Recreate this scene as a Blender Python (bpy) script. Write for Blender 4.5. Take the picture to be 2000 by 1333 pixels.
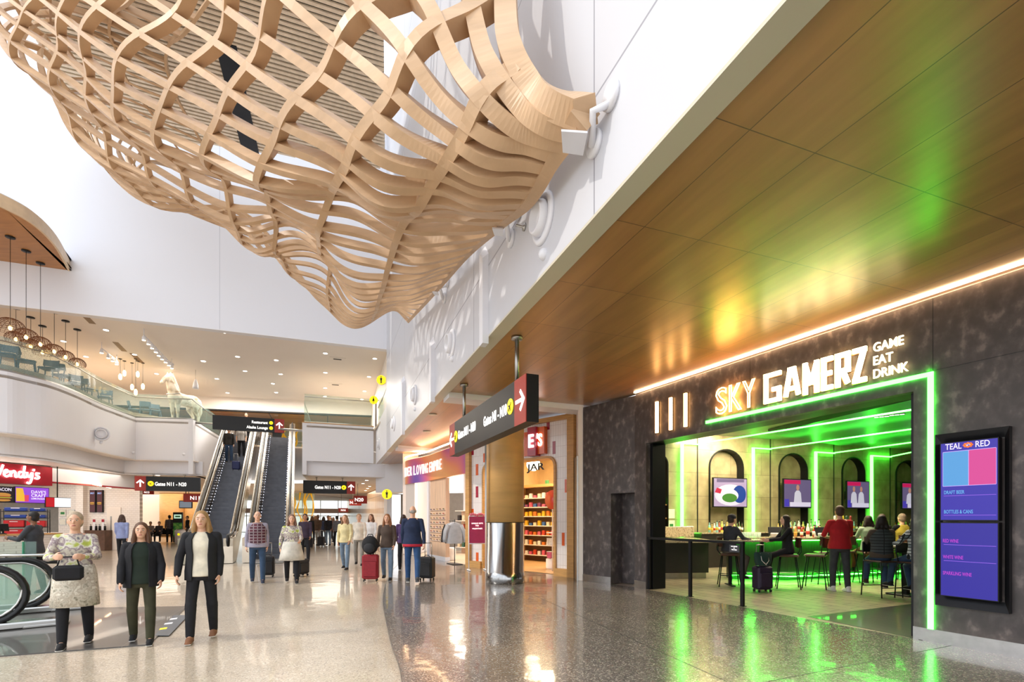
import bpy, math, random
from mathutils import Vector, Matrix
R = math.radians
random.seed(7)
C = bpy.context.scene.collection
for o in list(bpy.data.objects): bpy.data.objects.remove(o)

# ---------------------------------------------------------------- camera, world, sun, exposure
F = 967.0; CX = 1000.0; HY = 1013.0; CH = 1.6          # focal length in px, horizon row, eye height
cam = bpy.data.cameras.new('camera'); cam.sensor_width = 36; cam.lens = F * 36 / 2000
cam.shift_y = (HY - 666.5) / 2000; cam.clip_end = 300
camo = bpy.data.objects.new('camera', cam); C.objects.link(camo)
camo.location = (0, 0, CH); camo.rotation_euler = (R(90), 0, 0)
sc = bpy.context.scene; sc.camera = camo
vs = sc.view_settings; vs.view_transform = 'Standard'; vs.look = 'None'; vs.exposure = 0.62; vs.gamma = 1.0
vs.use_curve_mapping = False
w = bpy.data.worlds.new('sky'); sc.world = w; w.use_nodes = True
nt = w.node_tree; nt.nodes.clear()
bg = nt.nodes.new('ShaderNodeBackground'); wo = nt.nodes.new('ShaderNodeOutputWorld')
tc = nt.nodes.new('ShaderNodeTexCoord'); sx = nt.nodes.new('ShaderNodeSeparateXYZ'); rp = nt.nodes.new('ShaderNodeValToRGB')
nt.links.new(tc.outputs['Generated'], sx.inputs[0]); nt.links.new(sx.outputs[2], rp.inputs[0])
rp.color_ramp.elements[0].position = 0.0; rp.color_ramp.elements[0].color = (.92, .93, .95, 1)
rp.color_ramp.elements[1].position = 0.6; rp.color_ramp.elements[1].color = (.86, .92, 1, 1)
nt.links.new(rp.outputs[0], bg.inputs[0]); bg.inputs[1].default_value = 1.35
nt.links.new(bg.outputs[0], wo.inputs[0])
sun = bpy.data.lights.new('sun', 'SUN'); sun.energy = 1.1; sun.angle = R(1.2); sun.color = (1, .93, .82)
suno = bpy.data.objects.new('sun', sun); C.objects.link(suno); suno.location = (-20, 0, 30)
suno.rotation_euler = Vector((.70, .22, -.62)).to_track_quat('-Z', 'Y').to_euler()

def area(name, loc, size, power, col=(1, .86, .7), direction=(0, 0, -1), sy=None, shape='RECTANGLE', spread=180):
    l = bpy.data.lights.new(name, 'AREA'); l.energy = power; l.color = col; l.shape = shape
    l.size = size; l.size_y = sy or size; l.spread = R(spread)
    o = bpy.data.objects.new(name, l); C.objects.link(o); o.location = loc
    o.rotation_euler = Vector(direction).to_track_quat('-Z', 'Y').to_euler(); return o
WARM = (1, .80, .58); SOFT = (1, .88, .74)
# lamps of the place: rows of recessed ceiling luminaires
area('ceiling_light_restaurant', (-20, 24, 8.85), 7, 330, SOFT, sy=5)
area('ceiling_light_lounge', (-13, 27.5, 8.85), 9, 560, (1, .93, .85), sy=4)
area('ceiling_light_lounge_far', (-17, 38, 8.1), 8, 300, SOFT, sy=4)
area('ceiling_light_concourse', (-13, 36, 3.7), 5, 300, SOFT, sy=12)
area('ceiling_light_gates', (-29, 40, 3.7), 12, 500, SOFT, sy=8)
area('ceiling_light_counter', (-21.3, 21.5, 3.6), 2.5, 90, SOFT, sy=5)
area('ceiling_light_food', (-18.6, 22.0, 3.68), 1.2, 22, SOFT, sy=4)

# ---------------------------------------------------------------- geometry of the plan
def atY(px, py, Y): return Vector(((px - CX) / F * Y, Y, CH - (py - HY) / F * Y))
def atZ(px, py, Z):
    Y = F * (CH - Z) / (py - HY); return atY(px, py, Y)
def FL(px, py): return atZ(px, py, 0)
class Wall:
    """A vertical plane: s runs along it, z is height, d is depth behind it (away from the camera side)."""
    def __init__(s, p, q):
        s.p = Vector(p).to_2d(); s.q = Vector(q).to_2d(); s.u = (s.q - s.p).normalized(); s.len = (s.q - s.p).length
        n = Vector((-s.u.y, s.u.x)); m = (s.p + s.q) / 2
        s.n = n if n.dot(m) > 0 else -n
    def P(s, t, z, d=0):
        v = s.p + s.u * t + s.n * d; return Vector((v.x, v.y, z))
    def px(s, px, py, d=0):
        k = (px - CX) / F; p = s.p + s.n * d
        t = (k * p.y - p.x) / (s.u.x - k * s.u.y); Y = p.y + s.u.y * t
        return t, CH - (py - HY) / F * Y
    def at(s, px, py, d=0):
        t, z = s.px(px, py, d); return s.P(t, z, d)
A = Vector((-.349, .937)); B = Vector((.937, .349))            # along / across the hall
AWALL = Wall((2.539 + .372 * 6, -6), (2.539 - .372 * 21.4, 21.4))   # atrium side of the bulkhead over the shops
AW2 = Wall((2.539 - .372 * 21.4, 21.4), (2.539 - .372 * 26.1, 26.1))
SF = Wall((5.36 + .505 * 12.6, 6.58 - 12.6), (2.84, 11.46))       # bar storefront
SF2 = Wall((2.84, 11.46), (1.82, 12.68))
BWALL = Wall((-5.42, 21.4), (-5.42 - .937 * 26, 21.4 - .349 * 26))   # tall hanging end wall
ZC = 4.5; ZM = 6.3; ZU = 8.95                                       # shop ceiling, upper floor, upper ceiling

# ---------------------------------------------------------------- materials
def lin(c):
    if isinstance(c, str):
        c = c.lstrip('#'); c = [int(c[i:i + 2], 16) / 255 for i in (0, 2, 4)]
        return tuple(x / 12.92 if x <= .04045 else ((x + .055) / 1.055) ** 2.4 for x in c)
    return tuple(c)
MATS = {}
def mat(name, col='#808080', rough=.5, metal=0, emit=None, es=1.0, var=.06, scale=6, bump=0, coat=0, alpha=1, trans=0, spec=None, stretch=(1, 1, 1), ior=1.45):
    if name in MATS: return MATS[name]
    m = bpy.data.materials.new(name); m.use_nodes = True; n = m.node_tree.nodes; L = m.node_tree.links
    b = n['Principled BSDF']; c = lin(col)
    tc = n.new('ShaderNodeTexCoord'); mp = n.new('ShaderNodeMapping'); nz = n.new('ShaderNodeTexNoise')
    mp.inputs['Scale'].default_value = stretch; L.new(tc.outputs['Object'], mp.inputs[0]); L.new(mp.outputs[0], nz.inputs[0])
    nz.inputs['Scale'].default_value = scale; nz.inputs['Detail'].default_value = 4
    r = n.new('ShaderNodeValToRGB'); L.new(nz.outputs[0], r.inputs[0])
    r.color_ramp.elements[0].position = .3; r.color_ramp.elements[1].position = .7
    r.color_ramp.elements[0].color = (*[x * (1 - var) for x in c], 1); r.color_ramp.elements[1].color = (*[min(1, x * (1 + var)) for x in c], 1)
    L.new(r.outputs[0], b.inputs['Base Color'])
    b.inputs['Roughness'].default_value = rough; b.inputs['Metallic'].default_value = metal
    b.inputs['Coat Weight'].default_value = coat; b.inputs['Alpha'].default_value = alpha
    b.inputs['Transmission Weight'].default_value = trans; b.inputs['IOR'].default_value = ior
    if spec is not None: b.inputs['Specular IOR Level'].default_value = spec
    if emit: b.inputs['Emission Color'].default_value = (*lin(emit), 1); b.inputs['Emission Strength'].default_value = es
    if bump:
        bp = n.new('ShaderNodeBump'); bp.inputs['Strength'].default_value = bump; L.new(nz.outputs[0], bp.inputs['Height']); L.new(bp.outputs[0], b.inputs['Normal'])
    MATS[name] = m; return m
def ramp_mat(name, tex, stops, rough=.5, metal=0, scale=5, rot=(0, 0, 0), stretch=(1, 1, 1), coat=0, bump=0, detail=4, loc=(0, 0, 0)):
    """noise / voronoi / wave driven colour ramp"""
    if name in MATS: return MATS[name]
    m = bpy.data.materials.new(name); m.use_nodes = True; n = m.node_tree.nodes; L = m.node_tree.links; b = n['Principled BSDF']
    tc = n.new('ShaderNodeTexCoord'); mp = n.new('ShaderNodeMapping'); L.new(tc.outputs['Object'], mp.inputs[0])
    mp.inputs['Rotation'].default_value = rot; mp.inputs['Scale'].default_value = stretch; mp.inputs['Location'].default_value = loc
    if tex == 'noise': t = n.new('ShaderNodeTexNoise'); t.inputs['Detail'].default_value = detail; out = t.outputs[0]
    elif tex == 'voronoi': t = n.new('ShaderNodeTexVoronoi'); out = t.outputs['Distance']
    elif tex == 'cells': t = n.new('ShaderNodeTexVoronoi'); out = t.outputs['Color']
    elif tex == 'wave': t = n.new('ShaderNodeTexWave'); t.inputs['Distortion'].default_value = 0; out = t.outputs['Fac']
    t.inputs['Scale'].default_value = scale; L.new(mp.outputs[0], t.inputs[0])
    r = n.new('ShaderNodeValToRGB'); L.new(out, r.inputs[0]); e = r.color_ramp.elements
    while len(e) < len(stops): e.new(.5)
    for i, (p, c) in enumerate(stops): e[i].position = p; e[i].color = (*lin(c), 1)
    L.new(r.outputs[0], b.inputs['Base Color']); b.inputs['Roughness'].default_value = rough; b.inputs['Metallic'].default_value = metal
    b.inputs['Coat Weight'].default_value = coat
    if bump:
        bp = n.new('ShaderNodeBump'); bp.inputs['Strength'].default_value = bump; L.new(out, bp.inputs['Height']); L.new(bp.outputs[0], b.inputs['Normal'])
    MATS[name] = m; return m
def brick_mat(name, c1, c2, mortar, w, h, gap, rough=.4, rot=(0, 0, 0), loc=(0, 0, 0), offset=0.0, coat=0, grain=None, bump=.2):
    if name in MATS: return MATS[name]
    m = bpy.data.materials.new(name); m.use_nodes = True; n = m.node_tree.nodes; L = m.node_tree.links; b = n['Principled BSDF']
    tc = n.new('ShaderNodeTexCoord'); mp = n.new('ShaderNodeMapping'); mp.vector_type = 'TEXTURE'; L.new(tc.outputs['Object'], mp.inputs[0])
    mp.inputs['Rotation'].default_value = rot; mp.inputs['Location'].default_value = loc
    t = n.new('ShaderNodeTexBrick'); t.offset = offset; t.inputs['Scale'].default_value = 1; t.inputs['Brick Width'].default_value = w
    t.inputs['Row Height'].default_value = h; t.inputs['Mortar Size'].default_value = gap; t.inputs['Mortar Smooth'].default_value = .1
    t.inputs['Color1'].default_value = (*lin(c1), 1); t.inputs['Color2'].default_value = (*lin(c2), 1); t.inputs['Mortar'].default_value = (*lin(mortar), 1)
    L.new(mp.outputs[0], t.inputs[0]); last = t.outputs[0]
    if grain:
        g = n.new('ShaderNodeTexNoise'); g.inputs['Scale'].default_value = grain[0]; g.inputs['Detail'].default_value = 6
        m2 = n.new('ShaderNodeMapping'); L.new(mp.outputs[0], m2.inputs[0]); m2.inputs['Scale'].default_value = grain[1]; L.new(m2.outputs[0], g.inputs[0])
        mx = n.new('ShaderNodeMixRGB'); mx.blend_type = 'MULTIPLY'; mx.inputs[0].default_value = grain[2]
        rr = n.new('ShaderNodeValToRGB'); rr.color_ramp.elements[0].position = .35; rr.color_ramp.elements[0].color = (.45, .42, .38, 1); rr.color_ramp.elements[1].position = .65
        L.new(g.outputs[0], rr.inputs[0]); L.new(last, mx.inputs[1]); L.new(rr.outputs[0], mx.inputs[2]); last = mx.outputs[0]
    L.new(last, b.inputs['Base Color']); b.inputs['Roughness'].default_value = rough; b.inputs['Coat Weight'].default_value = coat
    bp = n.new('ShaderNodeBump'); bp.inputs['Strength'].default_value = bump; bp.inputs['Distance'].default_value = .01; bp.invert = True
    L.new(t.outputs['Fac'], bp.inputs['Height']); L.new(bp.outputs[0], b.inputs['Normal'])
    MATS[name] = m; return m
def terrazzo(name, base, chips, rough):
    if name in MATS: return MATS[name]
    m = bpy.data.materials.new(name); m.use_nodes = True; n = m.node_tree.nodes; L = m.node_tree.links; b = n['Principled BSDF']
    tc = n.new('ShaderNodeTexCoord'); last = None
    v = n.new('ShaderNodeTexVoronoi'); v.inputs['Scale'].default_value = 75; L.new(tc.outputs['Object'], v.inputs[0])
    r = n.new('ShaderNodeValToRGB'); r.color_ramp.interpolation = 'CONSTANT'; e = r.color_ramp.elements
    for _ in range(len(chips) - 1): e.new(.5)
    sp = n.new('ShaderNodeSeparateColor'); L.new(v.outputs['Color'], sp.inputs[0]); L.new(sp.outputs[0], r.inputs[0])
    cols = [base] + chips
    for i, (p, c) in enumerate(zip([0, .62, .74, .86, .94][:len(cols)], cols)): e[i].position = p; e[i].color = (*lin(c), 1)
    nz = n.new('ShaderNodeTexNoise'); nz.inputs['Scale'].default_value = 1.1; nz.inputs['Detail'].default_value = 3; L.new(tc.outputs['Object'], nz.inputs[0])
    r2 = n.new('ShaderNodeValToRGB'); r2.color_ramp.elements[0].position = .35; r2.color_ramp.elements[0].color = (.82, .82, .82, 1); r2.color_ramp.elements[1].position = .65
    L.new(nz.outputs[0], r2.inputs[0])
    mx = n.new('ShaderNodeMixRGB'); mx.blend_type = 'MULTIPLY'; mx.inputs[0].default_value = .8; L.new(r.outputs[0], mx.inputs[1]); L.new(r2.outputs[0], mx.inputs[2])
    L.new(mx.outputs[0], b.inputs['Base Color']); b.inputs['Roughness'].default_value = rough; b.inputs['Coat Weight'].default_value = .6; b.inputs['Coat Roughness'].default_value = .06
    n3 = n.new('ShaderNodeTexNoise'); n3.inputs['Scale'].default_value = 2.2; L.new(tc.outputs['Object'], n3.inputs[0])
    bp = n.new('ShaderNodeBump'); bp.inputs['Strength'].default_value = .045; bp.inputs['Distance'].default_value = .1; L.new(n3.outputs[0], bp.inputs['Height'])
    L.new(bp.outputs[0], b.inputs['Coat Normal'])
    MATS[name] = m; return m
def glass_mat(name, tint='#cfe6df', alpha=.16, rough=.03, pattern=False):
    if name in MATS: return MATS[name]
    m = bpy.data.materials.new(name); m.use_nodes = True; n = m.node_tree.nodes; L = m.node_tree.links; n.clear()
    out = n.new('ShaderNodeOutputMaterial'); mix = n.new('ShaderNodeMixShader'); tr = n.new('ShaderNodeBsdfTransparent'); gl = n.new('ShaderNodeBsdfPrincipled')
    tr.inputs[0].default_value = (.93, .97, .95, 1); gl.inputs['Base Color'].default_value = (*lin(tint), 1); gl.inputs['Roughness'].default_value = rough
    mix.inputs[0].default_value = alpha; L.new(tr.outputs[0], mix.inputs[1]); L.new(gl.outputs[0], mix.inputs[2]); L.new(mix.outputs[0], out.inputs[0])
    if pattern:
        tc = n.new('ShaderNodeTexCoord'); v = n.new('ShaderNodeTexVoronoi'); v.inputs['Scale'].default_value = 6; v.inputs['Randomness'].default_value = .15; L.new(tc.outputs['Object'], v.inputs[0])
        ml = n.new('ShaderNodeMath'); ml.operation = 'MULTIPLY'; ml.inputs[1].default_value = 32; L.new(v.outputs['Distance'], ml.inputs[0])
        sn = n.new('ShaderNodeMath'); sn.operation = 'SINE'; L.new(ml.outputs[0], sn.inputs[0])
        mr = n.new('ShaderNodeMapRange'); mr.inputs[1].default_value = .3; mr.inputs[2].default_value = .9; mr.inputs[3].default_value = alpha; mr.inputs[4].default_value = .34
        L.new(sn.outputs[0], mr.inputs[0]); L.new(mr.outputs[0], mix.inputs[0])
    MATS[name] = m; return m

M_white = mat('white_paint', '#e9e9ee', .45, var=.015, scale=.6)
M_cream = mat('cream_paint', '#efe6de', .5, var=.02, scale=.6)
M_soffit = mat('soffit_paint', '#cfc8b4', .35, var=.02, scale=.6)
M_steel = mat('brushed_steel', '#b9b7b3', .22, 1, var=.10, scale=3, stretch=(1, 1, 30))
M_steel2 = mat('satin_steel', '#a9a7a3', .35, 1, var=.06)
M_black = mat('black_metal', '#17181b', .4, .3, var=.1)
M_dark = mat('dark_plastic', '#1d1e22', .5, var=.1)
M_rubber = mat('black_rubber', '#121214', .35, var=.1)
M_signblack = mat('sign_black', '#08090b', .45, var=.1)
M_signred = mat('sign_red', '#8a261c', .45, emit='#b8362a', es=.08, var=.06, scale=2)
M_yellow = mat('sign_yellow', '#f2d312', .4, emit='#ffe000', es=.7, var=.03)
M_lit = mat('lit_white', '#ffffff', .5, emit='#fffaf0', es=3.2, var=0)
M_letter = mat('sign_letter', '#ffffff', .5, emit='#fffaf2', es=1.1, var=0)
M_green = mat('green_led', '#3dff74', .4, emit=(.05, 1, .045), es=11, var=0)
M_neon = mat('warm_neon', '#fff0d0', .4, emit='#ffb768', es=9, var=0)
M_cove = mat('cove_led', '#fff0d8', .4, emit='#ffd2a0', es=12, var=0)
M_oak = mat('oak', '#c99a5f', .4, var=.12, scale=3, stretch=(1, 1, 8))
M_concrete = ramp_mat('patina_panel', 'noise', [(.0, '#3b3636'), (.46, '#4f4847'), (.57, '#5b5352'), (.68, '#7d726f')], .42, scale=8, stretch=(1, 1, .7), detail=12, bump=.04)
M_base = mat('brushed_base', '#b5b3b2', .3, 1, var=.08, scale=12)

# ---------------------------------------------------------------- mesh helpers
class MB:
    def __init__(s): s.v = []; s.f = []; s.m = []; s.sm = []
    def add(s, vs, fs, mi=0, smooth=False):
        k = len(s.v); s.v += [tuple(v) for v in vs]
        for f in fs: s.f.append(tuple(i + k for i in f)); s.m.append(mi); s.sm.append(smooth)
        return s
    def hexa(s, p, mi=0):     # 8 corners: bottom ring, top ring
        return s.add(p, [(3, 2, 1, 0), (4, 5, 6, 7), (0, 1, 5, 4), (1, 2, 6, 5), (2, 3, 7, 6), (3, 0, 4, 7)], mi)
    def box(s, c, size, rz=0, mi=0, M=None):
        hx, hy, hz = [x / 2 for x in size]; cr, sr = math.cos(rz), math.sin(rz); pts = []
        for z in (-hz, hz):
            for x, y in ((-hx, -hy), (hx, -hy), (hx, hy), (-hx, hy)):
                v = Vector((c[0] + x * cr - y * sr, c[1] + x * sr + y * cr, c[2] + z)); pts.append(M @ v if M else v)
        return s.hexa(pts, mi)
    def bbox(s, c, size, b=.01, rz=0, mi=0, M=None):   # bevelled box: octagonal profile in two directions
        hx, hy, hz = [x / 2 for x in size]; b = min(b, hx * .9, hy * .9, hz * .9); cr, sr = math.cos(rz), math.sin(rz)
        rings = [(-hz, b), (-hz + b, 0), (hz - b, 0), (hz, b)]; pts = []
        for z, i in rings:
            X, Y = hx - i, hy - i
            for x, y in ((-X + b, -Y), (X - b, -Y), (X, -Y + b), (X, Y - b), (X - b, Y), (-X + b, Y), (-X, Y - b), (-X, -Y + b)):
                v = Vector((c[0] + x * cr - y * sr, c[1] + x * sr + y * cr, c[2] + z)); pts.append(M @ v if M else v)
        fs = [tuple(range(7, -1, -1)), tuple(range(24, 32))]
        for k in range(3):
            for i in range(8): j = (i + 1) % 8; fs.append((k * 8 + i, k * 8 + j, k * 8 + 8 + j, k * 8 + 8 + i))
        return s.add(pts, fs, mi)
    def prism(s, poly, z0, z1, mi=0):   # poly: list of 2D; any simple polygon
        n = len(poly); pts = [(p[0], p[1], z0) for p in poly] + [(p[0], p[1], z1) for p in poly]
        fs = [tuple(range(n - 1, -1, -1)), tuple(range(n, 2 * n))] + [(i, (i + 1) % n, n + (i + 1) % n, n + i) for i in range(n)]
        return s.add(pts, fs, mi)
    def quad(s, a, b, c, d, mi=0): return s.add([a, b, c, d], [(0, 1, 2, 3)], mi)
    def slab(s, pts, thick, mi=0):      # extrude a planar 3D polygon along vector
        n = len(pts); t = Vector(thick); P = [Vector(p) for p in pts]; Q = [p + t for p in P]
        return s.add(P + Q, [tuple(range(n - 1, -1, -1)), tuple(range(n, 2 * n))] + [(i, (i + 1) % n, n + (i + 1) % n, n + i) for i in range(n)], mi)
    def tube(s, path, r, n=8, mi=0, caps=True, closed=False, smooth=True):
        P = [Vector(p) for p in path]; m = len(P); rr = r if isinstance(r, (list, tuple)) else [r] * m; pts = []; N = None
        for i, p in enumerate(P):
            if closed: t = P[(i + 1) % m] - P[i - 1]
            else: t = P[min(i + 1, m - 1)] - P[max(i - 1, 0)]
            t.normalize()
            if N is None: N = t.orthogonal().normalized()
            else: N = (N - t * N.dot(t)); N = N.normalized() if N.length > 1e-6 else t.orthogonal().normalized()
            Bn = t.cross(N)
            for k in range(n): a = 2 * math.pi * k / n; pts.append(p + (N * math.cos(a) + Bn * math.sin(a)) * rr[i])
        fs = []
        for i in range(m if closed else m - 1):
            i2 = (i + 1) % m
            for k in range(n): k2 = (k + 1) % n; fs.append((i * n + k, i * n + k2, i2 * n + k2, i2 * n + k))
        if caps and not closed: fs += [tuple(range(n - 1, -1, -1)), tuple((m - 1) * n + k for k in range(n))]
        return s.add(pts, fs, mi, smooth)
    def lathe(s, c, prof, n=24, mi=0, M=None, smooth=True):   # prof: (r, z) bottom to top
        pts = []
        for r, z in prof:
            for k in range(n):
                a = 2 * math.pi * k / n; v = Vector((r * math.cos(a), r * math.sin(a), z))
                if M: v = M @ v
                pts.append(v + Vector(c))
        m = len(prof); fs = [(i * n + k, i * n + (k + 1) % n, (i + 1) * n + (k + 1) % n, (i + 1) * n + k) for i in range(m - 1) for k in range(n)]
        fs += [tuple(range(n - 1, -1, -1)), tuple((m - 1) * n + k for k in range(n))]
        return s.add(pts, fs, mi, smooth)
    def ball(s, c, r, n=12, mi=0, q=None):
        rx, ry, rz = r if isinstance(r, (list, tuple)) else (r, r, r); pts = []; h = n // 2
        for i in range(1, h):
            a = math.pi * i / h
            for k in range(n):
                b = 2 * math.pi * k / n; v = Vector((rx * math.sin(a) * math.cos(b), ry * math.sin(a) * math.sin(b), -rz * math.cos(a)))
                if q: v = q @ v
                pts.append(v + Vector(c))
        lo, hi = Vector((0, 0, -rz)), Vector((0, 0, rz))
        if q: lo, hi = q @ lo, q @ hi
        k0 = len(pts); pts += [lo + Vector(c), hi + Vector(c)]
        fs = [(i * n + k, i * n + (k + 1) % n, (i + 1) * n + (k + 1) % n, (i + 1) * n + k) for i in range(h - 2) for k in range(n)]
        fs += [(k0, (k + 1) % n, k) for k in range(n)] + [((h - 2) * n + k, (h - 2) * n + (k + 1) % n, k0 + 1) for k in range(n)]
        return s.add(pts, fs, mi, True)
    def sheet(s, rows, mi=0, smooth=True):
        n = len(rows[0]); pts = [p for r in rows for p in r]
        return s.add(pts, [(i * n + k, i * n + k + 1, (i + 1) * n + k + 1, (i + 1) * n + k) for i in range(len(rows) - 1) for k in range(n - 1)], mi, smooth)
    def loft(s, rings, mi=0, smooth=True):      # closed solid through elliptical sections
        n = len(rings[0]); pts = [p for r in rings for p in r]; m = len(rings)
        fs = [(i * n + k, i * n + (k + 1) % n, (i + 1) * n + (k + 1) % n, (i + 1) * n + k) for i in range(m - 1) for k in range(n)]
        return s.add(pts, fs + [tuple(range(n - 1, -1, -1)), tuple((m - 1) * n + k for k in range(n))], mi, smooth)
    def build(s, name, mats, parent=None, loc=None):
        me = bpy.data.meshes.new(name); me.from_pydata(s.v, [], s.f)
        ms = mats if isinstance(mats, (list, tuple)) else [mats]
        for m in ms: me.materials.append(m)
        me.polygons.foreach_set('material_index', s.m); me.polygons.foreach_set('use_smooth', s.sm); me.update()
        o = bpy.data.objects.new(name, me); C.objects.link(o)
        if parent: o.parent = parent
        if loc: o.location = loc
        return o
def tag(o, label=None, cat=None, group=None, kind=None):
    if label: o['label'] = label
    if cat: o['category'] = cat
    if group: o['group'] = group
    if kind: o['kind'] = kind
    return o
def thing(name, loc=(0, 0, 0), rz=0, label=None, cat=None, group=None):
    o = bpy.data.objects.new(name, None); C.objects.link(o); o.location = loc; o.rotation_euler = (0, 0, rz); o.empty_display_size = .1
    return tag(o, label, cat, group)
def struct(name, mb, m):
    return tag(mb.build(name, m), kind='structure')
def copy_tree(o, parent=None):
    c = o.copy(); C.objects.link(c); c.parent = parent
    for ch in list(KIDS.get(o.name, o.children)): copy_tree(ch, c)
    return c
KIDS = {}
def dup(o, loc, rz, label, group=None):
    c = copy_tree(o); c.location = loc; c.rotation_euler = (0, 0, rz); c['label'] = label
    if group: c['group'] = group
    return c
def wbox(mb, W, t0, t1, z0, z1, d0, d1, mi=0):
    return mb.hexa([W.P(t0, z0, d0), W.P(t1, z0, d0), W.P(t1, z0, d1), W.P(t0, z0, d1), W.P(t0, z1, d0), W.P(t1, z1, d0), W.P(t1, z1, d1), W.P(t0, z1, d1)], mi)
TC = {}
def text_geo(s, bold=0.0, outline=0.0):
    """verts (unit cap height), faces of a line of writing; depth is added by the caller"""
    k = (s, bold, outline)
    if k in TC: return TC[k]
    cu = bpy.data.curves.new('t', 'FONT'); cu.body = s; cu.size = 1; cu.resolution_u = 3
    if outline: cu.fill_mode = 'NONE'; cu.bevel_depth = outline; cu.bevel_resolution = 1
    else: cu.offset = bold; cu.extrude = .03
    o = bpy.data.objects.new('t', cu); me = o.to_mesh()
    V = [v.co.copy() for v in me.vertices]; Fc = [tuple(p.vertices) for p in me.polygons]; o.to_mesh_clear()
    bpy.data.objects.remove(o); bpy.data.curves.remove(cu)
    ch = .729
    V = [v / ch for v in V]
    x0 = min((v.x for v in V), default=0); x1 = max((v.x for v in V), default=1)
    V = [Vector((v.x - x0, v.y, v.z)) for v in V]
    TC[k] = (V, Fc, x1 - x0); return TC[k]
def write(mb, s, o, right, up, h, width=None, bold=.0, depth=.01, mi=0, outline=0, center=False):
    """o: lower-left of the baseline; right/up unit vectors; h cap height; width fits the line to that length"""
    V, Fc, wd = text_geo(s, bold, outline); right = Vector(right).normalized(); up = Vector(up).normalized(); n = right.cross(up)
    kx = (width / wd) if width else h
    zs = max((abs(v.z) for v in V), default=1) or 1
    off = Vector(o) - (right * wd * kx / 2 if center else Vector((0, 0, 0)))
    mb.add([off + right * v.x * kx + up * v.y * h + n * (v.z / zs * depth) for v in V], Fc, mi)
    return wd * kx
UPV = Vector((0, 0, 1))
# ================================================================ the shell of the hall
def axis_rot(v): return math.atan2(v[1], v[0])
RA = axis_rot(B)     # rotation of the hall's cross axis
# floors
T_cream = terrazzo('cream_terrazzo', '#c6b59e', ['#b3a28b', '#d6cab8', '#998b7b', '#e2d8c8'], .3)
T_grey = terrazzo('grey_terrazzo', '#77706a', ['#5b5652', '#938b82', '#a89f94', '#c7beb2'], .22)
T_dark = brick_mat('dark_stone_floor', '#4a4745', '#524f4c', '#6a6662', 2.4, 1.2, .006, .3, rot=(0, 0, RA), coat=.4, bump=.05)
bar_floor = brick_mat('bar_floor_tile', '#b9ab8e', '#a89a80', '#6f675a', .6, .3, .012, .38, rot=(0, 0, axis_rot(SF.u)), offset=.5, grain=(5, (1, 1, 1), .35), coat=.2)
bar_floor2 = brick_mat('bar_floor_dark_tile', '#47433f', '#3e3b38', '#2b2926', 1.2, .2, .006, .3, rot=(0, 0, axis_rot(SF.u)), offset=.3, coat=.3)
m = MB(); m.box((-20, 30, -.06), (140, 150, .1)); struct('floor', m, T_cream)
edge = [(785, 1333), (765, 1262), (752, 1205), (748, 1170), (755, 1137), (768, 1113), (785, 1097)]
ep = [FL(*e) for e in edge]
ep = [Vector((.1, -1, 0)), Vector((-.45, 2, 0))] + ep
# smooth curve through the points
def crom(P, n=6):
    out = []; P = [Vector(p) for p in P]; Q = [P[0] * 2 - P[1]] + P + [P[-1] * 2 - P[-2]]
    for i in range(1, len(Q) - 2):
        for k in range(n):
            t = k / n; a, b, c, d = Q[i - 1:i + 3]
            out.append(.5 * ((2 * b) + (c - a) * t + (2 * a - 5 * b + 4 * c - d) * t * t + (3 * b - a - 3 * c + d) * t ** 3))
    return out + [P[-1]]
ec = crom(ep)
m = MB(); m.prism([(p.x, p.y) for p in ec] + [(-4.9, 21.6), (-3.2, 20.1), (-1.4, 16.5), (1.9, 13.3), (1.75, 12.7), (2.84, 11.5), (14, -10), (.1, -10)], -.02, .004)
struct('floor_grey_terrazzo', m, T_grey)
m = MB()
for p, q in zip(ec[:-1], ec[1:]):
    d = (q - p).normalized(); nn = Vector((-d.y, d.x, 0)) * .006
    m.slab([(p - nn), (q - nn), (q + nn), (p + nn)], (0, 0, .0055))
struct('trim_floor_divider', m, M_steel2)
dk = [FL(-60, 1192), FL(365, 1185), FL(292, 1260), FL(-60, 1287)]
m = MB(); m.prism([(p.x, p.y) for p in dk], -.01, .005); struct('floor_dark_stone', m, T_dark)
# joints in the grey terrazzo
m = MB()
for a, b in (((1290, 1156), (1290, 1333)),):
    pass
for (x0, y0, x1, y1) in ((990, 1140, 1420, 1333), (1500, 1333, 1860, 1262)):
    p, q = FL(x0, y0), FL(x1, y1); d = (q - p).normalized(); nn = Vector((-d.y, d.x, 0)) * .004
    m.slab([p - nn, q - nn, q + nn, p + nn], (0, 0, .0055))
struct('trim_floor_joint', m, M_dark)
# bar floor: polygon behind the threshold
th0, th1 = SF.P(0, 0), SF.P(SF.len, 0)
m = MB(); bf = [SF.P(4, 0, 0), SF.P(SF.len, 0, 0), Vector((4.0, 17.5, 0)), Vector((18, 23, 0)), Vector((22, 4, 0))]
m.prism([(p.x, p.y) for p in bf], -.02, .006); struct('floor_bar', m, bar_floor)
m = MB(); p = [SF.P(SF.px(1786, 1200)[0] - .4, 0, .06), SF.P(SF.px(1575, 1205)[0], 0, .06), atZ(1640, 1199, 0), atZ(1900, 1172, 0), SF.P(SF.px(1786, 1200)[0] - 1.5, 0, 4)]
p[1] = FL(1577, 1205); p = [FL(1800, 1252), FL(1577, 1206), FL(1790, 1180), FL(2050, 1160), FL(2100, 1290)]
m.prism([(q.x, q.y) for q in p], 0, .009); struct('floor_bar_dark', m, bar_floor2)

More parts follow.
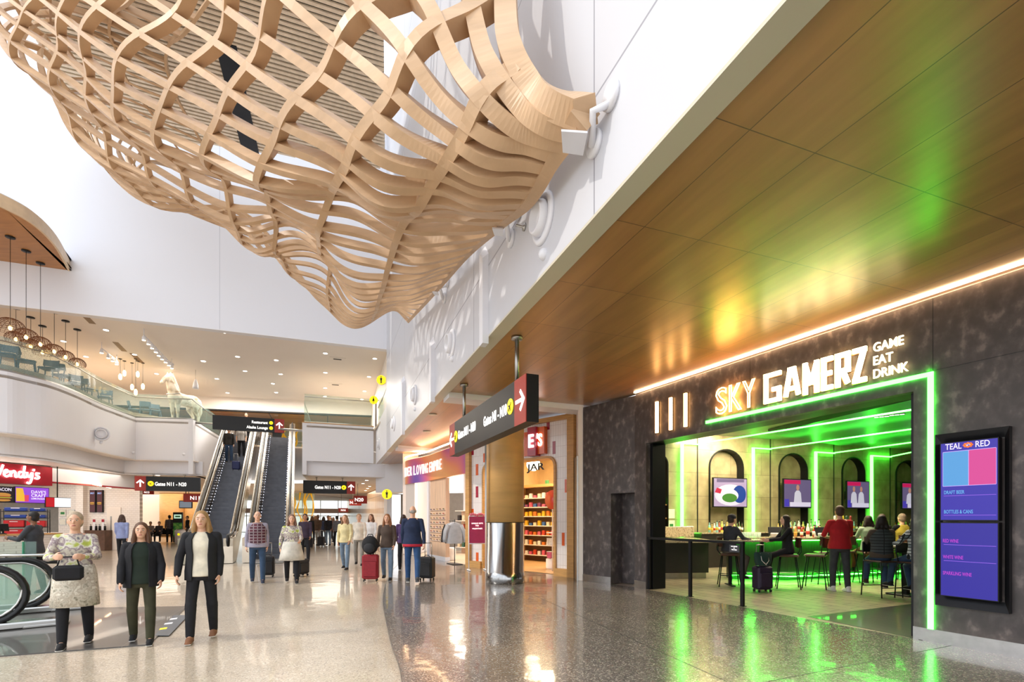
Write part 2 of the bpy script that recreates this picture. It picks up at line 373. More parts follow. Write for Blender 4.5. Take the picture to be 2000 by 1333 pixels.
# atrium bulkhead wall over the shops
seams = brick_mat('white_panel_wall', '#cdced4', '#cbccd2', '#9a9aa3', 4.15, 2.8, .012, .4, rot=(R(90), 0, axis_rot(AWALL.u)), loc=(0, 0, 0), bump=.05)
m = MB(); wbox(m, AWALL, 0, AWALL.len, ZC + .0, 19, 0, .225)
struct('wall_atrium', m, seams)
m = MB(); wbox(m, AWALL, 0, AWALL.len, ZC - .03, ZC, -.0, .225); struct('trim_soffit_lip', m, M_soffit)
m = MB(); wbox(m, AW2, 0, AW2.len, ZC - .03, ZM + .15, 0, .225); struct('wall_atrium_low', m, M_white)
# wooden shop ceilings with panel joints
wood = brick_mat('maple_veneer_ceiling', '#bd8a52', '#b5824b', '#6a4a2a', 1.31, .672, .0045, .3, rot=(0, 0, axis_rot(A)), loc=(.17, .30, 0), grain=(.9, (.5, 5, 1), .5), coat=.55, bump=.12)
MATS['maple_veneer_ceiling'].node_tree.nodes['Principled BSDF'].inputs['Coat Roughness'].default_value = .3
n0 = AWALL.P(0, 0, .225); e1 = atZ(874, 766, ZC); e2 = atZ(1152, 793, ZC)
aw = lambda Y, d=.225: AWALL.P((Y + 6 - AWALL.n.y * d) / AWALL.u.y, 0, d)
m = MB(); q = [aw(-6), aw(11.35), Vector((e2.x, e2.y, 0)), Vector((2.15, 12.9, 0)), SF.P(SF.len + .1, 0, .14), SF.P(0, 0, .14)]
m.prism([(a.x, a.y) for a in q], ZC, ZC + .2); struct('ceiling_wood', m, wood)
m = MB(); q = [aw(11.35), aw(11.9), Vector((2.6, 13.65, 0)), Vector((2.6, 13.1, 0))]
m.prism([(a.x, a.y) for a in q], ZC - .12, ZC + .2); struct('trim_ceiling_beam', m, M_white)
m = MB(); q = [aw(11.9), aw(19.6), Vector((-2.4, 21.2, 0)), Vector((2.6, 13.65, 0))]
m.prism([(a.x, a.y) for a in q], ZC, ZC + .2); struct('ceiling_wood_middle', m, wood)
m = MB(); q = [aw(19.6), aw(20.4), Vector((-2.4, 22, 0)), Vector((-2.4, 21.2, 0))]
m.prism([(a.x, a.y) for a in q], ZC - .12, ZC + .2); struct('trim_ceiling_beam_far', m, M_white)
m = MB(); q = [aw(20.4), AW2.P(AW2.len, 0, .225), Vector((-4, 29, 0)), Vector((-1, 23, 0))]
m.prism([(a.x, a.y) for a in q], ZC, ZC + .2); struct('ceiling_wood_far', m, wood)
# storefront wall of the bar: panels, jambs, header; opening left free
tO0, _ = SF.px(1784, 900); tO1, _ = SF.px(1262, 900); HO = 3.285
m = MB()
wbox(m, SF, 0, tO0, 0, ZC - .06, 0, .12); wbox(m, SF, tO0, tO1, HO, ZC - .06, 0, .12)
wbox(m, SF, tO1, SF.len, 0, ZC - .06, 0, .12)
d0, d1 = SF2.px(1193, 1000)[0], SF2.px(1240, 1000)[0]
ta, tb = sorted((d0, d1)); ta = max(ta, .0)
wbox(m, SF2, 0, ta, 0, ZC - .06, 0, .12); wbox(m, SF2, ta, tb, 2.2, ZC - .06, 0, .12); wbox(m, SF2, tb, SF2.len, 0, ZC - .06, 0, .12)
struct('wall_storefront', m, M_concrete)
m = MB(); wbox(m, SF, tO0 - .02, tO0 + .08, 0, HO + .06, .12, .5); wbox(m, SF, tO1 - .08, tO1 + .02, 0, HO + .06, .12, .5); wbox(m, SF, tO0, tO1, HO, HO + .1, .12, .5)
struct('trim_opening_lining', m, M_black)
m = MB(); wbox(m, SF, 0, tO0, 0, .17, -.012, 0); wbox(m, SF, tO1, SF.len, 0, .17, -.012, 0); wbox(m, SF2, 0, ta, 0, .17, -.012, 0); wbox(m, SF2, tb, SF2.len, 0, .17, -.012, 0)
struct('baseboard_storefront', m, M_base)
m = MB()
for pxx in (1822,):
    t, _ = SF.px(pxx, 600); wbox(m, SF, t - .003, t + .003, 3.5, ZC - .06, -.002, 0)
t, _ = SF.px(1465, 700); wbox(m, SF, t - .003, t + .003, 3.3, ZC - .06, -.002, 0)
wbox(m, SF, 0, tO0, 3.5, 3.505, -.002, 0)
struct('trim_panel_joint', m, M_dark)
# cove light above the storefront
m = MB(); wbox(m, SF, 0, SF.len - .05, ZC - .022, ZC - .002, -.07, -.02)
tag(m.build('cove_light', M_cove), 'long warm strip of light in the gap above the dark bar storefront', 'light')
m = MB(); wbox(m, SF, 0, SF.len + .1, ZC - .06, ZC + .2, .12, .2); struct('trim_cove_back', m, M_white)
# service door in the recess
m = MB(); wbox(m, SF2, ta - .0, ta + .02, 0, 2.2, .12, .45); wbox(m, SF2, tb, tb + .02, 0, 2.2, .12, .45); wbox(m, SF2, ta, tb, 2.2, 2.22, .12, .45)
wbox(m, SF2, ta - .05, tb + .05, 0, 2.2, .45, .5); dr = struct('door_1', m, M_concrete)
m = MB(); hp = SF2.P(ta + .14, 1.02, .36); m.box(hp, (.02, .1, .02)); m.tube([hp + Vector((0, 0, 0)), SF2.P(ta + .26, 1.02, .38)], .012); m.box(SF2.P(ta + .14, 1.02, .42), (.05, .05, .2)); m.build('door_handle', M_steel2, dr)
# light strip wall between bar and sweet shop
m = MB(); m.prism([(1.70, 12.72), (1.84, 12.70), (1.9, 13.5), (1.74, 13.5)], 0, ZC); struct('wall_divider', m, M_cream)
m = MB(); m.prism([(1.66, 12.70), (1.70, 12.70), (1.72, 13.3), (1.66, 13.3)], 0, 3.2); struct('trim_divider', m, M_steel2)

# the tall hanging end wall and the upper storey
endwall = brick_mat('white_end_wall', '#e8eaf2', '#e6e8f0', '#c6c8d2', 7.2, 30, .01, .5, rot=(R(90), 0, axis_rot(BWALL.u)), loc=(3.5, 0, 0), bump=.03)
m = MB(); wbox(m, BWALL, -.2, BWALL.len, ZU - .02, 34, 0, .3); struct('wall_end', m, endwall)
m = MB(); wbox(m, BWALL, -.2, BWALL.len, ZU - .05, ZU - .02, .0, .3); struct('trim_end_wall_edge', m, M_white)
m = MB(); m.prism([(-5.3, 21.62), (-30, 12.45), (-45, 20), (-45, 60), (-5, 60), (-5.2, 40)], ZU, ZU + .15); struct('ceiling_upper', m, M_cream)
# upper right wall with washrooms
UW = Wall((-5.42, 21.6), (-9.3, 32.6))
m = MB(); wbox(m, UW, 0, UW.len, ZM, ZU, 0, .2); struct('wall_upper_right', m, M_cream)
m = MB(); wbox(m, UW, UW.px(735, 800)[0] - .3, UW.px(735, 800)[0] + .9, ZM, ZM + 2.15, -.01, .0); struct('door_2', m, M_dark)
# parapets
par = [atZ(-260, 690, 6.45), atZ(-120, 705, 6.45), atZ(0, 722, 6.45), atZ(50, 733, 6.45), atZ(100, 746, 6.45), atZ(150, 766, 6.45), atZ(200, 790, 6.45), atZ(265, 815, 6.45)]
par = crom(par, 5); corner = atZ(377, 819, 6.45); esc_l = Vector((-17.35, 29.6, 6.45)); esc_l2 = Vector((-17.9, 31, 6.45))
def wallstrip(mb, pts, z0, z1, th, mi=0):
    """vertical band with thickness along a plan polyline (thickness goes to the left of travel)"""
    P = [Vector((p[0], p[1])) for p in pts]; n = len(P); off = []
    for i in range(n):
        d = (P[min(i + 1, n - 1)] - P[max(i - 1, 0)]).normalized(); off.append(P[i] + Vector((-d.y, d.x)) * th)
    pts3 = []
    for i in range(n): pts3 += [(P[i].x, P[i].y, z0), (off[i].x, off[i].y, z0), (off[i].x, off[i].y, z1), (P[i].x, P[i].y, z1)]
    fs = [tuple((0, 1, 2, 3)), tuple((4 * n - 1, 4 * n - 2, 4 * n - 3, 4 * n - 4))]
    for i in range(n - 1):
        for k in range(4): fs.append((4 * i + k, 4 * i + (k + 1) % 4, 4 * i + 4 + (k + 1) % 4, 4 * i + 4 + k))
    mb.add(pts3, fs, mi)
m = MB(); wallstrip(m, par + [corner], 4.4, 6.42, .25); wallstrip(m, [corner, esc_l], 3.75, 6.42, .2); struct('wall_balcony_left', m, M_white)
m = MB(); wallstrip(m, par + [corner], 6.42, 6.46, .28); wallstrip(m, [corner, esc_l], 6.42, 6.46, .24); struct('trim_balcony_cap', m, M_steel2)
# recessed lower band under the balcony
low = [p + Vector((-.75, .65, 0)) for p in par[:-1]] + [atZ(266, 897, 4.4) + Vector((-.3, .8, 0)), atZ(378, 900, 4.4) + Vector((0, .7, 0))]
m = MB(); wallstrip(m, low, 3.72, 4.42, .2); struct('wall_balcony_low_band', m, M_white)
m = MB(); m.prism([(p.x, p.y) for p in par + [corner]] + [(-17.35, 29.6), (-17.9, 31.2), (-9.6, 34), (-9.6, 60), (-45, 60), (-45, 16)], 6.2, ZM); struct('floor_upper', m, mat('upper_floor', '#b9a894', .4))
m = MB(); m.prism([(p.x, p.y) for p in par + [corner]] + [(corner.x + .0, corner.y + .9), (-19, 25), (-45, 18)], 4.38, 4.42); struct('ceiling_balcony_under', m, M_cream)
m = MB(); m.prism([(p.x, p.y) for p in low] + [(-17.35, 29.6), (-17.9, 31.2), (-9.6, 34), (-8, 33), (-7.0, 26.8), (-10.4, 25.7), (-12.4, 31.5), (-17.2, 29.8), (-16.6, 60), (-60, 60), (-60, 16)][0:2] + [(-17.9, 60), (-60, 60), (-60, 16)], 3.75, 3.8); struct('ceiling_lower_left', m, M_cream)
m = MB(); m.prism([(-10.55, 25.4), (-7.1, 26.7), (-4.2, 26.7), (-4.2, 34), (-20, 61), (-31, 58), (-17.9, 31.3), (-12.6, 31.3)], 3.78, 3.82); struct('ceiling_lower_right', m, M_cream)
# right box over the concourse
RB = Wall((-7.3, 26.1), (-10.55, 24.9))
m = MB(); wbox(m, RB, 0, RB.len, 4.5, 6.42, 0, .25); wallstrip(m, [(-10.55, 24.9), (-12.6, 30.8)], 3.8, 6.42, -.2)
struct('wall_box_right', m, M_white)
m = MB(); wbox(m, RB, -.02, RB.len + .02, 6.42, 6.46, -.03, .28); struct('trim_box_cap', m, M_oak)
m = MB(); wbox(m, RB, -1.8, RB.len - .05, 3.8, 4.5, .35, .5); struct('wall_box_low_band', m, M_white)
m = MB(); m.prism([(-7.3, 26.1), (-10.55, 24.9), (-12.6, 30.8), (-12.6, 34), (-5.5, 34), (-5.4, 21.7)], 6.2, ZM); struct('floor_upper_right', m, MATS['upper_floor'])
# bulkhead band, timber soffit and glazing on the upper level
UB = Wall((-8.4, 31.9), (-26, 28.2))
m = MB(); wbox(m, UB, -1, UB.len, 8.2, ZU, 0, .3); struct('wall_upper_bulkhead', m, M_cream)
m = MB(); wbox(m, UB, -1, UB.len, 8.12, 8.2, -.02, .3); struct('trim_upper_slot', m, M_black)
wood2 = brick_mat('oak_ceiling_panel', '#c08e57', '#b9874f', '#3a2b1c', 3.4, 1.6, .03, .35, rot=(0, 0, RA), coat=.2)
m = MB(); m.prism([(-8.2, 32.2), (-28, 28.0), (-30, 44), (-10, 48)], 8.1, 8.2); struct('ceiling_upper_wood', m, wood2)
UG = Wall((-8.0, 46.5), (-34, 37))
def glazing(name, W, t0, t1, z0, z1, nx, nz, fr=.06):
    fm = MB()
    for i in range(nx + 1): t = t0 + (t1 - t0) * i / nx; wbox(fm, W, t - fr / 2, t + fr / 2, z0, z1, -.05, .05)
    for k in range(nz + 1): z = z0 + (z1 - z0) * k / nz; wbox(fm, W, t0, t1, z - fr / 2, z + fr / 2, -.05, .05)
    o = struct(name, fm, mat('white_frame', '#e8e8e8', .4)); g = MB(); wbox(g, W, t0, t1, z0, z1, -.005, .005); g.build('glass_pane', glass_mat('window_glass', '#ffffff', .08), o); return o
glazing('window_1', UG, 0, UG.len, ZM, 8.1, 14, 2)
# far ground level concourse
FR = Wall((-6.2, 27.5), (-21, 63))
panel = brick_mat('maple_wall_panels', '#d6b184', '#cda677', '#8a6a45', 1.2, 3.2, .02, .35, rot=(R(90), 0, axis_rot(FR.u)), coat=.2)
m = MB(); wbox(m, FR, 5.5, FR.len, 0, 3.8, 0, .2); struct('wall_concourse_right', m, panel)
m = MB(); wbox(m, FR, 4.2, 5.5, 0, 3.8, -.1, .2); struct('wall_concourse_pier', m, M_white)
FE = Wall((-20, 60), (-50, 52))
glazing('window_2', FE, -1, FE.len, 0, 3.75, 16, 2, .08)
m = MB(); wbox(m, FE, -1, FE.len, 2.2, 2.75, -.6, -.3); struct('trim_far_fascia', m, mat('pale_pink_fascia', '#ead0c8', .4))
# right side beyond the shops, with washroom recess
m = MB(); m.prism([(-4.9, 22.2), (-4.2, 22.2), (-4.2, 28.6), (-4.9, 28.6)], 0, ZC); struct('wall_shop_end', m, M_cream)
WR = Wall((-4.5, 25.6), (-7.4, 26.9))
m = MB(); wbox(m, WR, .0, WR.len, 3.0, ZC, 0, .15); struct('wall_washroom_header', m, M_white)
m = MB(); wbox(m, WR, -1, WR.len, 0, 3.0, 2.2, 2.3); struct('wall_washroom_back', m, mat('greige_paint', '#a39b90', .5))
# gates area on the left
GW = Wall((-46, 40), (-22, 46))
m = MB(); wbox(m, GW, -10, GW.len - 4.2, 0, 3.75, 0, .2); struct('wall_gates', m, M_cream)
for i, pxx in enumerate((340, 388)):
    c = GW.at(pxx, 1000, -1.2); m = MB(); m.lathe((c.x, c.y, 0), [(1.05, 0), (1.05, 3.75)], 24); struct('trim_round_pier_%d' % (i + 1), m, M_oak)
m = MB(); m.box((-60, 30, 3.0), (.3, 60, 6)); struct('wall_far_left', m, M_cream)
# ================================================================ the hanging timber lattice
M_ply = mat('laminated_maple', '#c8a682', .42, var=.10, scale=1.6, stretch=(1, 1, 6))
# control net: rows = from the wall (0) outward, over the outer rim and back above; columns = near to far; (pixel x, pixel y, distance)
def onwall(px, py):
    k = (px - CX) / F; Y = 2.36 / (.372 + k); return atY(px, py, Y)
NET = [
 [onwall(1150, 222), onwall(1095, 300), onwall(1040, 385), onwall(985, 432), onwall(915, 495), onwall(860, 560), onwall(800, 628)],
 [(1050, 185, 4.75), (985, 285, 5.1), (910, 370, 5.9), (860, 440, 7.1), (815, 520, 8.8), (785, 580, 11.3), (765, 605, 14.2)],
 [(995, 90, 5.0), (870, 215, 5.2), (790, 350, 6.0), (735, 415, 7.3), (715, 505, 9.1), (700, 590, 11.7), (690, 634, 14.2)],
 [(988, -60, 5.4), (760, 90, 5.4), (640, 270, 6.2), (590, 370, 7.7), (585, 440, 9.5), (590, 510, 11.9), (622, 590, 14.1)],
 [(990, -240, 6), (600, -60, 6.0), (440, 150, 7.0), (385, 300, 8.7), (440, 410, 10.4), (480, 450, 12.3), (556, 492, 14.0)],
 [(960, -500, 6.8), (420, -260, 7), (225, 10, 8.2), (170, 170, 9.6), (215, 300, 11.0), (300, 385, 12.3), (440, 440, 13.8)],
 [(900, -800, 7.8), (250, -480, 8.2), (60, -110, 9.4), (12, 30, 10.6), (70, 130, 11.6), (165, 240, 12.5), (262, 348, 13.6)],
 [(950, -700, 9.5), (420, -420, 10), (190, -120, 11), (90, -10, 12.2), (130, 90, 13.2), (230, 215, 14.2), (330, 320, 15)],
 [(980, -420, 10.5), (620, -230, 11), (430, -20, 12), (330, 90, 13.4), (340, 170, 14.4), (400, 290, 15.4), (450, 370, 16)],
 [(1010, -200, 10.8), (760, -60, 11.5), (640, 90, 12.6), (560, 190, 14), (560, 280, 15.2), (570, 360, 16.2), (600, 450, 16.8)]]
NET = [[Vector(p) if len(p) == 3 and isinstance(p, Vector) else atY(*p) for p in r] for r in NET]
def cr1(P, t):
    n = len(P) - 1; x = min(max(t, 0), 1) * n; i = min(int(x), n - 1); f = x - i
    b, c = P[i], P[i + 1]; a = P[i - 1] if i > 0 else b * 2 - c; d = P[i + 2] if i + 2 <= n else c * 2 - b
    return .5 * ((2 * b) + (c - a) * f + (2 * a - 5 * b + 4 * c - d) * f * f + (3 * b - a - 3 * c + d) * f ** 3)
def base_pt(u, v): return cr1([cr1(r, v) for r in NET], u)
def nrm(u, v, e=.01, f=base_pt):
    a = f(min(u + e, 1), v) - f(max(u - e, 0), v); b = f(u, min(v + e, 1)) - f(u, max(v - e, 0))
    n = a.cross(b)
    return n.normalized() if n.length > 1e-9 else Vector((0, 0, 1))
TW = 2 * math.pi
def lat(u, v):
    n = nrm(u, v)
    env = min(1, u * 9) * min(1, (1.0 - v) * 6 + .5)
    a = .17 * math.sin(TW * (3.3 * v + 1.3 * u + .1)) * math.sin(TW * 2.1 * u + 1.0) + .10 * math.sin(TW * (5.5 * u + 2.2 * v)) + .07 * math.sin(TW * (6.5 * v - 2 * u))
    g = .35 + .65 * min(1, max(0, (u - .18) * 4)) * min(1, .5 + 1.2 * v)
    a += .26 * math.sin(TW * (4.6 * u + .15)) * min(1, max(0, v - .55) * 2.5) * min(1, max(0, u - .15) * 6)
    p = base_pt(u, v) + n * a * env * g
    d = (p.to_2d() - AWALL.p).dot(-AWALL.n); lim = .17 + .03
    if d < lim: q = p.to_2d() - AWALL.n * (lim - d); p = Vector((q.x, q.y, p.z))
    return p
NET = NET[:9]
GU, GV = 90, 76
GRID = [[lat(i / GU, j / GV) for j in range(GV + 1)] for i in range(GU + 1)]
def lp(u, v):
    x, y = min(max(u, 0), 1) * GU, min(max(v, 0), 1) * GV; i, j = min(int(x), GU - 1), min(int(y), GV - 1); f, g = x - i, y - j
    return (GRID[i][j] * (1 - f) + GRID[i + 1][j] * f) * (1 - g) + (GRID[i][j + 1] * (1 - f) + GRID[i + 1][j + 1] * f) * g
sculpt = thing('lattice_sculpture', (0, 0, 0), 0, 'huge billowing lattice of bent blond timber ribs hanging over the hall beside the white wall', 'sculpture')
def rib(pts, nrms, wd, dp):
    mb = MB(); n = len(pts); vs = []
    for _ in range(3): nrms = [sum((nrms[min(max(i + j, 0), n - 1)] for j in range(-4, 5)), Vector()).normalized() for i in range(n)]
    for i, p in enumerate(pts):
        t = (pts[min(i + 1, n - 1)] - pts[max(i - 1, 0)]).normalized(); N = nrms[i]; N = (N - t * N.dot(t)).normalized(); S = t.cross(N)
        w2, d2 = wd[i] / 2, dp[i] / 2
        vs += [p - S * w2 - N * d2, p + S * w2 - N * d2, p + S * w2 + N * d2, p - S * w2 + N * d2]
    fs = [(3, 2, 1, 0), (4 * n - 4, 4 * n - 3, 4 * n - 2, 4 * n - 1)]
    for i in range(n - 1):
        for k in range(4): fs.append((4 * i + k, 4 * i + (k + 1) % 4, 4 * i + 4 + (k + 1) % 4, 4 * i + 4 + k))
    mb.add(vs, fs, 0); return mb
def size_at(u, v):
    s = 1 - .52 * v - .30 * min(1, max(0, u - .3) * 2.5)
    return .142 * max(.36, s) * (1 + .4 * max(0, 1 - v * 5)), .215 * max(.42, 1 - .68 * v)
NT = 27
acc = [0]
for i in range(GU): acc.append(acc[-1] + (GRID[i + 1][26] - GRID[i][26]).length * .55 + (GRID[i + 1][52] - GRID[i][52]).length * .45)
NL = 15; US = []
for k in range(NL):
    target = acc[-1] * (k / (NL - 1)) ** .95; i = max(j for j in range(GU + 1) if acc[j] <= target + 1e-9); i = min(i, GU - 1)
    US.append(min(1, (i + (target - acc[i]) / (acc[i + 1] - acc[i])) / GU))
for k in range(NT):
    x_ = k / (NT - 1); v = x_ * (1.4 - .4 * x_); N = 110; us = [i / N for i in range(N + 1)]
    P = [lp(u, v) for u in us]; Q = [nrm(u, v, .07, lp) for u in us]; sz = [size_at(u, v) for u in us]
    rib(P, Q, [s[0] * (1.15 if k in (0, NT - 1) else 1) for s in sz], [s[1] for s in sz]).build('cross_rib', M_ply, sculpt)
for k in range(NL):
    u = US[k]; N = 90; vs_ = [i / N for i in range(N + 1)]
    P = [lp(u, v) for v in vs_]; Q = [nrm(u, v, .07, lp) for v in vs_]; sz = [size_at(u, v) for v in vs_]
    rib(P, Q, [s[0] * 1.05 for s in sz], [s[1] * 1.02 for s in sz]).build('long_rib', M_ply, sculpt)
# brackets to the wall
for k, (t, dz) in enumerate(((0.0, 1), (.5, .6), (.84, .5))):
    p = lp(0, t); q = AWALL.P(0, 0); s_ = (Vector((p.x, p.y)) - AWALL.p).dot(AWALL.u); wz = p.z
    m = MB()
    for dd in (-.13, .16):
        c = AWALL.P(s_ + dd, wz + (.1 if dd < 0 else -.12), -.02); M = Matrix.Rotation(R(90), 3, 'X'); Mz = Matrix.Rotation(math.atan2(AWALL.u.y, AWALL.u.x), 3, 'Z')
        m.lathe(c, [(.12, -.02), (.12, .02)], 20, M=Mz @ M)
    m.tube([AWALL.P(s_ - .12, wz + .05, 0), AWALL.P(s_ - .06, wz - .02, -.16), AWALL.P(s_ + .15, wz - .16, -.05)], .035)
    m.slab([p + Vector((-.22, .0, -.15)) * dz, p + Vector((.02, .02, -.15)) * dz, p + Vector((.02, .30, -.15)) * dz, p + Vector((-.18, .26, -.15)) * dz], (0, 0, -.02))
    m.build('wall_bracket', M_white, sculpt)
# slatted roof panel above it
m = MB(); R0 = Vector((-15.2, 17.2)); R1 = Vector((-4.3, 19.2 + .0)); zr = 15.0
a0 = atZ(145, 250, zr).to_2d(); a1 = atZ(468, 318, zr).to_2d(); a2 = atZ(752, 330, zr).to_2d(); b2 = atZ(748, -60, zr).to_2d(); b0 = atZ(10, -60, zr).to_2d(); 
slat = thing('slatted_ceiling', (0, 0, 0), 0, 'dark ceiling panel of close-set pale wooden slats high behind the timber lattice', 'ceiling')
du = B.normalized(); dv = A.normalized()
def inside(p, poly):
    c = False
    for i in range(len(poly)):
        a, b = poly[i], poly[i - 1]
        if (a[1] > p[1]) != (b[1] > p[1]) and p[0] < (b[0] - a[0]) * (p[1] - a[1]) / (b[1] - a[1]) + a[0]: c = not c
    return c
poly = [(p.x, p.y) for p in (a0, a2, b2, b0)]
m = MB(); m.prism(poly, zr + .14, zr + .18); m.build('panel_back', mat('matte_black', '#040404', .95, spec=0), slat)
m = MB(); n_ = 0
s0 = a0.dot(dv)
for k in range(-60, 4):
    s = s0 + k * .165
    xs = []
    for i in range(4):
        p, q = Vector(poly[i]), Vector(poly[i - 1]); sa, sb = p.dot(dv) - s, q.dot(dv) - s
        if sa * sb < 0: xs.append((p + (q - p) * (sa / (sa - sb))).dot(du))
    if len(xs) == 2:
        x0, x1 = sorted(xs); P0 = du * x0 + dv * s; P1 = du * x1 + dv * s
        e = dv * .047
        m.slab([(*(P0 - e), zr), (*(P1 - e), zr), (*(P1 + e), zr), (*(P0 + e), zr)], (0, 0, .05))
tag(m.build('slat', mat('pale_slat', '#f0dfc6', .5, var=.1), slat), kind='stuff')
m = MB()
for (pxa, pya, pxb, pyb) in ((440, 85, 490, 300),):
    pa, pb = atZ(pxa, pya, zr - .02), atZ(pxb, pyb, zr - .02); d = (pb - pa).normalized(); nn = Vector((-d.y, d.x, 0)) * .28
    m.slab([pa - nn, pb - nn, pb + nn, pa + nn], (0, 0, .02))
m.build('dark_slot', M_black, slat)
# air nozzles and white fins on the atrium wall
nz = thing('air_nozzle'); 
def nozzle_geo(p, nrm2, r, parent=None):
    q = Vector((nrm2.x, nrm2.y, 0)).to_track_quat('Z', 'Y').to_matrix()
    a = MB(); a.lathe((0, 0, 0), [(r, 0), (r * .97, .03), (r * .8, .05), (r * .78, .02)], 32, M=q)
    o = thing('air_nozzle', p); a.build('mounting_ring', M_white, o)
    a = MB(); a.lathe((0, 0, 0), [(r * .66, .0), (r * .68, .06), (r * .62, .12), (r * .54, .125), (r * .50, .05), (r * .05, .04)], 32, M=q); a.build('jet_cone', M_white, o); return o
bpy.data.objects.remove(nz)
nn = -AWALL.n
PL = ['large round white air nozzle on the atrium wall nearest the timber bracket', 'round white air nozzle between the two tall white wall fins', 'small round white air nozzle past the second wall fin', 'air nozzle near the far end of the white bulkhead wall', 'smallest air nozzle at the far low end of the white bulkhead']
for i, (x, y) in enumerate(((1062, 428), (883, 672), (811, 772), (770, 828))):
    o = nozzle_geo(AWALL.at(x, y), nn, .29); tag(o, PL[i], 'air nozzle', 'air nozzles along the white wall')
o = nozzle_geo(AW2.at(741, 868), nn, .29); tag(o, PL[4], 'air nozzle', 'air nozzles along the white wall')
o = nozzle_geo(atY(198, 848, 20.55), Vector((.55, -.84)), .30); tag(o, 'round white air nozzle on the curved balcony front at left', 'air nozzle')
SE = ['small white sensor dome under the largest air nozzle', 'small wall sensor under the second air nozzle', 'small wall sensor under the third air nozzle']
for i, (x, y, r) in enumerate(((1063, 497, .07), (884, 702, .06), (811, 800, .06))):
    m = MB(); m.ball((0, 0, 0), (r, r, r)); o = m.build('wall_sensor', M_white, None, AWALL.at(x, y)); tag(o, SE[i], 'sensor')
m = MB(); m.lathe((0, 0, 0), [(.05, 0), (.05, .02), (.015, .03), (.015, .12)], 14, M=Vector((nn.x, nn.y, 0)).to_track_quat('Z', 'Y').to_matrix())
o = m.build('wall_camera', M_steel2, None, AWALL.at(1025, 444)); tag(o, 'small metal camera stub on white wall beside the largest nozzle', 'camera')
for i, (x, y0, y1) in enumerate(((951, 500, 662), (848, 672, 762), (790, 745, 823))):
    t, z1 = AWALL.px(x, y0); _, z0 = AWALL.px(x, y1); z0 = 4.36
    m = MB(); m.hexa([AWALL.P(t - .09, z0, 0), AWALL.P(t + .09, z0, 0), AWALL.P(t + .09, z0, -.10), AWALL.P(t - .09, z0, -.10), AWALL.P(t - .09, z1, 0), AWALL.P(t + .09, z1 + .2, 0), AWALL.P(t + .09, z1 + .05, -.10), AWALL.P(t - .09, z1 - .1, -.10)])
    struct('trim_wall_fin_%d' % (i + 1), m, M_white)
# ================================================================ the bar: sign, lights, screens, arches, counter
def on(W, s0, z, d=0): return W.P(s0, z, d)
LU = -SF.u if (SF.P(1, 0) - SF.P(0, 0)).y > 0 else SF.u     # reading direction (left to right in the picture)
rt = Vector((LU.x, LU.y, 0))
def sfat(px, py, d=0): return SF.at(px, py, d)
sg = thing('storefront_sign', (0, 0, 0), 0, 'glowing warm SKY GAMERZ lettering with GAME EAT DRINK on the dark bar front', 'sign')
def wline(mb, W, s, px0, px1, z0, h, bold=0, outline=0, depth=.03, d=-.06):
    a, b = W.at(px0, 800, d), W.at(px1, 800, d); a.z = b.z = z0
    write(mb, s, a, b - a, UPV, h, width=(b - a).length, bold=bold, outline=outline, depth=depth)
m = MB()
for ch, a, b in (('S', 1398, 1420), ('K', 1424, 1449), ('Y', 1450, 1475)): wline(m, SF, ch, a, b, 3.56, .5, outline=.016, depth=.012); m.build('outline_letters', M_neon, sg)
BLK = {'G': [[(1, 1), (0, 1), (0, 0), (1, 0), (1, .42), (.62, .42)]], 'A': [[(0, 0), (.36, 1), (.64, 1), (1, 0)], [(.2, .28), (.8, .28)]], 'M': [[(0, 0), (0, 1), (.5, .25), (1, 1), (1, 0)]],
       'E': [[(1, 1), (0, 1), (0, 0), (1, 0)], [(0, .5), (.85, .5)]], 'R': [[(0, 0), (0, 1), (1, 1), (1, .46), (0, .46)], [(.5, .46), (1, 0)]], 'Z': [[(0, 1), (1, 1), (0, 0), (1, 0)]]}
def block(mb, W, ch, px0, px1, z0, h, th, d0, d1):
    t0, t1 = W.px(px0, 800, d0)[0], W.px(px1, 800, d0)[0]; L_ = t1 - t0; sg_ = 1 if L_ > 0 else -1; w_ = abs(L_)
    for st in BLK[ch]:
        pts = [Vector((th / 2 + x * (w_ - th), th / 2 + y * (h - th))) for x, y in st]
        for a, b in zip(pts[:-1], pts[1:]):
            d = (b - a).normalized(); a_, b_ = a - d * th * .5 * (abs(d.x) < .05 or abs(d.y) < .05), b + d * th * .5 * (abs(d.x) < .05 or abs(d.y) < .05)
            p = Vector((-d.y, d.x)) * th * .5; q = [a_ - p, b_ - p, b_ + p, a_ + p]; q = [Vector((v.x, min(max(v.y, 0), h))) for v in q]
            c0 = [W.P(t0 + sg_ * v.x, z0 + v.y, d1) for v in q]; c1 = [W.P(t0 + sg_ * v.x, z0 + v.y, d0) for v in q]; mb.hexa(c0 + c1)
m = MB()
xs = [1491, 1529, 1567, 1603, 1630, 1664, 1696]
for ch, a, b in zip('GAMERZ', xs[:-1], xs[1:]):
    block(m, SF, ch, a, b - 5, 3.55, .5, .068, -.075, -.035)
m.build('block_letters', mat('warm_letter', '#fff6e0', .4, emit='#ffe2a8', es=4.5, var=0), sg)
m = MB()
wline(m, SF, 'GAME', 1706, 1765, 3.93, .13, bold=.006, depth=.012)
m.build('small_letters', mat('warm_letter_small', '#fff6e0', .4, emit='#ffe2a8', es=2.4, var=0), sg); m = MB(); wline(m, SF, 'EAT', 1706, 1744, 3.745, .13, bold=.006, depth=.012)
m.build('small_letters', MATS['warm_letter_small'], sg); m = MB(); wline(m, SF, 'DRINK', 1706, 1774, 3.56, .13, bold=.006, depth=.012)
m.build('small_letters', mat('warm_letter_small', '#fff6e0', .4, emit='#ffe2a8', es=2.4, var=0), sg)
